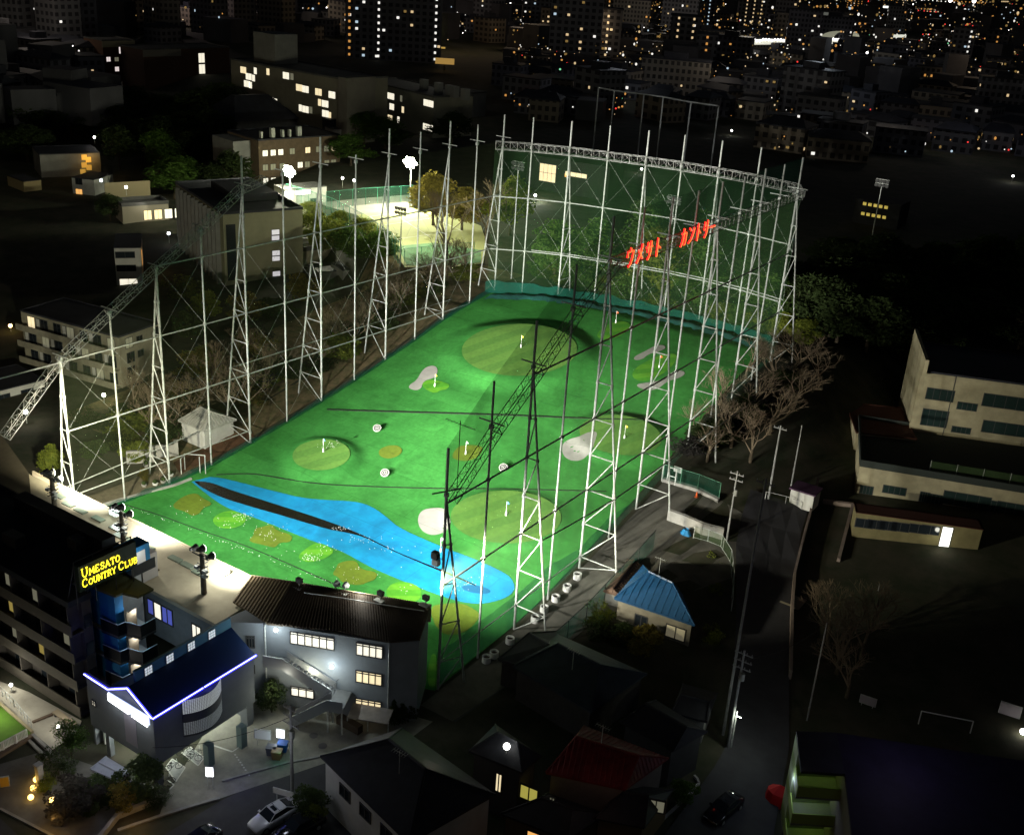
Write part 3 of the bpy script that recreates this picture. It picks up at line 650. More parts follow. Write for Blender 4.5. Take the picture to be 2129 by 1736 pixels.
for z in (2.7, 5.6, 8.0):
    al = bpy.data.lights.new('bay_light', 'AREA'); al.shape = 'RECTANGLE'; al.size = 42; al.size_y = .5; al.energy = 1500; al.color = (.95, 1, .95)
    ao = bpy.data.objects.new('bay_light', al); COL.objects.link(ao); ao.location = (-94, 68.2, z); ao.rotation_euler = (R(55), 0, 0)
# annex upper room with curtains under the roof
CL = at(323, 1228, 8.2)
aw = mat('annex_wall', (.17, .18, .17), .9, noise=.2, nscale=1)
Wl = lpart(MB().box(-84.0, 61.7, 3, -72.4, 61.9, 8.25, F), 'annex_wall', aw, t)
lpart(MB().box(-72.6, 61.9, 3, -72.4, 69, 8.25, F), 'side_wall', aw, t)
def qwin(par, name, p0, p1, z0, z1, nrm, pane, frame=DARKSTEEL, nx=2, nz=1, trans=False, fw=.11, O=None):
    """window: frame as part, lit pane as sub-part; p0,p1 ground ends of the opening, nrm outward"""
    O = O or Vector((0, 0, 0)); n = Vector((nrm[0], nrm[1], 0)).normalized(); a = Vector((p0[0], p0[1], 0)); b = Vector((p1[0], p1[1], 0))
    def B(mb, s0, s1, za, zb, d0, d1):
        q = [a.lerp(b, s0) + n * d0, a.lerp(b, s1) + n * d0, a.lerp(b, s1) + n * d1, a.lerp(b, s0) + n * d1]
        mb.prismz([Vector((c[0], c[1], za)) - O for c in q], [Vector((c[0], c[1], zb)) - O for c in q])
    L = (b - a).length; e = fw / L; mb = MB()
    B(mb, 0, 1, z0, z0 + fw, -.05, .09); B(mb, 0, 1, z1 - fw, z1, -.05, .09)
    for k in range(nx + 1): s = (1 - e) * k / nx; B(mb, s, s + e, z0 + fw, z1 - fw, -.05, .08)
    for k in range(1, nz): z = z0 + (z1 - z0) * k / nz; B(mb, e, 1 - e, z, z + fw * .7, -.05, .07)
    if trans: zz = z0 + (z1 - z0) * .76; B(mb, e, 1 - e, zz, zz + fw, -.05, .075)
    f = lpart(mb, name, frame, par); g = MB(); B(g, e * .5, 1 - e * .5, z0 + fw * .5, z1 - fw * .5, -.04, .03); lpart(g, 'pane', pane, f)
    return f
O = Vector(t.location)
CUR = mat('blue_curtain', (.05, .07, .4), .8, em=(.12, .15, .6), es=.5)
qwin(t, 'window', (-82.9, 61.7), (-81.9, 61.7), 5.3, 7.2, (0, -1), CUR, nx=1, O=O)
qwin(t, 'window', (-81.9, 61.7), (-80.7, 61.7), 5.2, 7.2, (0, -1), WIN_W, nx=1, O=O)
qwin(t, 'window', (-80.7, 61.7), (-79.0, 61.7), 5.2, 7.2, (0, -1), CUR, nx=2, O=O)
qwin(t, 'window', (-76.2, 61.7), (-74.8, 61.7), 4.6, 7.0, (0, -1), WIN_W, nx=2, O=O)

# bright glass lamp boxes on the roof edge
LB = mat('lamp_box', (.8, .9, .85), .2, em=(.75, 1, .9), es=1.6)
for (x, y, w) in [(1140, 1350 + 0, 0), (0, 0, 1)]:
    px, py = ((240, 1066) if w == 0 else (463, 1187)); c = at(px, py, 9.3)
    t2 = thing('lamp_box', 'glowing pale glass lamp box on the roof edge ' + ('behind the middle floodlight pole' if w == 0 else 'near the brown clubhouse roof'), 'lamp box', (c[0], c[1], 9.0), 'glass lamp boxes')
    lpart(MB().box(-.55, -.4, .12, .55, .4, .75), 'glass_body', LB, t2)
    fr = MB()
    for z in (.05, .75): 
        for y_ in (-.45, .4): fr.box(-.6, y_, z, .6, y_ + .06, z + .07)
        for x_ in (-.6, .55): fr.box(x_, -.45, z, x_ + .06, .45, z + .07)
    for x_ in (-.6, -.03, .55):
        for y_ in (-.45, .4): fr.box(x_, y_, .05, x_ + .06, y_ + .06, .8)
    lpart(fr, 'frame', WHITEP, t2)
    lamp('box_light', (c[0], c[1], 10.4), 350, (.85, 1, .92), .4)
# ---------------------------------------------------------------- clubhouse
GREY = mat('clubhouse_wall', (.20, .22, .235), .9, noise=.16, nscale=.5)
ROOFB = mat('roof_brown', (.075, .055, .035), .7, noise=.3, nscale=.7)
cA = Vector((-68.0, 63.8)); cB = at(811, 1337, 9.3).to_2d(); cC = at(871, 1332, 9.3).to_2d(); cD = at(892, 1264, 9.3).to_2d(); cE = Vector((-70.5, 69.4)); cF = Vector((-71.5, 61.2)); 
t = thing('clubhouse', 'grey three-storey clubhouse with lit windows and a brown ribbed roof', 'clubhouse', (-62, 68, 0)); F = Fr(t); O = Vector(t.location)
H = 9.3
foot = [cF, cA, cB, cC, cD, cE]
bodyw = lpart(MB().prism([(p[0] - O[0], p[1] - O[1]) for p in foot], 0, H), 'wall', GREY, t)
# ribbed roof: ridge near the far edge, long slope towards the viewer
def onp(x, y, z): return at(x, y, z)
R1 = [at(484, 1250, 9.3), at(556, 1296, 9.4), at(812, 1335, 9.4), at(873, 1329, 9.4), at(896, 1258, 10.3), at(715, 1228, 10.9), at(608, 1210, 10.9), at(522, 1197, 10.3)]
ev = [R1[0], R1[1], R1[2], R1[3]]; rd = [R1[7], R1[6], R1[5], R1[4]]
def ribs(par, A, B, n, m1, m2, rise=.0):
    up = MB(); 
    def P(L, s):
        s = s * (len(L) - 1); k = min(int(s), len(L) - 2); return L[k].lerp(L[k + 1], s - k)
    for i in range(n):
        a0, a1 = P(A, i / n), P(A, (i + 1) / n); b0, b1 = P(B, i / n), P(B, (i + 1) / n); Z = Vector((0, 0, 1))
        up.prismz([a0 - Z * .18 - O, a1 - Z * .18 - O, b1 - Z * .18 - O, b0 - Z * .18 - O], [a0 - O, a1 - O, b1 - O, b0 - O])
        c0 = a0.lerp(a1, .35); d0 = b0.lerp(b1, .35); c1 = a0.lerp(a1, .65); d1 = b0.lerp(b1, .65)
        up.prismz([c0 - O + Z * .01, c1 - O + Z * .01, d1 - O + Z * .01, d0 - O + Z * .01], [c0 + Z * .1 - O, c1 + Z * .1 - O, d1 + Z * .1 - O, d0 + Z * .1 - O])
    return lpart(up, 'roof', m1, par)
ra = at(700, 1312, 9.4)
r1 = ribs(t, [R1[0], R1[1]], [R1[7], R1[6]], 13, mat('roof_tan', (.20, .15, .08), .75, noise=.3, nscale=.6), None); r1['label'] = 'tan broad-ribbed roof section'
r2 = ribs(t, [R1[1], ra, R1[2], R1[3]], [R1[6], at(700, 1224, 10.9), at(800, 1241, 10.6), R1[4]], 62, ROOFB, None); r2['label'] = 'dark brown fine-ribbed roof section'
FF = [R1[7], R1[6], R1[5], R1[4]]
mb = MB()
for a, b in zip(FF, FF[1:]):
    Z = Vector((0, 0, 1)); n = Vector((0, .12, 0)); mb.prismz([a - Z * 2 - O, b - Z * 2 - O, b - Z * 2 - O + n, a - Z * 2 - O + n], [a + Z * .06 - O, b + Z * .06 - O, b + Z * .06 - O + n, a + Z * .06 - O + n])
lpart(mb, 'gutter', mat('gutter', (.35, .3, .2), .6), t)
def z2(x, y): return (388.1 + .2604 * x, 1164.3 + .2604 * y)
dAB = (cB - cA).normalized(); nAB = Vector((dAB[1], -dAB[0])); 
def fwin(x0, y0, x1, y1, pane, nx, par=t, A=cA, n=nAB, trans=True, O=O, name='window', frame=DARKSTEEL, nz=1):
    P = onplane(*z2(x0, y0), Vector((A[0], A[1], 0)), Vector((n[0], n[1], 0))); Q = onplane(*z2(x1, y1), Vector((A[0], A[1], 0)), Vector((n[0], n[1], 0)))
    z0, z1 = min(P[2], Q[2]), max(P[2], Q[2]); return qwin(par, name, P, Q, z0, z1, n, pane, frame, nx, nz, trans, O=O)
# corner pixels: top-left x,y ; bottom-right x,y of each lit window
fwin(823, 563, 1182, 722, WIN_W, 6); fwin(1352, 652, 1567, 790, WIN_W, 4); fwin(1348, 872, 1561, 1006, WIN_Y, 4); fwin(1345, 1094, 1556, 1226, WIN_Y, 4)
fwin(830, 998, 1020, 1110, WIN_W, 3)
dr = fwin(880, 790, 940, 860, WIN_D, 1, name='door'); 
dFA = (cA - cF).normalized(); nFA = Vector((dFA[1], -dFA[0]))
fwin(470, 600, 548, 700, GLASSD, 3, A=cF, n=nFA)
fwin(470, 830, 550, 905, GLASSD, 2, A=cF, n=nFA)
dp = MB(); P = Vector((cA[0] + nAB[0] * .1, cA[1] + nAB[1] * .1, 0)); dp.tube(P - O, P - O + Vector((0, 0, 9.2)), .09, 8); lpart(dp, 'downpipe', STEEL, t); dp = MB(); Q = Vector((cB[0], cB[1] - .1, 0)); dp.tube(Q - O, Q - O + Vector((0, 0, 9.2)), .07, 6)
lpart(dp, 'downpipe', STEEL, t)
# outside stair
SM = mat('stair_steel', (.14, .145, .145), .6, noise=.2, nscale=2)
def W3(x, y, d=0): 
    n3 = Vector((nAB[0], nAB[1], 0)); return onplane(*z2(x, y), Vector((cA[0], cA[1], 0)) + n3 * d, n3)
n3 = Vector((nAB[0], nAB[1], 0))
st = thing('outside_stair', 'grey steel outside staircase zigzagging down the clubhouse wall', 'staircase', (W3(900, 1000)[0], W3(900, 1000)[1], 0)); SO = Vector(st.location)
def slab(mb, a, b, w, th, off=0):
    A0, B0 = a + n3 * off, b + n3 * off; Z = Vector((0, 0, th)); mb.prismz([A0 - SO, B0 - SO, B0 + n3 * w - SO, A0 + n3 * w - SO], [A0 + Z - SO, B0 + Z - SO, B0 + n3 * w + Z - SO, A0 + n3 * w + Z - SO])
u3 = Vector((dAB[0], dAB[1], 0)); base0 = Vector((cA[0], cA[1], 0))
A1, A2, A3, A4, A5, A6 = [base0 + u3 * s + Vector((0, 0, z)) for s, z in [(.3, 5.6), (2.2, 5.6), (7.2, 2.9), (8.8, 2.9), (8.8, 2.9), (3.6, .1)]]
m1 = MB(); slab(m1, A1, A2, 1.4, .15, .1); lpart(m1, 'landing', SM, st); m1 = MB(); slab(m1, A3, A4, 2.9, .15, .1); lpart(m1, 'landing', SM, st)
m2 = MB()
def flight(a, b, off, n=14):
    for i in range(n):
        p = a.lerp(b, i / n); q = a.lerp(b, (i + 1) / n); q = Vector((q[0], q[1], p[2])); slab(m2, p, q, 1.3, .06, off)
flight(A2, A3, .1); flight(A4 - u3 * 1.5, A6, 1.7); lpart(m2, 'steps', SM, st)
m3 = MB()
def rail(a, b, off):
    A0, B0 = a + n3 * off, b + n3 * off; Z = Vector((0, 0, 1.0)); q = n3 * .04
    m3.prismz([A0 - Vector((0, 0, .25)) - SO, B0 - Vector((0, 0, .25)) - SO, B0 - Vector((0, 0, .25)) + q - SO, A0 - Vector((0, 0, .25)) + q - SO], [A0 + Z - SO, B0 + Z - SO, B0 + Z + q - SO, A0 + Z + q - SO])
rail(A1, A2, 1.5); rail(A2, A3, 1.5); rail(A2, A3, .12); rail(A4, A3, 3.0); rail(A4 - u3 * 1.5, A6, 3.0); rail(A4 - u3 * 1.5, A6, 1.72)
lpart(m3, 'balustrade', mat('balustrade', (.20, .205, .21), .45, .3), st)
m4 = MB()
for a, b, o_ in [(A1, A2, 1.52), (A2, A3, 1.52), (A4 - u3 * 1.5, A6, 3.02)]: m4.tube(a + n3 * o_ + Vector((0, 0, 1.05)) - SO, b + n3 * o_ + Vector((0, 0, 1.05)) - SO, .04, 5)
for s, o_ in [(7.3, 1.4), (8.7, 2.9), (7.3, 2.9)]: p = base0 + u3 * s + n3 * o_; m4.tube(p - SO, p + Vector((0, 0, 2.95)) - SO, .08, 6)
lpart(m4, 'handrail', STEEL, st)
for x, y, w in [(712, 558, 'at the top of the outside stair'), (1157, 853, 'above the stair landing')]:
    p = W3(x, y, .3); wl_ = thing('wall_lamp', 'bright round clubhouse wall lamp ' + w, 'wall lamp', p, 'clubhouse wall lamps')
    lpart(MB().ball((0, 0, 0), .2, 10, 7), 'globe', mat('lamp_white', (1, 1, 1), .3, em=(.92, 1, 1), es=14), wl_); lpart(MB().tube((0, 0, 0), -n3 * .3, .07, 6), 'bracket', DARKSTEEL, wl_)
    lamp('wall_light', p + n3 * 1.4, 330, (.85, .97, 1), .15)
# lean-to shelter at the foot
sh = thing('shelter', 'small pale lean-to roof on posts at the foot of the clubhouse wall', 'shelter', (-59.6, 66.2, 0)); so_ = Vector(sh.location)
a = [W3(1117, 1170, .1), W3(1550, 1225, .1)]
q0, q1 = base0 + u3 * 8.9 + Vector((0, 0, 1.75)), base0 + u3 * 13.0 + Vector((0, 0, 1.75)); 
mb = MB(); Z = Vector((0, 0, .1)); D = n3 * 1.9 - Vector((0, 0, .35)); mb.prismz([q0 - so_ - Z + n3 * .05, q1 - so_ - Z + n3 * .05, q1 + D - so_ - Z, q0 + D - so_ - Z], [q0 - so_ + n3 * .05, q1 - so_ + n3 * .05, q1 + D - so_, q0 + D - so_])
lpart(mb, 'roof', mat('shelter_roof', (.30, .27, .24), .5, noise=.3, nscale=1), sh)
for p in (q0 + D, q1 + D, (q0 + q1) / 2 + D): mb = MB(); mb.tube(Vector((p[0], p[1], 0)) - so_ - Vector((n3[0], n3[1], 0)) * .1, p - so_ - n3 * .1, .06, 6); lpart(mb, 'post', STEEL, sh)
lpart(MB().box(-.8, -.6, 0, 2.0, .1, .9), 'counter', mat('dark_wood', (.05, .035, .02), .8), sh)
# roof-top lamps of the clubhouse
for i, (x, y, w) in enumerate([(622, 1216, 'nearest the tan roof section'), (698, 1224, 'left one of the round pair'), (717, 1227, 'right one of the round pair'), (791, 1243, 'on the right half of the ridge'), (885, 1252, 'at the right end of the ridge')]):
    p = at(x, y, 10.9); t3 = thing('roof_floodlight', 'floodlight on the ridge of the brown clubhouse roof, ' + w, 'floodlight', p, 'floodlights on the clubhouse ridge')
    hd = MB().tube((0, -.2, .55), (0, .25, .5), .2, 12, .38) if i in (1, 2) else MB().box(-.32, -.2, .3, .32, .22, .78)
    hp = lpart(hd, 'lamp_head', mat('head_grey', (.3, .32, .3), .5) if i in (1, 2) else DARKSTEEL, t3)
    lpart(MB().disc((0, .27, .5), (0, 1, -.1), .33, .03, 12) if i in (1, 2) else MB().box(-.27, .225, .35, .27, .25, .73), 'lens', HEAD, hp)
    lpart(MB().tube((0, 0, -.3), (0, 0, .4), .06, 6).box(-.5, -.5, -.25, .5, .1, -.15), 'stand', STEEL, t3)
    if i in (0, 1, 3):
        spot('flood_club', p + Vector((0, .6, .5)), (-70 + 4 * i, 122 + 8 * i, 6), 2.0e5 * KF, 75, .9, FC)
lamp('ridge_spill', at(735, 1228, 11) + Vector((.5, .5, .8)), 500, FC, .3)
cable = MB().path([at(x, y, 10.95) for x, y in [(632, 1232), (700, 1241), (790, 1256), (882, 1270)]], .05, 4)
tag(cable.build('roof_cable', STEEL), 'thin pale cable conduit running along the clubhouse roof ridge', 'cable')
# ---------------------------------------------------------------- entrance building with blue light strips
def z3(x, y): return (.1824 * x, 1330.6 + .18237 * y)
def z1(x, y): return (.26042 * x, 942.5 + .26042 * y)
EW = mat('entrance_wall', (.11, .12, .125), .85, noise=.15, nscale=.6)
BROOF = mat('blue_black_roof', (.012, .03, .09), .35, spec=.5)
TEAL = mat('teal_wall', (.02, .10, .15), .7)
LED = mat('led_blue_white', (.5, .5, 1), .4, em=(.42, .42, 1), es=5.5, sample=True)
LEDH = mat('led_halo_blue', (.1, .1, .8), .4, em=(.05, .05, 1), es=2.2, sample=True)
t = thing('entrance_building', 'dark entrance building on pillars with a blue-lit gabled roof and a curved glass-block bay', 'building', (-70, 55, 0)); F = Fr(t); O = Vector(t.location)
X0, Y0, Y1, ZE, ZB = -66.6, 49.2, 60.9, 7.9, 2.45
lpart(MB().box(X0 - .25, Y0, ZB, X0, Y1, ZE, F).box(-75.7, Y0, ZB, X0 - .25, Y0 + .25, ZE + .2, F).box(-69.9, Y1 - .25, 0, X0 - .25, Y1, ZE, F).box(-75.8, Y0 + .25, 0, -75.6, Y1 - .25, 5.0, F), 'wall', EW, t)
lpart(MB().box(-75.5, Y0 + .3, ZB + .02, X0 - .3, Y1 - .3, ZB + .3, F), 'floor_slab', EW, t)
XP, ZP, XV = -69.5, 9.6, -72.3
rf = MB().prismz([F(X0 + .25, Y0 - .15, ZE - .1), F(X0 + .25, Y1, ZE - .1), F(XP, Y1, ZP - .1), F(XP, Y0 - .15, ZP - .1)], [F(X0 + .25, Y0 - .15, ZE + .08), F(X0 + .25, Y1, ZE + .08), F(XP, Y1, ZP + .08), F(XP, Y0 - .15, ZP + .08)])
roofE = lpart(rf, 'roof', BROOF, t)
lpart(MB().prismz([F(XP - .02, Y0 - .15, ZP - .1), F(XP - .02, Y0 + 2.2, ZP - .1), F(XV, Y0 + 2.2, 8.1), F(XV, Y0 - .15, 8.1)], [F(XP - .02, Y0 - .15, ZP + .08), F(XP - .02, Y0 + 2.2, ZP + .08), F(XV, Y0 + 2.2, 8.25), F(XV, Y0 - .15, 8.25)]), 'roof', BROOF, t)
lpart(MB().prismz([F(X0 - .1, Y0 + .02, ZE), F(XP, Y0 + .02, ZP - .12), F(XV, Y0 + .02, 8.1)], [F(X0 - .1, Y0 + .2, ZE), F(XP, Y0 + .2, ZP - .12), F(XV, Y0 + .2, 8.1)]), 'gable_wall', EW, t)
lpart(MB().box(XP - .32, Y0 + .7, 5.3, XP - .04, Y1, 10.75, F), 'parapet', TEAL, t)
lpart(MB().box(-76, Y0 + 2.3, 5.0, XP - .35, 61.6, 5.2, F), 'terrace', mat('terrace', (.035, .036, .034), .9, noise=.3, nscale=1), t)
for x, y in [(1240, 440), (1418, 343), (1595, 238), (1765, 140)]:
    c = atX(.25 * x, .25 * y + 1302.4, XP); c[2] = 10.17
    w = MB().box(XP - .02, c[1] - .42, c[2] - .45, XP + .02, c[1] + .42, c[2] + .45, F); f = lpart(w, 'window', DARKSTEEL, t); g = MB()
    for i in range(3):
        for j in range(3): g.box(XP + .02, c[1] - .38 + .27 * i, c[2] - .4 + .28 * j, XP + .04, c[1] - .16 + .27 * i, c[2] - .17 + .28 * j, F)
    lpart(g, 'glass_block', mat('block_lit', (.6, .7, .7), .3, em=(.75, .82, .85), es=.55), f)
def ledrun(a, b, n=1):
    a, b = Vector(a), Vector(b); d = b - a
    f = lpart(MB().tube(a + d * .003 - O, b - d * .003 - O, .12, 8), 'strip_and_halo', LEDH, t); lpart(MB().tube(a + d * .003 - O + Vector((.05, -.09, .06)), b - d * .003 - O + Vector((.05, -.09, .06)), .05, 8), 'bright_core', LED, f)  # wide blue tube builds the halo round the light strip into its shape
E_ = .12
ledrun((X0 + .3, Y0 - .2, ZE + .0), (X0 + .3, 54.6, ZE)); ledrun((X0 + .3, 54.75, ZE), (X0 + .3, Y1 + .1, ZE))
ledrun((X0 + .2, Y0 - .22, ZE), (XP, Y0 - .22, ZP)); ledrun((XP, Y0 - .22, ZP), (XV, Y0 - .22, 8.15)); ledrun((XV, Y0 - .22, 8.15), (-75.6, Y0 - .22, 8.25))
hal = MB()
hal.box(X0 + .02, Y0, ZE - .5, X0 + .05, Y1, ZE - .14, F); 
lpart(hal, 'halo_band', mat('halo_blue', (.03, .05, .3), .5), t)  # blue wall band carries the halo below the strip in its colour
for k in range(5): lamp('led_light', (X0 + .9, Y0 + 1 + 2.4 * k, ZE + .3), 14, (.12, .15, 1), .3)
for x in (-67.5, -69.5, -71.5, -74): lamp('led_light', (x, Y0 - .9, 8.6), 14, (.2, .22, 1), .3)
# blown-out white letters on the gable front
lt = MB(); a = atY(230, 1436, Y0 - .2); b = atY(309, 1492, Y0 - .2)
wds = thing('white_sign', 'row of glaring white sign letters under the blue gable strip', 'sign', (-70, Y0 - .1, 7), None)
rr = random.Random(8); N = 15
for i in range(N):
    if i == 8: continue
    x0 = -72.3 + 5.3 * i / N; z = 7.35 - .02 * i; 
    m_ = MB(); m_.box(x0 + 70, -.22, z - .38 - 7, x0 + .1 + 70, -.12, z + .36 - 7); m_.box(x0 + .12 + 70, -.22, z + (.2 if i % 3 else -.1) - 7, x0 + .3 + 70, -.12, z + (.36 if i % 3 else .1) - 7); m_.box(x0 + .12 + 70, -.22, z - .38 - 7, x0 + .3 + 70, -.12, z - .22 - 7)
    lpart(m_, 'letter', mat('sign_white', (1, 1, 1), .4, em=(.93, .96, 1), es=5), wds)
lpart(MB().box(-2.4, -.1, -.1, 3.1, -.02, .8), 'backing', mat('sign_back', (.6, .65, .8), .6, em=(.6, .7, 1), es=1.2), wds)
for x in (-71.5, -69.5, -67.8): lamp('sign_light', (x, Y0 - 1.0, 7.1), 60, (.88, .93, 1), .3)
# curved glass-block bay
def arc(y0, y1, sag, n=14):
    out = []
    for i in range(n + 1):
        s = i / n; out.append((X0 + .05 + sag * (1 - (2 * s - 1) ** 2), y0 + (y1 - y0) * s))
    return out
AR = arc(52.3, 56.8, .95)
GB = stripes('glass_blocks', (.30, .33, .33), (.42, .45, .45), 2.2, 0)
def curved(z0, z1, name, m, off=0, par=t):
    lo = [F(x + off, y, z0) for x, y in AR] + [F(X0 - .02, 56.8, z0), F(X0 - .02, 52.3, z0)]; hi = [p + Vector((0, 0, z1 - z0)) for p in lo]
    return lpart(MB().prismz(lo, hi), name, m, par)
BAYD = mat('bay_dark', (.04, .045, .05), .5)
def gblocks(z0, z1, m, rows):
    par = curved(z0, z1, 'bay_window', BAYD); g = MB()
    for a, b in zip(AR, AR[1:]):
        for h in range(2):
            p = (a[0] + (b[0] - a[0]) * (h * .5 + .06), a[1] + (b[1] - a[1]) * (h * .5 + .06)); q = (a[0] + (b[0] - a[0]) * (h * .5 + .44), a[1] + (b[1] - a[1]) * (h * .5 + .44))
            for r in range(rows):
                za = z0 + .04 + (z1 - z0 - .06) * r / rows; zb = za + (z1 - z0 - .06) / rows - .035
                g.poly([F(p[0] + .02, p[1], za), F(q[0] + .02, q[1], za), F(q[0] + .02, q[1], zb), F(p[0] + .02, p[1], zb)])
    lpart(g, 'glass_blocks', m, par)
gblocks(6.2, 7.75, mat('bay_glass_lit', (.4, .45, .45), .3, em=(.62, .66, .66), es=.42), 10)
curved(5.35, 6.17, 'bay_band', BAYD, .02)
gblocks(3.9, 5.32, mat('bay_glass_dim', (.3, .34, .34), .3, em=(.5, .55, .52), es=.12), 9)
curved(3.75, 3.87, 'bay_sill', BAYD, .06)
# pillars and the lit open ground floor
for x, y, lab in [(505, 1552, ''), (437, 1590, '')]:
    p = at(x, y, 0); lpart(MB().box(p[0] - .45, p[1] - .35, 0, p[0] + .25, p[1] + .35, ZB, F), 'pillar', mat('pillar_green', (.10, .14, .13), .6), t)
lpart(MB().box(X0 - .5, Y0, 0, X0 - .02, Y0 + .6, ZB, F), 'pillar', EW, t); lpart(MB().box(-73.7, Y0 + .02, 0, -73.2, Y0 + .5, ZB, F), 'pillar', EW, t)
lpart(MB().box(X0 - 1, Y1 - 1.0, 0, X0 - .05, Y1 - .3, ZB, F), 'pillar', EW, t)
lpart(MB().box(-75.2, Y0 + .8, 0, -75.0, Y1 - .5, ZB, F), 'back_wall', mat('inner_wall', (.45, .46, .42), .8), t)
for y in (51, 54, 57.5, 59.8): lamp('garage_light', (-69.5, y, 2.2), 260, (.95, 1, .9), .2)
lamp('garage_light', (-72.3, 51, 2.2), 320, (.93, 1, .93), .2)
fwin_e = qwin(t, 'window', (-75.2, Y0), (-74.6, Y0), 4.9, 5.6, (0, -1), WIN_W, DARKSTEEL, 2, 2, O=O)
lpart(MB().box(-70.6, Y0 - .04, 3.2, -69.0, Y0 - .005, 6.4, F), 'wall_panel', mat('panel', (.16, .15, .17), .7), t)

# ---------------------------------------------------------------- stair tower with zigzag balconies
st2 = thing('stair_tower', 'blue-lit stair tower with black zigzag balconies on every floor', 'stair tower', (-81, 56, 0)); F = Fr(st2); SO2 = Vector(st2.location)
BLK = mat('balcony_black', (.012, .014, .016), .4); BL2 = mat('tower_blue', (.02, .20, .42), .7)
RF = [at(*z1(x, y), 9.6) for x, y in [(800, 1312), (940, 1370), (1000, 1345), (1120, 1375), (1240, 1312)]]
bk = [Vector((-82.05, RF[-1][1] + .2, 0)), Vector((-82.05, RF[0][1], 0))]
TW = mat('tower_wall', (.30, .31, .30), .85, noise=.2, nscale=1)
lpart(MB().box(-83.05, 53.15, 0, -82.1, 60.6, 12.6, F), 'core_wall', TW, st2)
bc = RF[2]
_fx = min(RF[1][0], RF[2][0]) - .35; _ya, _yb = RF[1][1] + .1, RF[2][1] * .45 + RF[3][1] * .55
lpart(MB().box(-82.1, _ya, 0, _fx, _yb, 12.6, F), 'blue_column', BL2, st2)
lpart(MB().box(-82.1, RF[3][1] + .1, 0, -81.7, RF[4][1], 12.6, F), 'warm_wall', mat('warm_wall', (.42, .33, .24), .8), st2)
for k, z in enumerate((9.6, 6.6, 3.6)):
    d = z - 9.6; ring = [Vector((p[0], p[1], 0)) for p in RF] + bk
    lpart(MB().prismz([Vector((p[0], p[1], z - 1.5)) - SO2 for p in ring], [Vector((p[0], p[1], z - 1.3)) - SO2 for p in ring]), 'balcony_floor', CONC, st2)
    rl = MB()
    for a, b in zip(ring[:5], ring[1:5]):
        n = (b - a).cross(Vector((0, 0, 1))).normalized() * .08; rl.prismz([Vector((q[0], q[1], z - 1.6)) - SO2 for q in (a, b, b - n, a - n)], [Vector((q[0], q[1], z - .02)) - SO2 for q in (a, b, b - n, a - n)])
    r_ = lpart(rl, 'balcony_rail', BLK, st2)
    lpart(MB().path([Vector((q[0], q[1], z)) - SO2 for q in ring[:5]], .05, 5), 'handrail', mat('rail_cap', (.5, .6, .65), .3), r_)
    lamp('balcony_light', (RF[0][0] - 1.1, RF[0][1] + .6, z + .8), 75, (.9, .97, 1), .15); lamp('balcony_light', (RF[3][0] - 1.2, RF[3][1] + .6, z + .8), 110, (.6, .8, 1), .15)
    pz = MB(); 
    f = lpart(MB().box(RF[3][0] - 1.65, RF[3][1] - .3, z - 1.2, RF[3][0] - 1.55, RF[3][1] + .8, z + .9, F), 'door', mat('door_wood', (.35, .22, .12), .6), st2)
lpart(MB().prismz([Vector((p[0], p[1], 12.6)) - SO2 for p in ring], [Vector((p[0] + .1, p[1], 12.9)) - SO2 for p in ring]), 'roof', mat('tower_roof', (.10, .095, .03), .8), st2)
lpart(MB().box(-82, 57.6, 12.9, -80.2, 60.4, 15.2, F), 'upper_room', BL2, st2); lpart(MB().box(-80.19, 58.2, 13.4, -80.12, 59.8, 14.7, F), 'window', mat('upper_window', (.5, .45, .4), .6, em=(.7, .68, .62), es=.35), st2); lpart(MB().box(-80.2, 57.4, 12.9, -79.2, 60.2, 13.1, F).box(-79.3, 57.4, 13.1, -79.2, 60.2, 14.0, F), 'balcony_rail', BLK, st2); lamp('balcony_light', (-79.4, 58.8, 14.6), 26, (.7, .9, 1), .15)
lpart(MB().box(-85.6, 61.6, 8.8, -83.2, 63.5, 11.7, F), 'lift_housing', mat('housing', (.28, .26, .24), .9), st2)

# ---------------------------------------------------------------- yellow neon sign board
SX = -78.0
sg = thing('roof_sign', 'dark green rooftop board with yellow neon lettering above the stair tower', 'neon sign', (SX, 54, 13)); F = Fr(sg)
Pq = [atX(*z1(x, y), SX) for x, y in [(632, 905), (690, 1090), (1085, 718), (1085, 885)]]
ya, yb = 51.0, 57.25; zb0, zt0 = 14.85, 17.45
board = lpart(MB().box(SX - .5, ya, zb0, SX, yb, zt0, F), 'board', mat('sign_green', (.006, .022, .008), .5), sg)
fr = MB()
for y in (ya, ya + 2, ya + 4.2, yb - .1): fr.tube(F(SX - .6, y, 12.8), F(SX - .6, y, zt0 + .3), .05, 4); fr.tube(F(SX - 2.2, y, 12.8), F(SX - .6, y, zt0), .05, 4)
fr.tube(F(SX - .6, ya, zt0 + .3), F(SX - .6, yb, zt0 + .3), .05, 4); lpart(fr, 'support_frame', DARKSTEEL, sg)
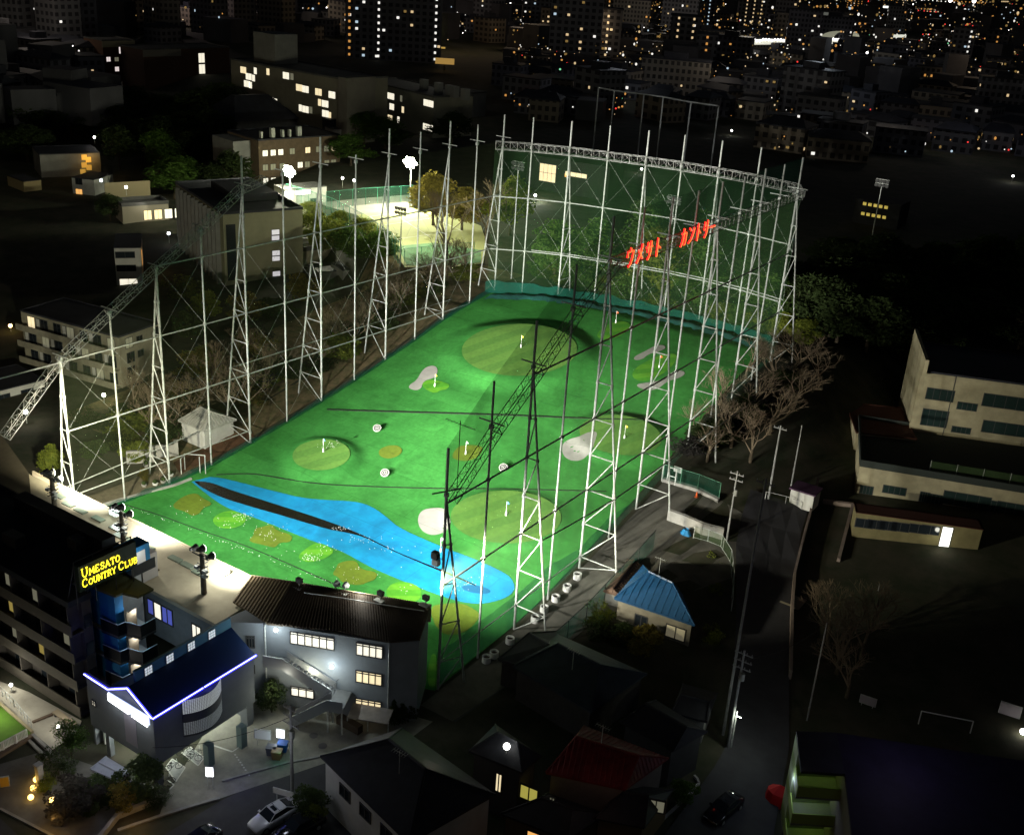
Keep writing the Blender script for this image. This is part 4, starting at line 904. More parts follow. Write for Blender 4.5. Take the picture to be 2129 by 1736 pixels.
GL = {'U': [[(.08, 1), (.1, .3), (.3, .02), (.6, .02), (.8, .3), (.82, 1)], [(-.06, 1), (.22, 1)], [(.68, 1), (.96, 1)]],
 'M': [[(.08, 0), (.12, 1), (.5, .25), (.88, 1), (.92, 0)], [(-.05, 0), (.2, 0)], [(.8, 0), (1.05, 0)]], 'E': [[(.8, .85), (.8, 1), (.12, 1), (.12, 0), (.82, 0), (.82, .18)], [(.12, .52), (.6, .52)]],
 'S': [[(.78, .72), (.78, .95), (.3, 1), (.12, .78), (.3, .55), (.65, .45), (.82, .22), (.6, 0), (.15, .05), (.12, .28)]], 'A': [[(.02, 0), (.45, 1), (.9, 0)], [(.2, .36), (.72, .36)], [(-.1, 0), (.16, 0)], [(.76, 0), (1.02, 0)]],
 'T': [[(.02, .82), (.05, 1), (.9, 1), (.93, .82)], [(.48, 1), (.48, 0)], [(.32, 0), (.64, 0)]], 'O': [[(.48, 1), (.15, .85), (.04, .5), (.15, .15), (.48, 0), (.8, .15), (.92, .5), (.8, .85), (.48, 1)]],
 'C': [[(.85, .75), (.8, .92), (.5, 1), (.15, .85), (.04, .5), (.15, .15), (.5, 0), (.85, .15)]], 'N': [[(.1, 0), (.1, 1), (.82, 0), (.82, 1)], [(-.05, 0), (.25, 0)], [(-.05, 1), (.1, 1)], [(.68, 1), (.98, 1)]],
 'R': [[(.14, 0), (.14, 1), (.65, .98), (.8, .76), (.65, .54), (.14, .5)], [(.45, .5), (.85, 0), (.98, 0)], [(0, 0), (.28, 0)]], 'Y': [[(.02, 1), (.45, .5), (.88, 1)], [(.45, .5), (.45, 0)], [(.3, 0), (.6, 0)], [(-.06, 1), (.12, 1)], [(.76, 1), (.96, 1)]],
 'L': [[(.15, 1), (.15, 0), (.8, 0), (.82, .2)], [(.02, 1), (.3, 1)]], 'B': [[(.12, 0), (.12, 1), (.6, .98), (.74, .77), (.58, .55), (.12, .52)], [(.58, .55), (.82, .3), (.62, .02), (.12, 0)]]}
NY = mat('neon_yellow', (.8, .7, .05), .4, em=(1, .80, .03), es=2.4, sample=True)
def word(s, y, z, hs):          # first letter of each word larger
    for i, ch in enumerate(s):
        if ch == ' ': y += .22; continue
        big = i == 0 or s[i - 1] == ' '; h = hs * (1.35 if big else 1); w = h * (.72 if ch != 'M' else .85); g = MB()
        for st_ in GL[ch]:
            for off in (-.02, .02):
                g.path([F(SX + .06, y + a * w + off * .5, z + b * h + off) for a, b in st_], .032, 4)
        lpart(g, 'neon_letter', NY, sg); y += w * 1.16
word('UMESATO', ya + .3, 16.25, .66); word('COUNTRY CLUB', ya + .25, 15.25, .60)
lamp('sign_glow', (SX + 1.3, 54.2, 16), 22, (1, .8, .08), .5)

# ---------------------------------------------------------------- dark apartment block beside the street
DK = mat('apartment_wall', (.075, .066, .055), .9, noise=.3, nscale=.6); FLATR = mat('flat_roof', (.015, .018, .026), .8, noise=.4, nscale=.3)
t = thing('apartment_block', 'dark four-storey apartment block with a flat roof and balconies beside the entrance building', 'apartment building', (-95, 55, 0)); F = Fr(t); O = Vector(t.location)
XA, YA = -79.6, 50.7
lpart(MB().box(-135, YA + 1.3, 0, XA, 53.0, 12.7, F).box(-135, 53.0, 0, -83.2, 60.0, 12.7, F), 'wall', DK, t)
rp = MB().box(-135, YA - .1, 12.7, XA + .1, 53.1, 13.0, F).box(-135, 53.1, 12.7, -83.1, 60.3, 13.0, F).box(-135, YA - .1, 13.0, XA + .1, YA + .15, 13.35, F).box(-135, 60.1, 13.0, -83.1, 60.3, 13.35, F).box(XA - .1, YA + .15, 13.0, XA + .1, 53.1, 13.35, F).box(-83.3, 53.1, 13.0, -83.1, 60.1, 13.35, F)
lpart(rp, 'roof', FLATR, t)
c_ = at(239, 1113, 14.2); lpart(MB().box(-100, 58.6, 13.0, c_[0], c_[1], 14.2, F).box(-100, 60.31, 0, c_[0], c_[1], 13.0, F), 'rear_block', FLATR, t)
for x, y, w_ in [(-94, 53.5, 2.2), (-102, 55, 3), (-88.5, 57, 1.4), (-110, 54, 2.4)]: lpart(MB().box(x, y, 13.02, x + w_, y + 1.2, 14.1, F), 'roof_unit', mat('unit', (.05, .05, .05), .8), t)
rr = random.Random(5)
for k in range(4):
    z = .3 + 3.05 * k
    lpart(MB().box(-135, YA, z, XA + .02, YA + 1.28, z + .18, F).box(-135, YA, z + .18, XA, YA + .12, z + 1.2, F), 'balcony', mat('balcony_wall', (.075, .066, .05), .9, noise=.2, nscale=1), t)
    for j in range(9):
        x = XA - 1.2 - 4.4 * j; pane = WIN_D if rr.random() < .3 else GLASSD
        if (k, j) in ((1, 1), (2, 2)): pane = mat('curtain_ochre', (.4, .3, .1), .7, em=(.8, .6, .15), es=.32)
        if x > -110: qwin(t, 'window', (x - 2.2, YA + 1.3), (x, YA + 1.3), z + .3, z + 2.3, (0, -1), pane, DARKSTEEL, 2, O=O)
        if x > -112: lpart(MB().box(x + .55, YA + .12, z + .2, x + .67, YA + 1.28, z + 3.0, F), 'balcony_divider', DK, t)
for y in (51.5,): 
    for k in range(4): lpart(MB().box(XA, y + .6, .6 + 3.05 * k, XA + .04, y + 1.4, 2.0 + 3.05 * k, F), 'side_window', GLASSD, t)
lamp('blue_wall_light', (-77.6, 50.0, 9.2), 45, (.08, .12, 1), .2)

# left end of the bay roof, its shade put into a brown colour
c = [at(-60, 815, 9.2), at(60, 984, 9.2), at(65, 1037, 9.2), at(-60, 985, 9.2)]
t = thing('shaded_bay_end', 'shaded left end of the pale bay roof, its shade painted dark brown', 'building', (c[1][0], c[1][1], 0)); O = Vector(t.location)
lpart(MB().prismz([Vector((p[0], p[1], 0)) - O for p in c], [Vector((p[0], p[1], 9.0)) - O for p in c]), 'wall', DK, t)
lpart(MB().prismz([p - O - Vector((0, 0, .2)) for p in c], [p - O for p in c]), 'roof', mat('shaded_bay_roof', (.07, .058, .035), .9, noise=.3, nscale=.3), t)

# ---------------------------------------------------------------- street, pavements, forecourt
def area(px, name, m, dz, kind='structure', z=0): return sheet([at(x, y, z) for x, y in px], dz, name, m)
CPAV = mat('forecourt', (.24, .235, .19), .85, noise=.35, nscale=.8, bump=.2)
area([(330, 1700), (345, 1655), (440, 1500), (520, 1440), (830, 1480), (900, 1500), (860, 1530), (680, 1585), (457, 1660)], 'forecourt', CPAV, .03)
area([(-120, 1640), (0, 1700), (105, 1800), (300, 1760), (460, 1664), (600, 1597), (700, 1578), (800, 1590), (760, 1800), (400, 1900), (-100, 1900)], 'road', mat('road', (.05, .05, .052), .85, noise=.25, nscale=.7, bump=.2), .015)
KERB = mat('kerb', (.26, .26, .24), .85, noise=.3, nscale=1.5)
def kerb(px, w, h, name='kerb', z=0, m=KERB, kind='structure', label=None, cat=None, f=hb):
    P = [at(x, y, z) for x, y in px]; mb = MB()
    for a, b in zip(P, P[1:]):
        d = (b - a).to_2d().normalized(); s = Vector((-d[1], d[0], 0)) * w / 2; q = [a - s, b - s, b + s, a + s]
        mb.prismz([Vector((p[0], p[1], f(p[0], p[1]) - .05)) for p in q], [Vector((p[0], p[1], f(p[0], p[1]) + h)) for p in q])
    o = mb.build(name, m); return tag(o, label, cat, None, kind)
kerb([(0, 1682), (105, 1736), (180, 1780)], .25, .14); kerb([(245, 1727), (345, 1693), (440, 1664), (457, 1660)], .3, .15)
kerb([(462, 1624), (530, 1604), (597, 1586), (674, 1572), (760, 1548)], .25, .13)
kerb([(205, 1750), (245, 1700), (345, 1660)], .35, .55, 'garden_wall', 0, CONC, None, 'low stone kerb wall round the hedge corner', 'low wall')
area([(0, 1682), (105, 1736), (205, 1750), (245, 1702), (345, 1662), (330, 1640), (100, 1560), (0, 1590)], 'pavement', mat('pavement', (.13, .125, .11), .85, noise=.3, nscale=1), .1)
area([(-40, 1395), (0, 1418), (60, 1440), (170, 1500), (160, 1525), (110, 1560), (70, 1525), (0, 1462), (-40, 1440)], 'paved_path', mat('pale_paving', (.42, .39, .31), .8, noise=.15, nscale=1.5), .12)
area([(-40, 1442), (0, 1470), (66, 1527), (0, 1562), (-40, 1580)], 'putting_green', mat('putting_turf', (.10, .22, .02), .95, noise=.2, nscale=1.5), .2)
kerb([(-20, 1448), (0, 1466), (68, 1526)], .25, .35, 'edge_kerb', 0, mat('sand_kerb', (.4, .34, .2), .8)); kerb([(-20, 1585), (0, 1572), (66, 1533)], .5, .3, 'edge_kerb', 0, mat('brown_kerb', (.13, .09, .06), .85))
WL = mat('road_marking', (.55, .55, .5), .8, noise=.25, nscale=2)
def line(px, w, dz=.05, m=WL, z=0):
    P = [at(x, y, z) for x, y in px]; mb = MB()
    for a, b in zip(P, P[1:]):
        d = (b - a).to_2d().normalized(); s = Vector((-d[1], d[0], 0)) * w / 2; mb.poly([Vector((p[0], p[1], hb(p[0], p[1]) + dz)) for p in (a - s, b - s, b + s, a + s)])
    return tag(mb.build('road_marking', m), kind='structure')
line([(441, 1549), (483, 1563)], .18); line([(483, 1563), (507, 1547)], .12)
for i in range(9): line([(488 + 3.6 * i, 1568 + 5.3 * i), (490 + 3.6 * i, 1570.5 + 5.3 * i)], .15)
for a in [[(345, 1595), (358, 1578), (385, 1596), (366, 1625)], [(378, 1565), (395, 1553), (425, 1575), (412, 1592)], [(348, 1622), (362, 1632), (352, 1642)]]: line(a + a[:1] if len(a) > 3 else a, .12, .06)
HTCH = mat('bay_paint', (.33, .34, .32), .85, noise=.2, nscale=3)
area([(347, 1597), (358, 1580), (383, 1596), (366, 1623)], 'parking_bay', HTCH, .045); area([(380, 1565), (395, 1555), (423, 1575), (411, 1590)], 'parking_bay', HTCH, .045)
# drain covers
for x, y in [(652, 1529), (671, 1551)]:
    p = at(x, y, 0); tag(MB().disc((p[0], p[1], .035), (0, 0, 1), .42, .02, 18).build('manhole_cover', mat('iron', (.10, .10, .095), .6, .3)), kind='structure')
# ---------------------------------------------------------------- vegetation
LEAFS = {'dark': mat('leaf_dark', (.06, .09, .022), .8, noise=.6, nscale=2.5, col2=(.022, .04, .01)), 'green': mat('leaf_green', (.10, .19, .025), .8, noise=.6, nscale=2.5, col2=(.04, .085, .012)),
         'olive': mat('leaf_olive', (.22, .25, .03), .8, noise=.6, nscale=2.5, col2=(.09, .12, .015)), 'autumn': mat('leaf_autumn', (.26, .21, .035), .8, noise=.5, nscale=2.5, col2=(.10, .085, .02)), 'grey': mat('leaf_grey', (.06, .055, .05), .9, noise=.5, nscale=3)}
for _m in LEAFS.values(): translucent(_m)
BARK = mat('bark', (.09, .07, .045), .95, noise=.4, nscale=4); TWIG = mat('twig', (.17, .13, .085), .95)
def limbs(mb, p, d, L, r, n, rr, spread=.7, keep=None):
    q = p + d * L; mb.tube(p, q, r, 5 if r > .05 else 3, r * .65, cap=False)
    if keep is not None: keep.append(q)
    if n == 0: return
    for _ in range(3 if n > 1 else 3):
        e = (d + Vector((rr.uniform(-1, 1), rr.uniform(-1, 1), rr.uniform(-.3, .7))) * spread).normalized(); limbs(mb, q, e, L * rr.uniform(.62, .82), r * .6, n - 1, rr, spread, keep)
def leafcloud(rr, r, h0, h1, n, size, clumps):
    mb = MB(); cs = []
    for _ in range(clumps):
        a = rr.uniform(0, 6.283); t = rr.random(); z = h0 + (h1 - h0) * t; w = r * math.sqrt(max(.08, 1 - (2 * t - .85) ** 2)) * rr.uniform(.35, 1); cs.append((w * math.cos(a), w * math.sin(a), z, rr.uniform(.25, .48) * r))
    for i in range(n):
        c = rr.choice(cs); v = Vector((rr.gauss(0, 1), rr.gauss(0, 1), rr.gauss(0, 1))).normalized() * c[3] * rr.uniform(.55, 1.08); p = Vector(c[:3]) + Vector((v[0], v[1], v[2] * .75))
        a = Vector((rr.gauss(0, 1), rr.gauss(0, 1), rr.gauss(0, .5))).normalized() * size * rr.uniform(.6, 1.4); b = a.orthogonal().normalized() * size * rr.uniform(.35, .7)
        mb.poly([p - a, p - b * .8, p + a, p + b])
    return mb
PROT = {}
def proto(kind, shape, seed):
    """prototype crown mesh and trunk mesh of unit tree: height 10, radius about 4"""
    k = (kind, shape, seed)
    if k in PROT: return PROT[k]
    rr = random.Random(seed * 17 + 3); tr = MB()
    if shape == 'bare':
        tr2 = MB(); tr.tube((0, 0, -.5), (0, 0, 2.6), .26, 7, .2, cap=False); 
        for _ in range(5): limbs(tr2, Vector((0, 0, rr.uniform(1.6, 2.6))), Vector((rr.uniform(-.7, .7), rr.uniform(-.7, .7), 1)).normalized(), 2.6, .13, 4, rr, .75)
        res = (tr, tr2)
    elif shape == 'bush': tr.tube((0, 0, -.3), (0, 0, 2.5), .15, 5, .05); res = (tr, leafcloud(rr, 4.2, 1.5, 7.5, 2600, .34, 26))
    elif shape == 'cone':
        tr.tube((0, 0, -.5), (0, 0, 9), .22, 6, .04); mb = MB()
        for i in range(2400):
            t = rr.random() ** .8; a = rr.uniform(0, 6.28); w = 2.6 * (1 - t) ** .8 * rr.uniform(.5, 1.1) * (1 + .25 * math.sin(a * 3 + t * 20)); p = Vector((w * math.cos(a), w * math.sin(a), 1 + 9 * t - w * .15)); u = Vector((math.cos(a), math.sin(a), -.4)) * .4; v = Vector((-math.sin(a), math.cos(a), 0)) * .16; mb.poly([p - u, p + v, p + u, p - v])
        res = (tr, mb)
    else:
        keep = []; tr.tube((0, 0, -.5), (0, 0, 3.2), .3, 7, .2, cap=False)
        for _ in range(5): limbs(tr, Vector((0, 0, 3)), Vector((rr.uniform(-.9, .9), rr.uniform(-.9, .9), 1)).normalized(), 2.2, .12, 2, rr, .8)
        res = (tr, leafcloud(rr, 4.4, 2.8, 9.6, 3400, .36, 34))
    t0 = thing('tree', 'x', 'tree', (0, 0, -900))
    a = lpart(res[0], 'trunk', BARK, t0); b = lpart(res[1], 'branches' if shape == 'bare' else 'crown', TWIG if shape == 'bare' else LEAFS[kind], t0)
    PROT[k] = (a.data, b.data); bpy.data.objects.remove(a); bpy.data.objects.remove(b); bpy.data.objects.remove(t0); return PROT[k]
tr_rng = random.Random(21)
def tree(p, h, r, kind, shape, label, group=None, name=None):
    a, b = proto(kind, shape, tr_rng.randrange(3)); nm = name or {'bare': 'bare_tree', 'bush': 'bush', 'cone': 'conifer', 'round': 'tree'}[shape]
    t = thing(nm, label, 'bush' if shape == 'bush' else 'tree', p, group, tr_rng.uniform(0, 6.28))
    R0 = {'bare': 4.5, 'bush': 4.2, 'cone': 2.6, 'round': 4.4}[shape]; H0 = {'bush': 8, 'bare': 9.5}.get(shape, 10.2); t.scale = (r / R0, r / R0, h / H0)
    for n, m in (('trunk', a), ('branches' if shape == 'bare' else 'crown', b)):
        o = bpy.data.objects.new(n, m); COL.objects.link(o); o.parent = t
    return t
G_ = lambda X, Y: Vector((X, Y, hb(X, Y)))
# trees behind the back net
L0 = [(-104, 172, 11, 4.6, 'green'), (-97, 176, 12, 5, 'green'), (-90, 180, 15, 5, 'green'), (-85, 175, 13, 5, 'olive'), (-79, 178, 12, 5, 'green'), (-74, 174, 8, 4.6, 'green'), (-69, 179, 10, 5, 'dark'), (-63, 176, 9, 5, 'green'), (-57, 178, 9.5, 5.2, 'dark'), (-51, 176, 8, 5, 'dark'), (-47, 182, 8, 5.5, 'dark'), (-93, 188, 15, 5.5, 'dark'), (-82, 189, 14, 6, 'green'), (-72, 190, 10, 6, 'dark')]
for i, (x, y, h, r, k) in enumerate(L0): tree(G_(x, y), h, r, k, 'round', ORD[i] + ' tree in the lit row behind the back net', 'trees behind the back net')
rr = random.Random(9)
for i in range(15): tree(G_(-107 + 3.7 * i, 171.5 + rr.uniform(-.6, 1)), rr.uniform(3.0, 4.6), rr.uniform(2.6, 3.4), rr.choice(['olive', 'dark', 'green']), 'bush', ORD[i] + ' low bush at the foot of the trees behind the back net', 'bushes behind the back net')
# slope of bare thicket left of the range
k = 0
for i in range(44):
    Y = 97 + 1.6 * i + rr.uniform(-.8, .8); X = lx(Y) - rr.uniform(7.5, 24 if Y < 128 else 14)
    tree(G_(X, Y), rr.uniform(5, 7.5), rr.uniform(3, 4.2), 'x', 'bare', ORD[i] + ' bare brown tree on the bank left of the range', 'bare trees on the left bank')
for i in range(20):
    Y = 92 + 3.6 * i + rr.uniform(-1, 1); X = lx(Y) - rr.uniform(7, 24 if Y < 128 else 13)
    tree(G_(X, Y), rr.uniform(2.2, 3.6), rr.uniform(2.4, 3.6), rr.choice(['dark', 'dark', 'autumn', 'olive']), 'bush', ORD[i] + ' low bush on the bank left of the range', 'bushes on the left bank')
# lit shrubs beside the tennis courts and hall
for i, (x, y, h, r, k) in enumerate([(650, 500, 5, 4, 'olive'), (672, 520, 5, 3.6, 'olive'), (700, 515, 5.5, 4, 'olive'), (730, 535, 6, 4, 'green'), (755, 520, 6, 4, 'olive'), (780, 545, 6, 4, 'green'), (800, 535, 5, 3.6, 'green'), (640, 460, 4, 3.4, 'olive'), (705, 480, 4, 3, 'olive')]):
    tree(at(x, y, 12.5), h, r, k, 'bush', ORD[i] + ' yellow-green floodlit shrub beside the tennis court', 'floodlit shrubs')
for x, y, h, r, k, s_, l in [(928, 542, 14, 6, 'x', 'bare', 'tall bare tree spreading in front of the bright tennis court'), (900, 470, 11, 5, 'autumn', 'round', 'autumn-yellow tree lit by the right tennis floodlight'), (1010, 500, 13, 5, 'x', 'bare', 'bare tree behind the far left corner tower'), (1060, 490, 12, 5, 'olive', 'round', 'green-gold tree just outside the far left corner of the range'),
                             (960, 480, 9, 5, 'autumn', 'round', 'rusty tree between the bare tree and the corner tower'), (757, 300, 9, 6, 'green', 'round', 'dark green tree above the left tennis floodlight'), (800, 310, 9, 7, 'green', 'round', 'broad dark green tree between the two tennis floodlights'), (730, 345, 8, 6, 'green', 'round', 'dark green tree right of the brick building'), (940, 300, 9, 7, 'dark', 'round', 'dark tree in front of the long university block')]:
    tree(ong(x, y), h, r, k, s_, l)
# near garden left of the range
for i, (x, y, h, r, k) in enumerate([(110, 985, 4.5, 1.8, 'olive'), (250, 940, 3, 2.2, 'dark'), (285, 955, 2.6, 2.2, 'olive'), (330, 925, 2.2, 1.8, 'dark'), (200, 950, 2.6, 2.2, 'dark'), (225, 905, 3, 2.6, 'dark'), (300, 895, 2.8, 2.4, 'olive'), (180, 890, 3, 2.6, 'dark'), (260, 880, 3, 2.4, 'dark')]):
    tree(ong(x, y), h, r, k, 'bush', ORD[i] + ' garden shrub beyond the near left towers', 'garden shrubs')
tree(ong(300, 1000), 1.8, .9, 'autumn', 'bush', 'small reddish shrub among the garden pots'); tree(ong(332, 1000), 2.6, 1.6, 'x', 'bare', 'small bare garden tree beside the second left tower')
# dark trees to the right of the range
for i, (x, y, h, r, k) in enumerate([(1690, 640, 9, 5, 'dark'), (1735, 655, 10, 5.5, 'dark'), (1790, 665, 10, 5.5, 'dark'), (1845, 690, 10, 6, 'dark'), (1900, 720, 10, 6, 'dark'), (1725, 700, 9, 5.5, 'dark'), (1800, 730, 9, 5.5, 'dark'), (1870, 750, 9, 5.5, 'dark'), (1940, 640, 9, 6, 'dark'), (1660, 690, 6, 4, 'dark'), (2000, 700, 9, 6, 'dark')]):
    tree(ong(x, y), h, r, k, 'round', ORD[i] + ' dark tree in the grove right of the back corner', 'dark grove')
for i, (x, y, h, r) in enumerate([(1470, 960, 6, 4), (1520, 930, 7, 4.5), (1440, 900, 5, 3.2), (1560, 960, 7, 4.5), (1500, 870, 7, 4.4), (1560, 860, 7, 4.4), (1600, 900, 7, 4.6), (1550, 790, 7, 4.2), (1610, 800, 7, 4.6), (1660, 780, 7, 4.6), (1650, 850, 7, 4.4), (1700, 800, 6, 4.2)]):
    tree(ong(x, y), h, r, 'x', 'bare', ORD[i] + ' bare tree on the right bank outside the range', 'bare trees on the right bank')
for i in range(10): tree(ong(1440 + 24 * i, 945 - 17 * i), 2.6, 3.2, rr.choice(['grey', 'dark']), 'bush', ORD[i] + ' dull bush under the bare trees of the right bank', 'bushes on the right bank')
for i, (x, y, h, r) in enumerate([(1740, 1400, 8, 5), (1790, 1370, 8, 5), (1720, 1330, 7, 4), (1760, 1450, 7, 4)]): tree(ong(x, y), h, r, 'x', 'bare', ORD[i] + ' pale bare tree at the edge of the school yard', 'bare trees by the school yard')
# far left dark trees
for i, (x, y, h, r) in enumerate([(340, 330, 12, 8), (390, 320, 12, 8), (440, 320, 12, 8), (300, 330, 11, 8), (350, 280, 12, 9), (420, 270, 12, 9), (250, 300, 11, 8), (200, 260, 11, 8), (470, 350, 8, 6), (230, 460, 6, 3), (280, 250, 11, 8), (460, 250, 11, 8), (90, 300, 10, 8), (150, 280, 10, 8)]):
    tree(ong(x, y), h, r, 'dark', 'round', ORD[i] + ' dark tree in the wood at the upper left', 'dark wood at the upper left')
for i in range(34):
    x, y = rr.uniform(-20, 480), rr.uniform(225, 420)
    if (235 < x < 360 and y > 370) or (70 < x < 215 and y > 300) or (180 < x and y < 240): continue
    tree(ong(x, y), rr.uniform(8, 12), rr.uniform(5, 8), rr.choice(['dark', 'dark', 'green']), 'round', ORD[i] + ' leafy tree filling the unlit wood at the upper left', 'dark wood at the upper left, back rows')
for i in range(26):
    x = rr.uniform(1680, 2140); y = rr.uniform(560, 730)
    tree(ong(x, y), rr.uniform(7, 10), rr.uniform(5, 7), 'dark', 'round', ORD[i] + ' leafy tree filling the dark grove right of the range', 'dark grove right of the range, back rows')
for i in range(16):
    x = rr.uniform(350, 640); y = rr.uniform(620, 860)
    tree(ong(x, y), rr.uniform(3, 5), rr.uniform(2.6, 4), rr.choice(['dark', 'olive', 'grey', 'autumn']), 'bush', ORD[i] + ' dull shrub on the wide slope beyond the left fence', 'shrubs on the left slope')
# street corner planting
tree(at(150, 1578), 4.4, 1.6, 'green', 'round', 'brightly lit leafy tree beside the paved path')
tree(at(122, 1612), 2.8, 1.7, 'dark', 'bush', 'dense dark bush in front of the lit leafy tree'); tree(at(160, 1690), 3.6, 2.4, 'grey', 'bush', 'big grey twiggy bush at the street corner')
tree(at(205, 1670), 2.4, 2.2, 'dark', 'bush', 'wide dark bush behind the low kerb wall'); tree(at(292, 1655), 4.2, 1.9, 'dark', 'bush', 'tall rounded hedge against the entrance pillar'); tree(at(255, 1680), 2.6, 1.3, 'autumn', 'bush', 'bush lit amber by the garden lamp')
tree(at(96, 1640), 1.6, 1.0, 'olive', 'bush', 'small hedge beside the row of amber lamps'); tree(at(320, 1670), 1.8, 1.4, 'dark', 'bush', 'low hedge end beside the forecourt')
tree(at(565, 1480), 3.6, 1.5, 'dark', 'round', 'small tree under the clubhouse outside stair'); tree(at(645, 1700), 3.2, 1.5, 'dark', 'bush', 'rounded shrub by the roadside utility pole'); tree(at(655, 1715), 2.2, 1.0, 'olive', 'bush', 'small olive shrub below the roadside utility pole')
for i, x in enumerate((818, 836, 854)): tree(at(x, 1500 - 4 * i), 2.8, .8, 'dark', 'cone', ORD[i] + ' narrow conifer right of the clubhouse windows', 'narrow conifers')
for i, (x, y, h, r, k) in enumerate([(1245, 1300, 3, 1.7, 'olive'), (1240, 1330, 3, 1.6, 'dark'), (1330, 1350, 3, 2.2, 'autumn'), (1290, 1340, 2.5, 1.6, 'dark'), (1475, 1195, 3, 1.8, 'olive'), (1488, 1250, 2.5, 1.2, 'olive'), (1480, 1340, 2.5, 1.2, 'olive'), (1420, 1670, 2.5, 1.2, 'green')]):
    tree(at(x, y), h, r, k, 'bush', ORD[i] + ' garden bush around the blue-roofed house', 'bushes round the blue-roofed house')
# ---------------------------------------------------------------- buildings round about
BEIGE = mat('beige_wall', (.34, .31, .22), .9, noise=.28, nscale=.25); OLIVEW = mat('olive_wall', (.24, .235, .15), .9, noise=.2, nscale=.3); BRICK = mat('brick_wall', (.16, .115, .07), .9, noise=.3, nscale=.8)
GREYW = mat('grey_wall', (.22, .22, .20), .9, noise=.25, nscale=.4); WHITEW = mat('white_wall', (.5, .5, .46), .9, noise=.2, nscale=.5); DARKR = mat('dark_roof', (.028, .03, .04), .7, noise=.4, nscale=.4); CONCR = mat('roof_conc', (.10, .10, .095), .9, noise=.4, nscale=.3)
class Bld:
    def __init__(s, name, label, cat, base, top, topR, depth, wall, roof, group=None, zg=None, para=.5):
        s.b = ong(*base) if zg is None else at(*base, zg); s.h = colh(s.b, top) - s.b[2]; zt = s.b[2] + s.h
        a = at(*top, zt); c = at(*topR, zt); a[2] = c[2] = s.b[2]; s.a = a; s.ex = (c - a); s.w = s.ex.length; s.ex.normalize(); s.ey = Vector((-s.ex[1], s.ex[0], 0)); 
        if s.ey.dot(a) < 0: s.ey = -s.ey
        s.d = depth; s.t = thing(name, label, cat, a, group); s.wall = s.box(-.0, 0, -3, s.w, depth, s.h, 'wall', wall)
        m = MB(); s.bx(m, -.1, -.1, s.h, s.w + .1, depth + .1, s.h + .12)
        if para: s.bx(m, -.1, -.1, s.h + .12, s.w + .1, .15, s.h + para); s.bx(m, -.1, .15, s.h + .12, .15, depth + .1, s.h + para); s.bx(m, s.w - .15, .15, s.h + .12, s.w + .1, depth + .1, s.h + para); s.bx(m, .15, depth - .15, s.h + .12, s.w - .15, depth + .1, s.h + para)
        s.roof = lpart(m, 'roof', roof, s.t)
    def P(s, u, v, z): return s.ex * u + s.ey * v + Vector((0, 0, z))
    def bx(s, mb, u0, v0, z0, u1, v1, z1): mb.box(u0, v0, z0, u1, v1, z1, s.P); return mb
    def box(s, u0, v0, z0, u1, v1, z1, name, m): return lpart(s.bx(MB(), u0, v0, z0, u1, v1, z1), name, m, s.t)
    def win(s, u, z, w, h, pane, face='f', frame=DARKSTEEL, nx=2, name='window'):
        m = MB()
        def b(mb, u0, z0, u1, z1, d0, d1):
            if face == 'f': s.bx(mb, u0, -d1, z0, u1, -d0, z1)
            elif face == 'r': s.bx(mb, s.w + d0, u0, z0, s.w + d1, u1, z1)
            else: s.bx(mb, -d1, u0, z0, -d0, u1, z1)
        b(m, u - .07, z - .07, u + w + .07, z + h + .07, -.05, .03); f = lpart(m, name, frame, s.t)
        g = MB()
        for k in range(nx): b(g, u + w * k / nx + .04, z + .03, u + w * (k + 1) / nx - .04, z + h - .03, .03, .045)
        lpart(g, 'pane', pane, f); return f
    def uz(s, x, y, face='f'):          # photograph point to (along, height) on a face
        n = s.ey if face == 'f' else s.ex; p0 = s.a if face != 'r' else s.a + s.ex * s.w
        q = onplane(x, y, p0, n) - s.a; return (q.dot(s.ex) if face == 'f' else q.dot(s.ey)), q[2]
    def wpx(s, x, y, w, h, pane, face='f', nx=2, frame=DARKSTEEL, name='window'):   # window centred on a photograph point
        u, z = s.uz(x, y, face); return s.win(u - w / 2, z - h / 2, w, h, pane, face, frame, nx, name)
v5 = lambda x, y: (304.9 + .20832 * x, 221.8 + .2083 * y)      # first detail crop
v2 = lambda x, y: (.25 * x, .25 * y + 434.0)                    # left detail crop
WD = WIN_D; WW = WIN_W; WY = WIN_Y; GD = GLASSD
# ribbed hall
b = Bld('lecture_hall', 'large olive hall with dark vertical ribs along its left side and three lit windows', 'hall', v5(830, 1790), v5(760, 1080), v5(1555, 1025), 30, OLIVEW, DARKR)
for k in range(11): b.box(-.9, 2 + 2.5 * k, -2, -.0, 2.6 + 2.5 * k, b.h - .3, 'rib', GREYW)
for k in range(10): b.box(-.12, 3.0 + 2.5 * k, 1, -.01, 4.2 + 2.5 * k, b.h - 2, 'dark_bay', GD)
for x, y in [(1286, 1254), (1286, 1312), (1291, 1462), (1291, 1518), (1295, 1668), (1295, 1722)]:
    b.wpx(*v5(x, y), 1.65, 1.05 if y in (1254, 1462, 1668) else .95, mat('hall_window', (.6, .6, .6), .5, em=(.85, .82, .85), es=.6), nx=1)
b.box(.5, -.05, 1, 2.4, -.01, b.h - 2, 'recess', GD)
b.box(b.w * .35, b.d * .3, b.h + .12, b.w * .9, b.d * .8, b.h + 1.6, 'roof_hump', DARKR)
c = Bld('hall_annex', 'low beige annex with a sunken roof terrace right of the olive hall', 'building', v5(1780, 1600), v5(1540, 1450), v5(1972, 1395), 12, BEIGE, CONCR, para=1.0)
c.box(2, 5.0, c.h + .12, 6, 5.6, c.h + 1.2, 'roof_unit', GREYW); 
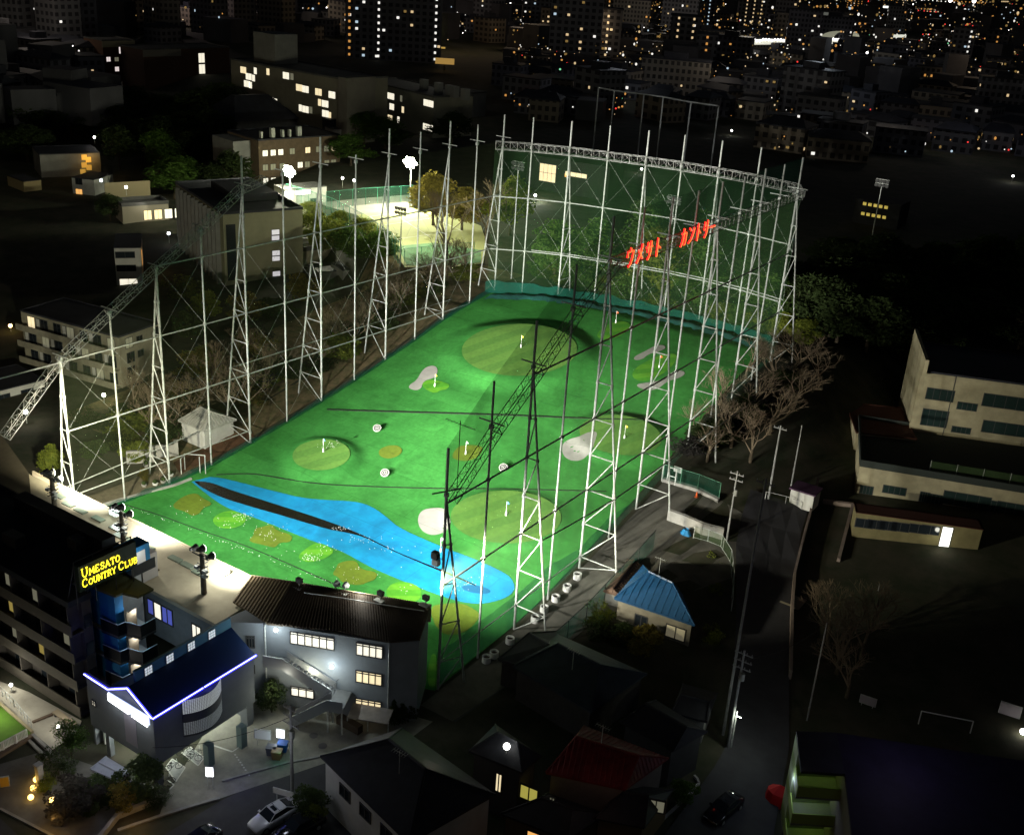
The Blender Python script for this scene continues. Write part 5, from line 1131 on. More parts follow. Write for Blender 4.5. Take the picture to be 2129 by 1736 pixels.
for i, (x, y) in enumerate([(1720, 1640), (1960, 1620)]):
    d = Bld('shed', ('left' if i == 0 else 'right') + ' one of two dark flat sheds below the beige annex', 'shed', v5(x + 10, y + 110), v5(x, y + 20), v5(x + 260, y - 5), 6, GREYW, DARKR, 'flat sheds', para=.15)
# three-storey balcony apartment
b = Bld('apartment_building', 'three-storey apartment building with long balconies and a dark flat roof, left of the range', 'apartment building', v2(1000, 1495), v2(985, 1075), v2(1330, 955), 22, mat('apt_wall', (.30, .28, .20), .9, noise=.35, nscale=.5), DARKR, para=.3)
pl = (at(*v2(305, 905), b.a[2] + b.h) - b.a); ylen = 22
for k in range(3):
    z = b.h * (2 - k) / 3.0
    m = MB(); b.bx(m, -1.3, .2, z + .05, 0, b.d, z + .2); b.bx(m, -1.35, .2, z + .2, -1.2, b.d, z + 1.15); lpart(m, 'balcony', mat('balcony_beige', (.28, .26, .19), .9, noise=.3, nscale=1), b.t)
    for j in range(7):
        pane = WY if (k, j) == (0, 6) else WD if (j + k) % 3 == 0 else GD
        b.win(.9 + 3.0 * j, z + .5, 1.6, 1.9, pane, 'l'); 
        if (j + k) % 2: b.win(2.7 + 3.0 * j, z + .35, .8, 2.0, WHITEW, 'l', nx=1, name='door')
for x, y, w, h, p in [(1073, 1115, 1.5, 1.7, WD), (1160, 1085, 1.2, 1.1, GD), (1088, 1235, 1.6, 1.7, GD), (1170, 1200, 1.2, 1.1, GD), (1092, 1355, 1.6, 1.7, GD), (1310, 1010, 1.3, 1.2, GD)]: b.wpx(*v2(x, y), w, h, p)
# low white building at the far left
b = Bld('white_building', 'low white building with two dark windows at the left edge', 'building', v2(-200, 1640), v2(-200, 1565), v2(368, 1425), 9, WHITEW, DARKR, para=.2)
b.wpx(*v2(230, 1545), 2.0, 1.8, GD); b.wpx(*v2(35, 1590), 2.0, 1.8, GD)
# narrow white house
b = Bld('narrow_house', 'narrow pale three-storey house with a glowing ground-floor window', 'house', v2(960, 640), v2(948, 330), v2(1168, 328), 11, WHITEW, DARKR, para=.2)
b.wpx(*v2(1040, 385), 3.6, 1.2, GD); b.wpx(*v2(1050, 495), 3.6, 1.2, GD); b.wpx(*v2(1070, 610), 3.4, 1.3, WW)
b.win(3, b.h - 4.5, 1.6, 3.2, WIN_O, 'r', nx=1)
lamp('stair_glow', b.a + b.P(b.w + 1.2, 3.5, b.h - 2), 60, (1, .5, .12), .2)
# brick university building with lit windows
b = Bld('brick_building', 'brown brick three-storey building with rows of small lit square windows', 'university building', v5(1120, 745), v5(1115, 345), v5(1930, 290), 16, BRICK, DARKR, para=.35)
for xs_, y, sl, lit in [([1182, 1262, 1338, 1453, 1608, 1715, 1793, 1868], 468, -.075, [WW, WW, WW, WD, WY, WD, WD, WY]), ([1185, 1262, 1352, 1532, 1603, 1797, 1865], 610, -.075, [WD, WD, WD, WW, WD, WD, WD]), ([1188, 1265, 1330, 1797, 1865], 745, -.08, [WW, WW, WD, WD, WY])]:
    for x, p in zip(xs_, lit): b.wpx(*v5(x, y + sl * (x - 1182)), 1.5, 1.5, p)
for u, w in [(b.w * .2, 1.2), (b.w * .33, .6), (b.w * .52, 1.2), (b.w * .42, .5), (b.w * .08, .5)]: b.box(u, 2, b.h + .12, u + w, 3, b.h + 1.4 + w, 'roof_vent', mat('vent_pale', (.5, .52, .45), .6))
b.box(-5, 4, -2, -.05, 15, b.h - .5, 'stair_block', GREYW)
# court pavilion
b = Bld('pavilion', 'pale two-storey pavilion behind the left tennis floodlight', 'pavilion', v5(1795, 1000), v5(1375, 835), v5(1795, 800), 5, WHITEW, CONCR, para=.2)
for x, y, w, h, p in [(1590, 855, 2.4, 1.2, WW), (1510, 860, 1.6, 1.1, WW), (1665, 945, 1.6, 1.2, GD)]: b.wpx(*v5(x, y), w, h, p)
q = lambda x, y: (240.5 + .25 * (x - 0), .25 * y)                # second upper crop (origin 960,0)
q = lambda x, y: (532.2 + .25 * x, .25 * y)
# long university blocks
b = Bld('university_block', 'long three-storey university block with scattered lit windows behind the brick building', 'university building', q(720, 1010), q(-210, 500), q(720, 670), 18, mat('uni_wall', (.20, .185, .14), .9, noise=.2, nscale=.3), CONCR)
uw = mat('uni_wall', (0, 0, 0))
def pane_rand(r): return r.choice([WW, WW, WY, WD])
for x, y, n in [(250, 632, 2), (300, 640, 1), (360, 732, 2), (412, 745, 2), (520, 768, 2), (632, 792, 2), (530, 855, 1), (575, 866, 2), (370, 900, 1), (412, 912, 2), (456, 918, 1), (578, 948, 2), (612, 962, 1), (100, 600, 1), (120, 835, 2), (165, 850, 1), (-105, 585, 2), (-60, 640, 2), (-20, 652, 1), (-75, 700, 2), (-45, 710, 1), (-5, 592, 1)]: b.wpx(*q(x, y), 1.5 * n, 2.0, pane_rand(rr), nx=n)
b.box(b.w * .1, 5, b.h, b.w * .3, 14, b.h + 9, 'roof_block', GREYW); b.box(b.w - .5, -1.2, -2, b.w + 3.2, 10, b.h + 1.0, 'stair_block', mat('uni_stair', (.17, .155, .13), .9, noise=.2, nscale=.4))
b = Bld('university_block', 'long pale university block with one bright band of windows and a blank end wall', 'university building', q(1480, 1010), q(860, 665), q(1480, 815), 15, mat('uni_wall2', (.24, .23, .18), .9, noise=.2, nscale=.3), CONCR)
for x, y, n in [(915, 762, 4), (985, 775, 2), (1045, 785, 1), (1112, 800, 4), (1208, 822, 1), (1435, 862, 4), (905, 850, 3), (1030, 858, 1), (1130, 890, 2), (1222, 915, 1), (1115, 985, 2), (1185, 998, 1), (1430, 1062, 4)]: b.wpx(*q(x, y), 1.35 * n, 2.0, pane_rand(rr) if n < 4 else WW, nx=n)
e = Bld('university_tower', 'blank grey end block of the pale university building with a strip of stair windows', 'university building', q(1500, 1010), q(1485, 805), q(1915, 775), 15, GREYW, CONCR)
for x, y in [(1735, 865), (1735, 965), (1728, 1068), (1722, 1165)]: e.wpx(*q(x, y), 1.7, 2.6, WD if y > 900 else GD, nx=2)
for x, y in [(1350, 740), (1440, 690), (1570, 760), (1480, 765), (1230, 660)]:
    p = b.uz(*q(x, y)); b.box(p[0], 6, b.h, p[0] + 2.2, 8, b.h + 3.4, 'roof_tank', mat('tank', (.2, .2, .19), .7))
# covered walkway bridging the two blocks
b = Bld('covered_walkway', 'dark covered walkway bridging towards the long university block', 'walkway', q(620, 1180), q(615, 1000), q(860, 985), 4, DARKR, DARKR, para=.1)
w0 = Bld('low_wall_building', 'low pale building under the covered walkway', 'building', q(700, 1200), q(640, 1080), q(820, 1075), 6, mat('pale_block', (.34, .33, .3), .9, noise=.2, nscale=.4), CONCR, para=.1)
# gabled dark hall
g0 = Bld('gabled_hall', 'dark gabled hall behind the brick building', 'hall', q(-150, 1130), q(-160, 1010), q(350, 985), 20, GREYW, DARKR, para=0)
mb = MB(); P_ = g0.P; mb.prismz([P_(-1, -1, g0.h), P_(g0.w + .5, -1, g0.h), P_(g0.w + .5, g0.d, g0.h), P_(-1, g0.d, g0.h)], [P_(4, g0.d * .45, g0.h + 6), P_(g0.w - 5, g0.d * .45, g0.h + 6), P_(g0.w - 5, g0.d * .55, g0.h + 6), P_(4, g0.d * .55, g0.h + 6)]); lpart(mb, 'pitched_roof', DARKR, g0.t)
r1 = lambda x, y: (.25 * x, .25 * y)
b = Bld('brick_tower_block', 'dark red-brown block with a pale roof band and small lit windows, upper left', 'university building', r1(860, 740), r1(850, 345), r1(1115, 340), 14, mat('redbrown_wall', (.13, .065, .035), .9, noise=.2, nscale=.4), CONCR)
b.box(-.2, -.2, b.h - 2.4, b.w + .2, .0, b.h, 'roof_band', mat('band', (.32, .28, .18), .9)); 
for x, y, w, h in [(1020, 415, 3.4, 3.2), (902, 496, 1.8, 1.8), (970, 496, 1.8, 1.6), (1028, 498, 1, 1.4), (973, 577, 1.8, 1.8), (1033, 577, 1.1, 1.8), (978, 660, 1.8, 1.8)]: b.wpx(*r1(x, y), w, h, WD if x in (970,) else mat('pale_pink_window', (.6, .6, .6), .5, em=(.95, .82, .8), es=.8))
b = Bld('brick_slab_block', 'wide dark brick block with one column of four bright stair windows', 'university building', r1(1200, 760), r1(1190, 420), r1(1905, 400), 16, mat('redbrown_wall2', (.085, .045, .028), .9, noise=.2, nscale=.4), CONCR)
b.box(-.2, -.2, b.h - 2.6, b.w * .42, 0, b.h, 'roof_band', mat('band2', (.18, .165, .13), .9))
for x, y in [(1676, 485), (1680, 577), (1684, 666), (1687, 755)]: b.wpx(*r1(x, y), 2.9, 3.7, WW, nx=2)
b = Bld('apartment_house', 'dim apartment house with amber-lit outside stairs, upper left', 'apartment building', r1(340, 1480), r1(328, 1290), r1(830, 1275), 12, GREYW, DARKR, para=.2)
for x, y in [(700, 1310), (735, 1330), (700, 1375), (740, 1395), (690, 1430), (740, 1455)]: b.wpx(*r1(x, y), 1.5, 1.5, mat('amber_window', (.5, .35, .1), .5, em=(.9, .5, .08), es=.38), nx=1)
lamp('amber_glow', b.a + b.P(b.w * .8, -2, 5), 260, (1, .55, .15), .2)
b = Bld('small_house', 'small white house with one orange-lit window below the amber-lit apartment house', 'house', r1(600, 1610), r1(595, 1480), r1(780, 1500), 9, WHITEW, DARKR, para=.1)
b.wpx(*r1(655, 1510), 1.8, 1.5, GD); b.wpx(*r1(658, 1597), 1.8, 1.4, WIN_O)
b = Bld('small_house', 'small yellowish house left of the white one, upper left', 'house', r1(200, 1600), r1(195, 1515), r1(340, 1500), 9, mat('ochre_wall', (.25, .2, .1), .9), DARKR, para=.1)
b = Bld('lit_terrace', 'floodlit pale terrace building with railings and a glaring lamp, left of the ribbed hall', 'building', v2(1020, 130), v2(1015, -15), v2(1400, -40), 6, mat('terrace_wall', (.3, .27, .2), .9), CONCR, para=.8)
for k in range(4): b.win(b.w * .45 + 2.4 * k, .6, 1.8, 2.2, WY if k < 2 else WW)
b.box(-.1, 14, -2, b.w, 14.3, b.h + 2.6, 'rear_screen_wall', mat('screen', (.25, .21, .12), .9))
lamp('terrace_lamp', b.a + b.P(b.w * .42, -1.5, b.h + .6), 110, (1, .95, .8), .2); lamp('terrace_lamp', b.a + b.P(b.w * .5, 8, b.h + 3), 80, (1, .95, .8), .2)

# ---------------------------------------------------------------- school on the right
SB = mat('school_wall', (.40, .36, .23), .9, noise=.3, nscale=.5)
s1 = lambda x, y: (1597 + .25 * x, 434 + .25 * y); s2 = lambda x, y: (1597 + .25 * x, 868 + .25 * y)
b = Bld('school_building', 'large pale school building with dark windows in rows at the right edge', 'school', s2(1190, 250), s1(1308, 1362), s1(2600, 1530), 14, SB, DARKR, para=.3)
b.box(-.5, -1.0, b.h - .2, 0, 14, b.h + 2.2, 'gable_fin', SB); b.box(-.5, -.0, -3, -.02, 14, b.h, 'end_wall', SB)
GW = mat('green_glass', (.018, .034, .032), .2, spec=.6)
for x, y, w, h in [(1430, 1548, 3.8, 1.7), (1655, 1645, 2.7, 1.1), (1975, 1610, 6.2, 1.9), (1390, 1715, 3.6, 1.5)]: b.wpx(*s1(x, y), w, h, GW, nx=4)
for x, y, w, h in [(1380, 30, 3.6, 1.6), (1605, 105, 2.6, .9), (1975, 95, 6.4, 1.8), (1830, 275, 3, 1.5), (2060, 310, 4, 1.8)]: b.wpx(*s2(x, y), w, h, GW, nx=4)
b.box(b.w * .2, -.05, 0, b.w * .2 + .12, -.02, b.h, 'downpipe', DARKSTEEL)
c = Bld('school_wing', 'low front wing of the school with a walled roof terrace', 'school', s2(715, 625), s2(765, 405), s2(2700, 720), 17, SB, mat('terrace_dark', (.03, .038, .034), .9), para=1.0)
for x, y, w, h in [(817, 603, 1.7, 1.2), (1050, 605, 3.0, 1.1), (1300, 660, 1.2, 1.4), (1390, 680, 2, 1.4), (1650, 690, 6.0, 1.9), (1850, 735, 2.6, 1.6), (2050, 765, 4.5, 1.7)]: c.wpx(*s2(x, y), w, h, GW, nx=4)
for k in range(9): c.box(9 + 3.4 * k, 1.2, c.h, 9.1 + 3.4 * k, 1.3, c.h + 2.0, 'fence_post', mat('post_grey', (.2, .22, .2), .6))
c.box(9, 1.22, c.h, 37, 1.27, c.h + 1.9, 'mesh_screen', MATS['net_side'])
d = Bld('school_annex', 'low annex in front of the school with one bright white doorway', 'school', s2(740, 1000), s2(735, 790), s2(1785, 935), 2.6, mat('annex_olive', (.24, .21, .10), .9, noise=.3, nscale=.6), mat('red_roof', (.09, .035, .025), .9), para=.1)
d.wpx(*s2(1478, 995), 1.3, 2.9, mat('bright_door', (.9, .9, .9), .5, em=(1, 1, .9), es=1.6), nx=1, name='doorway')
for x in (800, 900, 1000, 1100, 1250, 1350): d.wpx(*s2(x, 880 + (x - 800) * .1), 2.2, 1.2, GD)
lamp('door_glow', d.a + d.P(d.w * .68, -1.5, 2), 60, (1, 1, .85), .3)
r = Bld('side_block', 'red-roofed side block joining the two school buildings', 'school', s2(745, 290), s2(735, 130), s2(1230, 185), 12, SB, mat('red_roof', (.09, .03, .03), .9), para=.2)
r.wpx(*s2(1000, 215), 5, 1.5, mat('blue_panel', (.03, .04, .12), .6), nx=1); r.wpx(*s2(1135, 255), 2, 1.6, GD)
# ---------------------------------------------------------------- nearby houses with pitched roofs
def house(name, label, px, ze, rh, roofm, wallm, inset=.35, axis=0, zg=0, over=.5, group=None, cat='house', ribs_=0):
    C = [at(x, y, ze) for x, y in px]; c0 = sum(C, Vector()) / 4; t = thing(name, label, cat, (c0[0], c0[1], zg), group); O = Vector(t.location)
    W = [c0 + (p - c0) * (1 - over / max(1, (p - c0).length)) for p in C]
    lpart(MB().prismz([Vector((p[0], p[1], zg - 1)) - O for p in W], [Vector((p[0], p[1], ze)) - O for p in W]), 'wall', wallm, t)
    if axis == 0: ea, eb = (C[0] + C[3]) / 2, (C[1] + C[2]) / 2
    else: ea, eb = (C[0] + C[1]) / 2, (C[3] + C[2]) / 2
    ra = ea.lerp(eb, inset) + Vector((0, 0, rh)); rb_ = eb.lerp(ea, inset) + Vector((0, 0, rh)); P = [p - O for p in C] + [ra - O, rb_ - O] + [p - O - Vector((0, 0, .2)) for p in C]
    F = [(0, 1, 5, 4), (2, 3, 4, 5), (3, 0, 4), (1, 2, 5)] if axis == 0 else [(1, 2, 5, 4), (3, 0, 4, 5), (0, 1, 4), (2, 3, 5)]
    F += [(6, 7, 1, 0), (7, 8, 2, 1), (8, 9, 3, 2), (9, 6, 0, 3), (9, 8, 7, 6)]
    lpart(MB()._a(P, F), 'roof', roofm, t); rg = MB().tube(ra - O, rb_ - O, .13, 5)
    for i, e in ((0, ra), (3, ra), (1, rb_), (2, rb_)):
        if axis == 1: e = ra if i in (0, 1) else rb_
        rg.tube(C[i] - O, e - O, .09, 4)
    lpart(rg, 'ridge_tiles', roofm, t); t['_w'] = 0; del t['_w']
    if ribs_:
        rb2 = MB()
        for f in F[:4]:
            A, B, T = P[f[0]], P[f[1]], P[f[2]]; T2 = P[f[3]] if len(f) == 4 else T; n = int((B - A).length / ribs_)
            for i in range(1, n):
                s_ = i / n; q0 = A.lerp(B, s_); 
                # run straight up the slope until the hip or ridge
                e = (B - A).normalized(); n3_ = (B - A).cross(T - A).normalized(); up = n3_.cross(e).normalized(); up = up if up[2] > 0 else -up
                best = 1e9
                for (S0, S1) in (([A, T2], [T2, T], [T, B]) if len(f) == 4 else ([A, T], [T, B])):
                    d_ = S1 - S0; den = up.cross(d_)
                    if den.length < 1e-6: continue
                    tt = (S0 - q0).cross(d_).dot(den) / den.length_squared; ss_ = (S0 - q0).cross(up).dot(den) / den.length_squared
                    if tt > .01 and -.01 <= ss_ <= 1.01: best = min(best, tt)
                if best < 1e8: rb2.tube(q0 + n3_ * .02, q0 + up * best + n3_ * .02, .05, 3, cap=False)
        if rb2.v: lpart(rb2, 'tile_rows', roofm, t)
    return t, W, O
def hwin(t, O, A, B, u, z, w, h, pane):     # window on the wall between A and B
    a, b = Vector((A[0], A[1], 0)), Vector((B[0], B[1], 0)); d = (b - a).normalized(); n = Vector((d[1], -d[0], 0)); c = Vector((0, 0, 0))
    if n.dot(-a) < 0: n = -n
    p, q_ = a + d * u, a + d * (u + w); return qwin(t, 'window', p, q_, z, z + h, n, pane, DARKSTEEL, 2, O=O)
TILEB = mat('blue_tile', (.010, .065, .16), .45, noise=.3, nscale=1.5, spec=.5); TILED = mat('dark_tile', (.02, .022, .028), .6, noise=.4, nscale=1.2); TILER = mat('red_tile', (.16, .012, .012), .6, noise=.5, nscale=1.2); TILEP = mat('pale_ribbed', (.40, .40, .36), .6, noise=.3, nscale=1)
s3 = lambda x, y: (1064.5 + .25 * x, 868 + .25 * y)
t, W_, O_ = house('blue_roofed_house', 'house with a bright blue hipped tile roof beside the range', [s3(850, 1500), s3(1520, 1725), s3(1420, 1480), s3(1090, 1225)], 3.6, 2.4, TILEB, mat('house_wall', (.22, .2, .15), .9, noise=.3, nscale=1), .3, 0, ribs_=.75)
hwin(t, O_, W_[0], W_[1], 2.2, .8, 1.6, 1.6, GLASSD); hwin(t, O_, W_[0], W_[1], (W_[1] - W_[0]).length - 2.9, .8, 2.4, 1.7, mat('shoji', (.5, .45, .3), .7, em=(.8, .7, .45), es=.12))
house('brown_roofed_shed', 'brown ribbed-roof shed between the blue-roofed house and the passage', [s3(760, 1440), s3(900, 1480), s3(1080, 1240), s3(960, 1180)], 3.0, .5, mat('brown_ribbed', (.10, .06, .04), .7, noise=.3, nscale=1), GREYW, .02, 1, ribs_=.5, cat='shed')
house('ribbed_roof_house', 'small house with a pale ribbed hip roof outside the left fence', [(370, 874), (424, 897), (492, 872), (430, 846)], hb(-125, 100) + 3.2, 1.6, TILEP, WHITEW, .3, 0, zg=hb(-125, 100) - .5, ribs_=.5)
f4 = lambda x, y: (532 + .25 * x, 1302.4 + .25 * y); f5 = lambda x, y: (1064.5 + .25 * x, 1302.4 + .25 * y)
t, W_, O_ = house('dark_roofed_house', 'large house with a broad black hipped roof in the bottom foreground', [(666, 1571), (850, 1752), (1030, 1650), (836, 1513)], 5.6, 2.6, TILED, WHITEW, .3, 0, over=.5)
for u in (2.2, 5.2, 8.2): hwin(t, O_, W_[0], W_[1], u, 3.2, 1.6, 1.3, GD)
tb_ = at(705, 1625, 6.4)
t2, _, _ = house('dark_roofed_house', 'wide dark bluish-roofed house behind the row of grey panels below the range', [(1066, 1385), (1230, 1480), (1345, 1400), (1160, 1318)], 4.0, 2.0, mat('tile_blueblack', (.02, .03, .042), .6, noise=.4, nscale=1), mat('wall_dim2', (.05, .047, .04), .9, noise=.3, nscale=1), .25, 0)
t3, W_, O_ = house('grey_gabled_house', 'small grey gable-roofed house beside the end of the net passage', [(1035, 1370), (1085, 1385), (1190, 1350), (1155, 1312)], 3.4, 1.6, mat('tile_grey', (.035, .037, .04), .7, noise=.3, nscale=1), mat('wall_dim2', (.05, .047, .04), .9, noise=.3, nscale=1), .05, 0)
t4, W_, O_ = house('red_roofed_house', 'house with a dim red tiled roof in the lower middle', [(1135, 1605), (1300, 1640), (1390, 1575), (1215, 1508)], 5.2, 1.6, TILER, mat('wall_dim', (.16, .14, .12), .9, noise=.2, nscale=1), .12, 0, ribs_=.45)
hwin(t4, O_, W_[0], W_[1], 8.5, 3, 1.6, 1.4, WD)
t5, W_, O_ = house('balcony_house', 'dark house with amber and yellow lit windows below the globe lamp', [(975, 1560), (1085, 1605), (1125, 1570), (1030, 1505)], 6.0, 1.4, TILED, mat('wall_dark', (.06, .055, .06), .9), .3, 0)
hwin(t5, O_, W_[0], W_[1], 2.2, 2.6, .7, 2.1, WY); hwin(t5, O_, W_[0], W_[1], 4.6, 3.0, 1.8, 1.6, mat('slat_yellow', (.5, .45, .1), .6, em=(.7, .62, .12), es=.5)); hwin(t5, O_, W_[0], W_[1], 7.4, 3.2, .6, 1.3, WD)
t6, W_, O_ = house('low_house', 'low house with amber-lit porch at the bottom edge', [(1040, 1690), (1180, 1745), (1260, 1690), (1140, 1648)], 3.2, 1.2, TILED, mat('wall_brown', (.12, .08, .05), .9), .25, 0)
hwin(t6, O_, W_[0], W_[1], 2.0, .8, 2.4, 1.6, WIN_O)
t7, _, _ = house('dark_roofed_house', 'dark house with a long grey roof left of the dark road', [(1290, 1500), (1400, 1560), (1470, 1520), (1365, 1455)], 4.6, 1.2, mat('tile_grey2', (.02, .02, .024), .8, noise=.3, nscale=1), mat('wall_grey2', (.045, .045, .045), .9, noise=.2, nscale=1), .1, 0)
t8, _, _ = house('dark_roofed_house', 'dark house with a low roof just above the white kerb bend', [(1235, 1700), (1340, 1720), (1400, 1640), (1300, 1630)], 3.4, 1.2, TILED, mat('wall_brown', (.12, .08, .05), .9), .25, 0)
t9, _, _ = house('low_grey_house', 'low grey house beside the dark roadside wall', [(1395, 1480), (1470, 1500), (1492, 1440), (1420, 1420)], 3.0, .5, mat('tile_grey3', (.03, .03, .034), .8, noise=.3, nscale=1), GREYW, .1, 0)
house('hut_roof', 'small grey awning roof left of the entrance building', [(188, 1598), (248, 1624), (274, 1604), (221, 1572)], 2.1, .05, mat('awning_grey', (.30, .32, .36), .6, noise=.2, nscale=1.5), mat('hut_wall', (.07, .07, .07), .9), .02, 0, cat='shed', over=.6)
# row of grey boundary panels
for i, (x, y) in enumerate([(1068, 1395), (1090, 1409), (1112, 1423), (1138, 1438), (1163, 1452), (1190, 1468)]):
    a, b_ = at(x, y, 1.6), at(x + 21, y + 13, 1.6); P = MB(); d = (b_ - a).normalized(); n = Vector((-d[1], d[0], 0)) * .06
    o = thing('boundary_panel', ORD[i] + ' grey boundary panel from the left, below the passage', 'wall panel', (a[0], a[1], 0), 'grey boundary panels')
    z = Vector((a[0], a[1], 0)); P.prismz([Vector((p[0], p[1], -.1)) - z for p in (a - n, b_ - n, b_ + n, a + n)], [Vector((p[0], p[1], 2.2)) - z for p in (a - n, b_ - n, b_ + n, a + n)]); lpart(P, 'panel', mat('panel_grey', (.16, .155, .14), .9, noise=.25, nscale=1), o)
# corner block with green-lit balconies, bottom right
s6 = lambda x, y: (1597 + .25 * x, 1302.4 + .25 * y)
G = at(*s6(640, 1230), 9.0); 
t = thing('balcony_block', 'apartment block with green-lit stacked balconies and a huge dark violet roof, bottom right', 'apartment building', (G[0], G[1], 0)); O = Vector(t.location)
A_, B_, C_, D_ = at(*s6(275, 1200), 9), at(*s6(640, 1225), 9), at(*s6(570, 880), 9), at(*s6(235, 870), 9)
E1, E2, E3 = at(*s6(2700, 1200), 9), at(*s6(2700, 2300), 9), at(*s6(760, 2300), 9)
VR = mat('violet_roof', (.022, .018, .045), .7, noise=.4, nscale=.5)
lpart(MB().prismz([p - O - Vector((0, 0, .3)) for p in (B_, C_, E1, E2, E3)], [p - O for p in (B_, C_, E1, E2, E3)]), 'roof', VR, t)
lpart(MB().prismz([Vector((p[0], p[1], 0)) - O for p in (B_, C_, E1, E2, E3)], [Vector((p[0], p[1], 8.7)) - O for p in (B_, C_, E1, E2, E3)]), 'wall', mat('block_wall', (.2, .18, .16), .9), t)
lpart(MB().prismz([p - O - Vector((0, 0, .25)) for p in (A_, B_, C_, D_)], [p - O + Vector((0, 0, .02)) for p in (A_, B_, C_, D_)]), 'roof', DARKR, t)
GB_ = mat('balcony_green', (.30, .40, .10), .8); 
for k in range(3):
    z = 6.3 - 2.9 * k; dz = Vector((0, 0, z - 9)); up = Vector((0, 0, 1.05)); th = (D_ - A_).normalized() * .12
    lpart(MB().prismz([p - O + dz - Vector((0, 0, .2)) for p in (A_, B_, C_, D_)], [p - O + dz for p in (A_, B_, C_, D_)]), 'balcony_floor', GREYW, t)
    for a, b_ in ((A_, B_), (D_, A_)):
        n = (b_ - a).cross(Vector((0, 0, 1))).normalized() * .1; n = n if (a - n - C_).length < (a + n - C_).length else -n
        lpart(MB().prismz([a - O + dz, b_ - O + dz, b_ - n - O + dz, a - n - O + dz], [a - O + dz + up, b_ - O + dz + up, b_ - n - O + dz + up, a - n - O + dz + up]), 'balcony_rail', GB_, t)
    m_ = (A_ + C_) / 2; lamp('green_light', (m_[0], m_[1], z + 2.2), 130, (.62, 1, .16), .15)
lpart(MB().prismz([Vector((p[0], p[1], 0)) - O for p in (A_.lerp(D_, .5), B_.lerp(C_, .5), C_, D_)], [Vector((p[0], p[1], 8.7)) - O for p in (A_.lerp(D_, .5), B_.lerp(C_, .5), C_, D_)]), 'inner_wall', mat('inner_green', (.3, .35, .2), .8), t)
s7 = at(1757, 1790, 9)

lamp('annex_fill', at(690, 575, 13), 420, (1, .97, .75), .5)  # fill lamp added to brighten the beige annex

AC = mat('ac_unit', (.4, .4, .38), .6)
for i, (x, y, z, w_) in enumerate([(-73.5, 56.2, 5.2, 'nearest'), (-73.5, 57.6, 5.2, 'middle'), (-73.5, 59.0, 5.2, 'farthest')]):
    t = thing('air_conditioner', w_ + ' air conditioner unit on the dark terrace behind the blue roof', 'air conditioner', (x, y, z), 'terrace air conditioners'); lpart(MB().box(-.45, -.2, 0, .45, .2, .75), 'casing', AC, t); lpart(MB().disc((0, -.21, .38), (0, -1, 0), .28, .02, 14), 'fan_grille', DARKSTEEL, t)
for x, y, z, l in [(1250, 1545, 6.9, 'television aerial on the ridge of the red-roofed house'), (830, 1600, 8.0, 'television aerial on the large black-roofed house'), (1190, 1385, 6.0, 'television aerial on the bluish-roofed house below the range'), (1370, 1190, 6.0, 'television aerial on the blue-roofed house')]:
    p = at(x, y, z); t = thing('aerial', l, 'aerial', p); lpart(MB().tube((0, 0, -.4), (0, 0, 1.9), .03, 5), 'mast', STEEL, t); m = MB().tube((-.7, 0, 1.8), (.7, 0, 1.8), .02, 4)
    for k in range(6): m.tube((-.65 + .26 * k, -.3, 1.8), (-.65 + .26 * k, .3, 1.8), .012, 3)
    lpart(m, 'aerial_array', STEEL, t)
# ---------------------------------------------------------------- tennis courts with floodlights
CT = mat('court_surface', (.40, .42, .19), .85, noise=.12, nscale=.3); CG = mat('court_green', (.16, .30, .16), .85, noise=.15, nscale=.3)
def court(px, name, m, z): return sheet([at(x, y, z) for x, y in px], 0, name, m, lambda X, Y: z)
court([(742, 447), (800, 439), (857, 433), (930, 440), (1000, 470), (1012, 505), (1005, 548), (935, 556), (842, 556), (818, 520)], 'tennis_court_ground', CT, 14.12)
court([(826, 512), (900, 505), (1000, 520), (1000, 546), (935, 552), (846, 552)], 'tennis_court_lawn', CG, 14.16)
court([(608, 402), (676, 428), (742, 447), (857, 433), (855, 405), (760, 412), (680, 420)], 'court_walkway', mat('court_grey', (.28, .28, .24), .9, noise=.2, nscale=.3), 14.1)
for a_ in [[(770, 452), (865, 440)], [(800, 470), (900, 455)], [(815, 500), (960, 480)], [(770, 452), (830, 510)], [(865, 440), (960, 482)], [(818, 446), (895, 496)]]:
    line(a_, .16, .2, mat('court_line', (.75, .75, .7), .8), 14.0)
netmat('fence_mesh', (.03, .12, .075), .30)
def meshfence(px, h, label, z=None, post=(.05, .22, .14), step=3.0, m='fence_mesh', group=None, name='mesh_fence', cat='fence'):
    P = [(at(x, y, z) if z is not None else ong(x, y)) for x, y in px]; t = thing(name, label, cat, P[0], group); O = Vector(P[0]); mb = MB(); rl = MB()
    pm = mat('post_%d' % int(post[1] * 1000), post, .6)
    for a, b in zip(P, P[1:]):
        mb.poly([a - O, b - O, b - O + Vector((0, 0, h)), a - O + Vector((0, 0, h))]); rl.tube(a - O + Vector((0, 0, h)), b - O + Vector((0, 0, h)), .04, 4); rl.tube(a - O + Vector((0, 0, .1)), b - O + Vector((0, 0, .1)), .03, 4)
        n = max(1, round((b - a).length / step))
        for i in range(n + 1):
            p = a.lerp(b, i / n) - O; rl.tube(p - Vector((0, 0, .2)), p + Vector((0, 0, h)), .05, 5)
    lpart(mb, 'mesh', MATS[m], t); lpart(rl, 'frame', pm, t); return t
meshfence([(596, 420), (690, 452), (765, 492), (815, 530), (833, 553)], 4.2, 'tall green mesh fence on posts along the near left side of the tennis courts', 13.9)
meshfence([(678, 436), (760, 428), (857, 421)], 4.0, 'green mesh fence across the far side of the lit courts', 13.9)
meshfence([(840, 556), (910, 548), (985, 541)], 3.6, 'faint green mesh fence along the near edge of the bright court', 13.9, step=4)
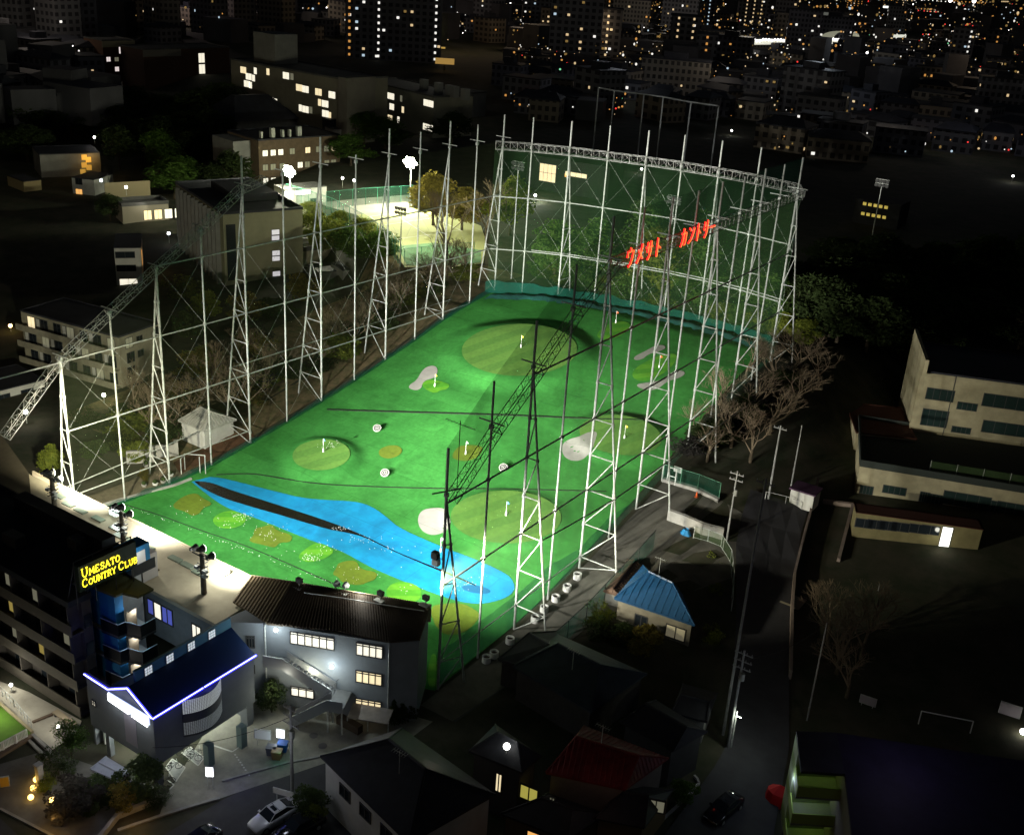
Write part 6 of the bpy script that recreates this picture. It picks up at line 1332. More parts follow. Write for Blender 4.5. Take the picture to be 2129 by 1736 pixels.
for x, y in [(1275, 0), (0, 0)][:1]: pass
def pole_lamp(name, label, base, top, kind, power, col=(1, .96, .85), z=None, group=None, r=.1, em=12):
    b = at(*base, z) if z is not None else ong(*base); h = colh(b, top) - b[2]; t = thing(name, label, 'street lamp' if kind == 's' else 'floodlight', b, group)
    lpart(MB().tube((0, 0, -.3), (0, 0, h), r, 8, r * .7), 'pole', STEEL, t); L = mat('lamp_em_%d' % hash(col) if 0 else 'lamp_em_%d_%d_%d' % tuple(int(c * 100) for c in col), (.9, .9, .9), .4, em=col, es=em)
    if kind == 's':
        lpart(MB().tube((0, 0, h), (.5, -.4, h + .1), .04, 5), 'arm', STEEL, t); hd = lpart(MB().box(.3, -.7, h - .02, .75, -.25, h + .14), 'lamp_head', DARKSTEEL, t); lpart(MB().box(.33, -.72, h - .09, .72, -.28, h - .015), 'lens', L, hd)
        lamp('street_light', b + Vector((.5, -.5, h - .4)), power, col, .12)
    elif kind == 'g': lpart(MB().ball((0, 0, h + .15), .32, 10, 7), 'globe', L, t); lamp('globe_light', b + Vector((0, 0, h + .9)), power, col, .2)
    else:
        fr = MB()
        for zz in (h - .3, h + .5): fr.box(-1.3, -.08, zz, 1.3, .08, zz + .12)
        lpart(fr, 'cross_frame', STEEL, t)
        for i in range(5 if power else 4):  # lit masts: heads multiplied into a round cluster shaped like the glare
            for j in range(3 if power else 2):
                x = (-1.64 + .82 * i) if power else (-1.05 + .7 * i); zz = h - .6 + .82 * j
                if power and i in (0, 4) and j != 1: continue
                hd = lpart(MB().tube((x, .05, zz + .12), (x, -.35, zz), .16, 10, .36), 'lamp_head', DARKSTEEL, t)
                if power: lpart(MB().disc((x, -.36, zz), (0, -1, -.25), .42, .03, 12), 'lens', L, hd)
        if power: lamp('court_light', b + Vector((0, -1.2, h - .4)), power, col, .5)
    return t
pole_lamp('court_floodlight', 'glaring floodlight mast behind the pavilion at the left of the tennis courts', (604, 430), (604, 358), 'f', 30000, (1, 1, .74), 13.9, 'lit tennis floodlights', .16, 60)
pole_lamp('court_floodlight', 'glaring floodlight mast in the middle of the far court fence', (852, 436), (858, 340), 'f', 44000, (1, 1, .74), 13.9, 'lit tennis floodlights', .16, 60)
for x, y, xt, yt, w in [(832, 552, 838, 425, 'in front of the bright court'), (1063, 640 - 60, 1056, 330, 'behind the left part of the back net')]: pole_lamp('court_floodlight', 'unlit floodlight mast ' + w, (x, y), (xt, yt + 12), 'f', 0, (1, .98, .82), 13.9, 'unlit floodlight masts', .12)
for x, y, xt, yt, w, p in [(1378, 620, 1378, 412, 'behind the middle of the back net', 0), (1800, 560, 1803, 376, 'standing alone in the dark right of the back corner', 0)]: pole_lamp('court_floodlight', 'unlit floodlight mast ' + w, (x, y), (xt, yt), 'f', 0, (1, .98, .82), 13.9, 'unlit floodlight masts', .12)
lamp('court_fill', at(900, 520, 13.9) + Vector((0, 0, 11)), 15000, (1, 1, .7), 1)
# street lamps that stand out
SL = [(352, 506, 352, 487, (.9, .9, 1), 90, 'beside the ribs of the olive hall'), (217, 838, 217, 823, (.95, 1, .7), 140, 'with a green-white glow among the gardens left of the range'), (56, 880, 58, 858, (1, .97, .85), 260, 'glaring beneath the lower end of the left truss'),
      (23, 690, 23, 679, (1, .6, .2), 60, 'small orange one at the left edge'), (712, 392, 712, 372, (1, .97, .9), 200, 'behind the tennis courts, left one of two'), (736, 394, 737, 377, (1, .97, .9), 110, 'behind the tennis courts, right one of two'),
      (124, 1010, 123, 999, (.85, .9, 1), 60, 'white one just behind the first floodlight pole'), (263, 404, 263, 391, (1, .97, .9), 120, 'on the corner of the floodlit terrace'), (211, 385, 211, 377, (.8, .9, 1), 70, 'beside the small white house with the orange window'), (197, 297, 197, 287, (1, .95, .85), 120, 'above the amber-lit apartment house'),
      (445, 270, 445, 260, (1, .95, .9), 100, 'at the top of the dark wood'), (493, 282, 494, 272, (1, .93, .8), 200, 'at the left corner of the brick building'), (1333, 362, 1333, 353, (1, .98, .9), 160, 'seen through the back net'), (1112, 420, 1113, 408, (1, 1, .85), 2600, 'shining through the trees behind the back net'), (2103, 380, 2103, 367, (1, 1, .92), 160, 'alone near the right edge'),
      (1757, 283, 1757, 271, (1, .96, .8), 70, 'in the dark streets at the upper right'), (1930, 245, 1931, 235, (.9, .93, 1), 90, 'bright white one in the dark low houses at the upper right'), (1520, 283, 1520, 273, (1, 1, .9), 60, 'above the right end of the back truss'), (190, 250, 190, 240, (1, .92, .9), 60, 'in the dark area at the upper left')]
for xb, yb, xt, yt, c, p, w in SL: pole_lamp('street_lamp', 'street lamp ' + w, (xb, yb), (xt, yt), 'g', p, c, None if yb > 800 else 13.9 if yb < 480 else None, 'street lamps', .06, 16)
pole_lamp('street_lamp', 'street lamp with a white head on the tall utility pole by the dark right-hand road', (1519, 1556), (1528, 1476), 's', 130, (.9, 1, .85), 0, 'street lamps')
pole_lamp('globe_lamp', 'big glowing white globe lamp standing on the dark balcony house', (1043, 1690), (1040, 1553), 'g', 40, (1, 1, .93), 0, None, .06, 5)
for i, (x, y, w) in enumerate([(76, 1627, 'topmost of the three in a row'), (70, 1645, 'middle one of the three in a row'), (65, 1664, 'lowest of the three in a row'), (109, 1670, 'alone under the grey twiggy bush'), (244, 1664, 'glowing in the amber-lit bush')]):
    pole_lamp('garden_lamp', 'small amber garden lamp ' + w, (x, y), (x + 1, y - 7), 'g', 16, (1, .58, .14), 0, 'amber garden lamps', .03, 5).scale = (.8, .8, .8)
lamp('amber_spill', at(110, 1700, 1.5), 70, (1, .55, .15), .3); lamp('amber_spill', at(280, 1700, 1.5), 60, (1, .55, .15), .3)
for x, y, p in [(20, 1440, 420), (125, 1520, 220), (-20, 1500, 600), (60, 1490, 160)]: lamp('path_light', at(x, y, 0) + Vector((0, 0, 2.2)), p * .55, (1, .97, .85), .2)
for i, (x, y) in enumerate([(25, 1440), (123, 1527)]):
    p = at(x, y, 0); t = thing('path_lamp', 'small white path lamp ' + ('beside the apartment lawn' if i == 0 else 'at the foot of the bench steps'), 'lamp', p, 'white path lamps'); lpart(MB().tube((0, 0, 0), (0, 0, .8), .05, 6), 'post', STEEL, t); lpart(MB().ball((0, 0, .95), .18, 10, 6), 'globe', mat('path_em', (1, 1, 1), .5, em=(1, 1, .9), es=7), t)
lamp('forecourt_light', at(640, 1490, 0) + Vector((0, 0, 4.5)), 420, (1, .98, .72), .2); lamp('forecourt_light', at(580, 1500, 0) + Vector((0, 0, 4)), 160, (1, .98, .8), .2)
lamp('passage_light', Vector((-53.5, 103, 5)), 200, (.9, 1, .8), .4)

# ---------------------------------------------------------------- passage, car park and retaining wall at the right foot of the range
sheet([Vector((x, y, 0)) for x, y in [(-55.8, 75), (-51.5, 73), (-50.2, 89)]], .03, 'passage', ASPH)
mb = MB(); ys_ = [73, 80, 89, 96, 103, 111, 118, 125.5]; L_ = [-55.8] * 8; R_ = [-51.8, -51.0, -50.0, -49.6, -45.5, -41.5, -38.5, -37.0]
for i in range(7):
    cols = [(L_[i] + (R_[i] - L_[i]) * k / 5, ys_[i]) for k in range(6)], [(L_[i + 1] + (R_[i + 1] - L_[i + 1]) * k / 5, ys_[i + 1]) for k in range(6)]
    for k in range(5): mb.poly([(x, y, hb(x, y) + .05) for x, y in (cols[0][k], cols[0][k + 1], cols[1][k + 1], cols[1][k])])
tag(mb.build('passage', mat('passage_asphalt', (.12, .115, .095), .9, noise=.45, nscale=.35, bump=.2)), kind='structure')
s8 = lambda x, y: (1330.6 + .1562 * x, 887 + .1562 * y)
meshfence([s8(300, 735), s8(760, 870), s8(1045, 985)], 2.6, 'green mesh fence with a white gate across the end of the passage', None, (.08, .2, .12))
w = kerb([s8(300, 745), s8(760, 885), s8(1045, 1000)], .5, .5, 'retaining_kerb', 5.5, CONC)
g = ong(*s8(355, 750)); t = thing('gate', 'white framed gate beside the net fence at the end of the passage', 'gate', g); gm = MB()
for a, b in [((0, 0, 0), (0, 0, 2.4)), ((1.2, 0, 0), (1.2, 0, 2.4)), ((0, 0, 2.4), (1.2, 0, 2.4)), ((0, 0, 1.2), (1.2, 0, 1.2)), ((0, 0, .05), (1.2, 0, .05))]: gm.tube(a, b, .07, 5)
lpart(gm, 'frame', WHITEP, t)
g = ong(*s8(485, 740)); t = thing('notice_board', 'blank white notice board on the green fence beside the gate', 'notice board', g); lpart(MB().box(-.6, -.1, 1.5, .6, -.04, 2.3), 'board', WHITEP, t); lpart(MB().tube((0, 0, 0), (0, -.02, 1.6), .04, 5), 'post', STEEL, t)
g = ong(*s8(750, 935)); t = thing('traffic_cone', 'orange traffic cone below the green mesh fence', 'traffic cone', g); lpart(MB().tube((0, 0, .04), (0, 0, .8), .2, 10, .04), 'cone', mat('cone_orange', (.7, .12, .02), .6), t); lpart(MB().box(-.25, -.25, 0, .25, .25, .05), 'base', mat('cone_base', (.5, .1, .02), .7), t)
meshfence([s8(710, 1480), s8(900, 1530), s8(1075, 1600), s8(1100, 1640), s8(1200, 1800), (1523, 1215), (1520, 1270)], 1.7, 'grey wire fence curving round the yard of the blue-roofed house', None, (.34, .36, .34), 2.2, 'net_side')
kerb([s8(340, 1440), s8(560, 1520), s8(800, 1600), s8(1075, 1640)], .4, 1.5, 'retaining_wall', 2, CONC, None, 'mossy concrete retaining wall under the grey wire fence', 'wall')
g = ong(*s8(610, 1430)); mb = MB(); rr = random.Random(3); mb.prismz([Vector((math.cos(a) * (.7 + .3 * rr.random()), math.sin(a) * .6, 0)) for a in [i * .785 for i in range(8)]], [Vector((math.cos(a) * .3, math.sin(a) * .3, .6 + .2 * rr.random())) for a in [i * .785 for i in range(8)]])
o = mb.build('tarpaulin', mat('tarp_blue', (.02, .2, .45), .6)); o.location = g; tag(o, 'crumpled blue tarpaulin beside the rubble at the bend of the passage', 'tarpaulin')
# outer green net fence between the splayed legs
t = thing('net_fence', 'low teal net fence between the passage and the blue-roofed house', 'net fence', (-50.2, 88, 0)); mb = MB(); rl = MB(); ys_ = [85, 88, 92, 96, 100, 104, 108, 112]
for a, b in zip(ys_, ys_[1:]): mb.poly([(0, a - 88, hb(-50.2, a)), (0, b - 88, hb(-50.2, b)), (0, b - 88, hb(-50.2, b) + 2.7), (0, a - 88, hb(-50.2, a) + 2.7)]); rl.tube((0, a - 88, hb(-50.2, a) + 2.7), (0, b - 88, hb(-50.2, b) + 2.7), .05, 5); rl.tube((0, a - 88, hb(-50.2, a)), (0, a - 88, hb(-50.2, a) + 2.7), .05, 5)
lpart(mb, 'net', MATS['net_skirt'], t); lpart(rl, 'frame', DARKSTEEL, t)
for i, (x, y) in enumerate([(1200, 1203), (1178.5, 1227), (1155, 1249), (1131, 1271), (1112, 1292), (1060, 1337), (1027, 1366), (1011, 1376)]):
    g = ong(x, y); t = thing('planter', ORD[i] + ' round white planter ring from the far end of the passage', 'planter', g, 'white planter rings'); n = 16; mb = MB()
    ou = [(.5 * math.cos(6.283 * k / n), .5 * math.sin(6.283 * k / n)) for k in range(n)]; inn = [(.38 * math.cos(6.283 * k / n), .38 * math.sin(6.283 * k / n)) for k in range(n)]
    P = [(x_, y_, 0) for x_, y_ in ou] + [(x_, y_, .75) for x_, y_ in ou] + [(x_, y_, .75) for x_, y_ in inn] + [(x_, y_, .5) for x_, y_ in inn]; F_ = []
    for k in range(n):
        j = (k + 1) % n; F_ += [(k, j, n + j, n + k), (n + k, n + j, 2 * n + j, 2 * n + k), (2 * n + k, 2 * n + j, 3 * n + j, 3 * n + k)]
    mb._a(P, F_); lpart(mb, 'ring', WHITEP, t); lpart(MB().disc((0, 0, .5), (0, 0, 1), .38, .03, n), 'soil', mat('soil', (.04, .03, .02), .95), t)

# ---------------------------------------------------------------- right-hand road, walls, poles
RD = mat('dark_road', (.045, .045, .05), .85, noise=.3, nscale=.5)
def strip_road(Lp, Rp, name, m, dz):
    L_ = resamp(Lp, 14); R2 = resamp(Rp, 14); mb = MB(); P = []
    for a, b in zip(L_, R2):
        pa, pb = ong(*a), ong(*b)
        for k in range(5): q_ = pa.lerp(pb, k / 4); P.append((q_[0], q_[1], hb(q_[0], q_[1]) + dz))
    return tag(mb._a(P, [(i * 5 + k, i * 5 + k + 1, (i + 1) * 5 + k + 1, (i + 1) * 5 + k) for i in range(13) for k in range(4)]).build(name, m), kind='structure')
strip_road([(1560, 1020), (1530, 1110), (1530, 1300), (1512, 1560), (1380, 1740)], [(1680, 1060), (1665, 1110), (1640, 1300), (1640, 1560), (1600, 1780)], 'road', RD, .22)
WK = mat('pale_kerb', (.42, .40, .37), .8, noise=.25, nscale=1.5)
kerb([(1443, 1614), (1449, 1620), (1453, 1630), (1440, 1646), (1372, 1710), (1360, 1721)], .22, .22, 'kerb', 0, WK); kerb([(1352, 1725), (1325, 1746)], .22, .22, 'kerb', 0, WK)
kerb([(1686, 1075), (1672, 1130), (1655, 1190), (1645, 1230), (1641, 1290), (1640, 1420)], .3, 1.1, 'roadside_wall', 0, mat('wall_pinkish', (.24, .19, .16), .9, noise=.3, nscale=1), None, 'long narrow wall along the road beside the school yard', 'wall')
kerb([(1700, 1100), (1761, 1108), (1735, 1205)], .4, .5, 'pool_wall', 0, mat('wall_pinkish', (.24, .19, .16)), None, 'low pinkish wall bounding the dark plot below the school', 'low wall')
for x, y, w in [(1658, 1212, 'upper'), (1646, 1275, 'lower')]:
    g = at(x, y, 0); t = thing('storage_box', w + ' pale storage box beside the roadside wall', 'storage box', g, 'pale storage boxes'); lpart(MB().box(-1.2, -1.2, 0, 1.0, 1.2, 1.6), 'body', WHITEW, t); lpart(MB().box(-1.3, -1.3, 1.6, 1.1, 1.3, 1.72), 'lid', BEIGE, t)
g = ong(1670, 1050); t = thing('shed', 'small white corrugated shed with a violet roof at the school gate', 'shed', g); lpart(MB().box(-1.6, -1.3, 0, 1.6, 1.3, 2.4), 'wall', WHITEW, t); lpart(MB().box(-1.8, -1.5, 2.4, 1.8, 1.5, 2.6), 'roof', mat('violet', (.06, .025, .06), .7), t)
meshfence([(1590, 1040), (1632, 1050), (1665, 1062)], 1.3, 'low rail fence at the school gate', None, (.4, .4, .38), 2.5, 'net_left')
def upole(base, top, label, arms=2, r=.16, z=None, tilt=None, group='utility poles', trans=True):
    b = at(*base, z) if z is not None else ong(*base); h = colh(b, top) - b[2]; t = thing('utility_pole', label, 'utility pole', b, group)
    lpart(MB().tube((0, 0, -.3), (0, 0, h), r, 8, r * .65), 'pole', mat('pole_grey', (.24, .24, .23), .8, noise=.3, nscale=3), t); a = MB()
    for k in range(arms): a.box(-.9, -.05, h - .5 - .8 * k, .9, .05, h - .4 - .8 * k)
    for k in range(arms):
        for x in (-.8, -.3, .3, .8): a.tube((x, 0, h - .4 - .8 * k), (x, 0, h - .2 - .8 * k), .04, 5)
    if arms: lpart(a, 'cross_arm', mat('pole_grey', (0, 0, 0)), t)
    if trans: lpart(MB().tube((.3, -.2, h - 3.2), (.3, -.2, h - 2.4), .22, 8).box(-.1, -.25, h - 3.0, .35, -.05, h - 2.9), 'transformer', GREYW, t)
    return b + Vector((0, 0, h))
pa = upole((608, 1664), (600, 1466), 'tall utility pole by the parked white car', 3, .17, 0)
pb = upole((1513, 1556), (1542, 1350), 'utility pole carrying the white street lamp beside the right-hand road', 3, .16, 0)
pc = upole((1503, 1527), (1529, 985), 'very tall thin pole rising beside the passage car park', 1, .16, 0, None, 'utility poles', False)
pd = upole(s8(1155, 1510), s8(1285, 590), 'pole at the corner of the grey wire fence', 2, .14, None)
pe = upole((1597, 1040), (1667, 892), 'leaning-looking pole at the top of the dark road', 1, .16, None, None, 'utility poles', False)
pf = upole((1645, 1010), (1672, 885), 'second pole at the top of the dark road', 0, .12, None, None, 'utility poles', False)
pg = upole((1677, 1500), (1700, 1290), 'slim pole at the edge of the school yard', 0, .1, 0, None, 'utility poles', False)
ph = upole((1818, 1262), (1829, 1215), 'short white pole standing in the dark school yard', 0, .07, 0, None, 'utility poles', False)
def wire(a, b, sag, label):
    P = []
    for i in range(13): t_ = i / 12; p = Vector(a).lerp(Vector(b), t_); p[2] -= sag * 4 * t_ * (1 - t_); P.append(p - Vector(a))
    o = MB().path(P, .025, 3).build('overhead_wire', BLACK); o.location = a; tag(o, label, 'wire')
wire(pa - Vector((0, 0, 1.2)), (-66.8, 49.1, 4.5), .8, 'drooping overhead wire from the tall utility pole to the entrance building'); wire(pa - Vector((0, 0, 1)), (-60.5, 66, 5.0), .8, 'overhead wire from the tall utility pole to the clubhouse'); wire(pb - Vector((0, 0, 1)), pg, 1, 'overhead wire crossing the dark right-hand road')
# netted frame with poles far behind the range (a second, dark range)
q3 = lambda x, y: (1064.5 + .25 * x, .25 * y)
TP = [(715, 730, 672, 1270), (838, 755, 800, 1300), (1088, 785, 1040, 1340), (1248, 808, 1195, 1380), (1468, 850, 1420, 1420), (1703, 882, 1645, 1450)]
TP = [(480 + 715, 730, 0, 0)][:0] or TP
tops_ = []
for i, (a_, b_, c_, d_) in enumerate(TP):
    xb, yb = q3(c_ + 0, d_); xt, yt = q3(a_, b_); b = at(xb, yb, 13.9); h = colh(b, (xt, yt)) - 13.9; t = thing('net_pole', ORD[i] + ' pole from the left of the dark net frame far behind the range', 'net pole', b, 'poles of the far dark net frame'); lpart(MB().tube((0, 0, 0), (0, 0, h), .22, 6), 'pole', mat('far_steel', (.3, .32, .34), .6), t); tops_.append(b + Vector((0, 0, h)))
o = MB().path([p - tops_[0] for p in tops_], .22, 5).build('fence_bar', mat('far_steel', (0, 0, 0))); o.location = tops_[0]; tag(o, 'top bar of the dark net frame far behind the range', 'steel bar')

# ---------------------------------------------------------------- cars, bicycles, street things
def car(label, front, rear, body, z=0):
    f, r = at(*front, z), at(*rear, z); d = (r - f); L = 4.6; ang = math.atan2(-d[1], -d[0]); c = (f + r) / 2
    t = thing('parked_car', label, 'car', (c[0], c[1], z + .02), 'parked cars', ang)
    # stations along x (front = +x): (x, half width at belt, z low, z belt)
    st = [(2.3, .62, .35, .55), (2.15, .78, .24, .68), (1.6, .88, .2, .82), (.9, .9, .2, .93), (0, .91, .2, .96), (-1.2, .9, .2, .98), (-1.9, .86, .22, 1.0), (-2.2, .78, .28, .95), (-2.32, .66, .4, .72)]
    mb = MB(); P = []; n = 10
    for x, w, zl, zb in st: P += [(x, -w * .92, zl), (x, -w, zl + .15), (x, -w, (zl + zb) / 2), (x, -w * .97, zb - .08), (x, -w * .86, zb), (x, w * .86, zb), (x, w * .97, zb - .08), (x, w, (zl + zb) / 2), (x, w, zl + .15), (x, w * .92, zl)]
    F = [(i * n + k, i * n + (k + 1) % n, (i + 1) * n + (k + 1) % n, (i + 1) * n + k) for i in range(len(st) - 1) for k in range(n)] + [list(range(n))[::-1], [(len(st) - 1) * n + k for k in range(n)]]
    mb._a(P, F); lpart(mb, 'body', body, t, True)
    g = MB(); cab = [(1.0, .78, .93), (.35, .66, 1.36), (-.2, .64, 1.43), (-.95, .62, 1.38), (-1.75, .74, .99)]; Q = []
    for x, w, zz in cab: Q += [(x, -w, zz), (x, w, zz)]
    base = [(1.0, -.8, .9), (1.0, .8, .9), (-1.78, -.76, .96), (-1.78, .76, .96)]; Q += base
    g._a(Q, [(0, 1, 3, 2), (2, 3, 5, 4), (4, 5, 7, 6), (6, 7, 9, 8), (0, 2, 4, 6, 8, 12), (1, 13, 9, 7, 5, 3)][:4] + [(0, 2, 4, 6, 8), (1, 9, 7, 5, 3)]); lpart(g, 'windows', GLASSD, t)
    rf = MB().prismz([(.33, -.6, 1.37), (.33, .6, 1.37), (-.95, .57, 1.39), (-.95, -.57, 1.39)], [(.25, -.56, 1.42), (.25, .56, 1.42), (-.9, .53, 1.44), (-.9, -.53, 1.44)]); rp = lpart(rf, 'roof', body, t)
    lpart(MB().box(-.15, -.35, 1.425, .2, .35, 1.45), 'sunroof', GLASSD, rp)
    for s in (-1, 1): pl = MB(); pl.tube((1.0, s * .8, .93), (.33, s * .64, 1.39), .04, 5); pl.tube((-.95, s * .6, 1.4), (-1.75, s * .75, 1.0), .05, 5); pl.tube((.33, s * .64, 1.39), (-.95, s * .6, 1.41), .045, 5); lpart(pl, 'roof_pillars', body, t)
    for x in (1.42, -1.38):
        for s in (-1, 1):
            w = lpart(MB().tube((x, s * .72, .33), (x, s * .93, .33), .33, 18), 'wheel', BLACK, t); lpart(MB().tube((x, s * .90, .33), (x, s * .945, .33), .21, 12), 'rim', STEEL, w)
    for s in (-1, 1):
        lpart(MB().box(2.1, s * .5 - .2, .5, 2.24, s * .5 + .2, .62), 'headlight', mat('headlamp', (.7, .72, .75), .15), t); lpart(MB().box(-2.3, s * .5 - .18, .62, -2.2, s * .5 + .18, .76), 'tail_light', mat('tail', (.4, .01, .01), .3), t); lpart(MB().box(.75, s * .95 - .09, .9, .95, s * .95 + .09, 1.03), 'wing_mirror', body, t)
    return t
car('white sedan with a dark sunroof parked beside the utility pole', (527, 1731), (612, 1682), mat('car_white', (.62, .63, .64), .25, spec=.6))
car('black car parked behind the white sedan at the bottom edge', (575, 1752), (668, 1705), mat('car_black', (.012, .012, .014), .15, spec=.8))
car('black car mostly below the bottom edge, left of the white sedan', (375, 1790), (440, 1742), mat('car_black', (0, 0, 0)))
lamp('street_fill', at(560, 1700, 0) + Vector((0, 0, 7)), 170, (.8, .85, 1), .5); lamp('blue_fill', at(500, 1640, 0) + Vector((0, 0, 2.2)), 30, (.15, .15, 1), .4); lamp('green_reflection', at(583, 1585, 0) + Vector((0, 0, 1.2)), 8, (.1, 1, .5), .2)
def bicycle(x, y, ang, label):
    p = at(x, y, .05); t = thing('bicycle', label, 'bicycle', p, 'bicycles in the open ground floor', ang); fr = MB()
    for cx in (-.5, .5):
        w = MB(); P = [(cx + .33 * math.cos(6.283 * i / 16), 0, .34 + .33 * math.sin(6.283 * i / 16)) for i in range(17)]; w.path(P, .025, 4)
        for i in range(0, 16, 4): w.tube((cx, 0, .34), P[i], .008, 3)
        lpart(w, 'wheel', BLACK, t)
    for a, b in [((-.5, 0, .34), (-.12, 0, .32)), ((-.12, 0, .32), (-.22, 0, .85)), ((-.5, 0, .34), (-.2, 0, .72)), ((-.12, 0, .32), (.35, 0, .8)), ((-.2, 0, .75), (.36, 0, .78)), ((.5, 0, .34), (.34, 0, .95))]: fr.tube(a, b, .022, 5)
    lpart(fr, 'frame', mat('bike_dark', (.03, .035, .04), .4), t); lpart(MB().box(-.33, -.07, .85, -.1, .07, .91), 'saddle', BLACK, t); lpart(MB().tube((.33, -.26, 1.0), (.33, .26, 1.0), .018, 5), 'handlebar', STEEL, t)
for x, y, w in [(361, 1600, 'on the striped bay nearest the street'), (401, 1582, 'second one, on the striped bay beside the green pillar'), (385, 1566, 'half hidden under the curved glass bay'), (345, 1629, 'at the near corner of the open floor'), (408, 1572, 'farthest one behind the green pillar')]: bicycle(x, y, 1.0 + .3 * math.sin(x), 'dark parked bicycle ' + w)
def board(name, label, x, y, w, h, hz, m, z=0, ang=0, leg=True, cat='sign board'):
    g = at(x, y, z); t = thing(name, label, cat, g, None, ang); 
    if leg: lpart(MB().tube((-w * .35, 0, 0), (-w * .35, 0, hz), .04, 5), 'leg', STEEL, t); lpart(MB().tube((w * .35, 0, 0), (w * .35, 0, hz), .04, 5), 'leg', STEEL, t)
    lpart(MB().box(-w / 2 - .05, -.08, hz - .05, w / 2 + .05, .04, hz + h + .05), 'frame', STEEL, t); lpart(MB().box(-w / 2, -.1, hz, w / 2, -.081, hz + h), 'panel', m, t); return g
SBR = mat('board_lit', (.9, .9, 1), .5, em=(.95, .96, 1), es=3)
g = board('lit_sign', 'glowing white upright sign box on a post at the forecourt corner', 438, 1640, .65, 1.0, 1.5, SBR, 0, .6); lamp('sign_light', g + Vector((.2, -.8, 2)), 22, (.95, .95, 1), .1)
g = board('lit_sign', 'small glowing white sign beside the bins', 584, 1548, .75, .95, .9, SBR, 0, .5); lamp('sign_light', g + Vector((.2, -.8, 1.3)), 16, (.8, .9, 1), .1)
board('notice_board', 'plain pale notice board left of the small glowing sign', 547, 1549, 1.5, 1.0, .8, mat('board_pale', (.6, .62, .62), .7, em=(.8, .85, .85), es=.12), 0, .5, True, 'notice board')
board('street_board', 'pale framed street board beside the utility pole', 590, 1668, 1.9, .5, .9, WHITEP, 0, .3, True, 'notice board')
for i, (x, y, c, w) in enumerate([(565, 1568, (.08, .09, .11), 'dark grey'), (588, 1560, (.01, .08, .3), 'blue'), (576, 1576, (.2, .12, .05), 'brown')]):
    g = at(x, y, 0); t = thing('waste_bin', w + ' waste bin in front of the notice boards', 'waste bin', g, 'waste bins', .5); lpart(MB().prismz([(-.38, -.3, 0), (.38, -.3, 0), (.38, .3, 0), (-.38, .3, 0)], [(-.45, -.36, .85), (.45, -.36, .85), (.45, .36, .85), (-.45, .36, .85)]), 'body', mat('bin_%d' % i, c, .5), t); lpart(MB().box(-.48, -.4, .85, .48, .4, .95), 'lid', mat('bin_%d' % i, c), t)
board('yellow_sign', 'small yellow folding sign on the driveway at the left edge', 11, 1636, .7, 1.0, .15, mat('sign_yellow', (.65, .38, .05), .7), 0, .9, False)
# white balustrade by the putting green, steps and bench
P0, P1 = at(-20, 1572, .3), at(57, 1531, .3); t = thing('balustrade', 'white balustrade along the near side of the lit putting green', 'balustrade', P0); d = P1 - P0; n = 26; mb = MB()
lpart(MB().tube((0, 0, .85), d + Vector((0, 0, .85)), .07, 5), 'top_rail', WHITEP, t); lpart(MB().tube((0, 0, .1), d + Vector((0, 0, .1)), .06, 5), 'bottom_rail', WHITEP, t)
for i in range(n + 1): q_ = d * (i / n); mb.tube(q_, q_ + Vector((0, 0, .85)), .05 if i % 9 else .13, 5)
o = lpart(mb, 'balusters', WHITEP, t); o['kind'] = 'stuff'
rail_ = [at(x, y, .3) for x, y in [(-10, 1432), (30, 1470), (66, 1513)]]; t = thing('metal_railing', 'thin metal railing between the pale path and the lit putting green', 'railing', rail_[0]); mb = MB()
for a, b in zip(rail_, rail_[1:]):
    for z in (.5, 1.0): mb.tube(a - rail_[0] + Vector((0, 0, z)), b - rail_[0] + Vector((0, 0, z)), .03, 4)
    for i in range(6): q_ = a.lerp(b, i / 5) - rail_[0]; mb.tube(q_, q_ + Vector((0, 0, 1)), .03, 4)
lpart(mb, 'rails', STEEL, t)
g = at(135, 1500, .1); t = thing('bench', 'long pale bench seat on the paved path', 'bench', g, None, -.05); lpart(MB().box(-1.6, -.3, .42, 1.6, .3, .5), 'seat', mat('bench_wood', (.4, .33, .22), .8), t)
for x in (-1.3, 1.3): lpart(MB().box(x - .08, -.25, 0, x + .08, .25, .42), 'leg', DARKSTEEL, t)
kerb([(68, 1530), (110, 1570)], .3, .3, 'step', 0, CONC); kerb([(58, 1538), (100, 1580)], .3, .18, 'step', 0, CONC)
kerb([(68, 1504), (110, 1487)], .3, .25, 'step', 0, mat('brown_kerb', (0, 0, 0)))
g = at(344 * .25, 1302 + .25 * 1350, 0); t = thing('stone_pillar', 'slim pale stone pillar between the garden lamps and the hedge', 'pillar', g); lpart(MB().box(-.25, -.25, 0, .25, .25, 2.6), 'shaft', CONC, t); lpart(MB().box(-.32, -.32, 2.6, .32, .32, 2.75), 'cap', CONC, t)
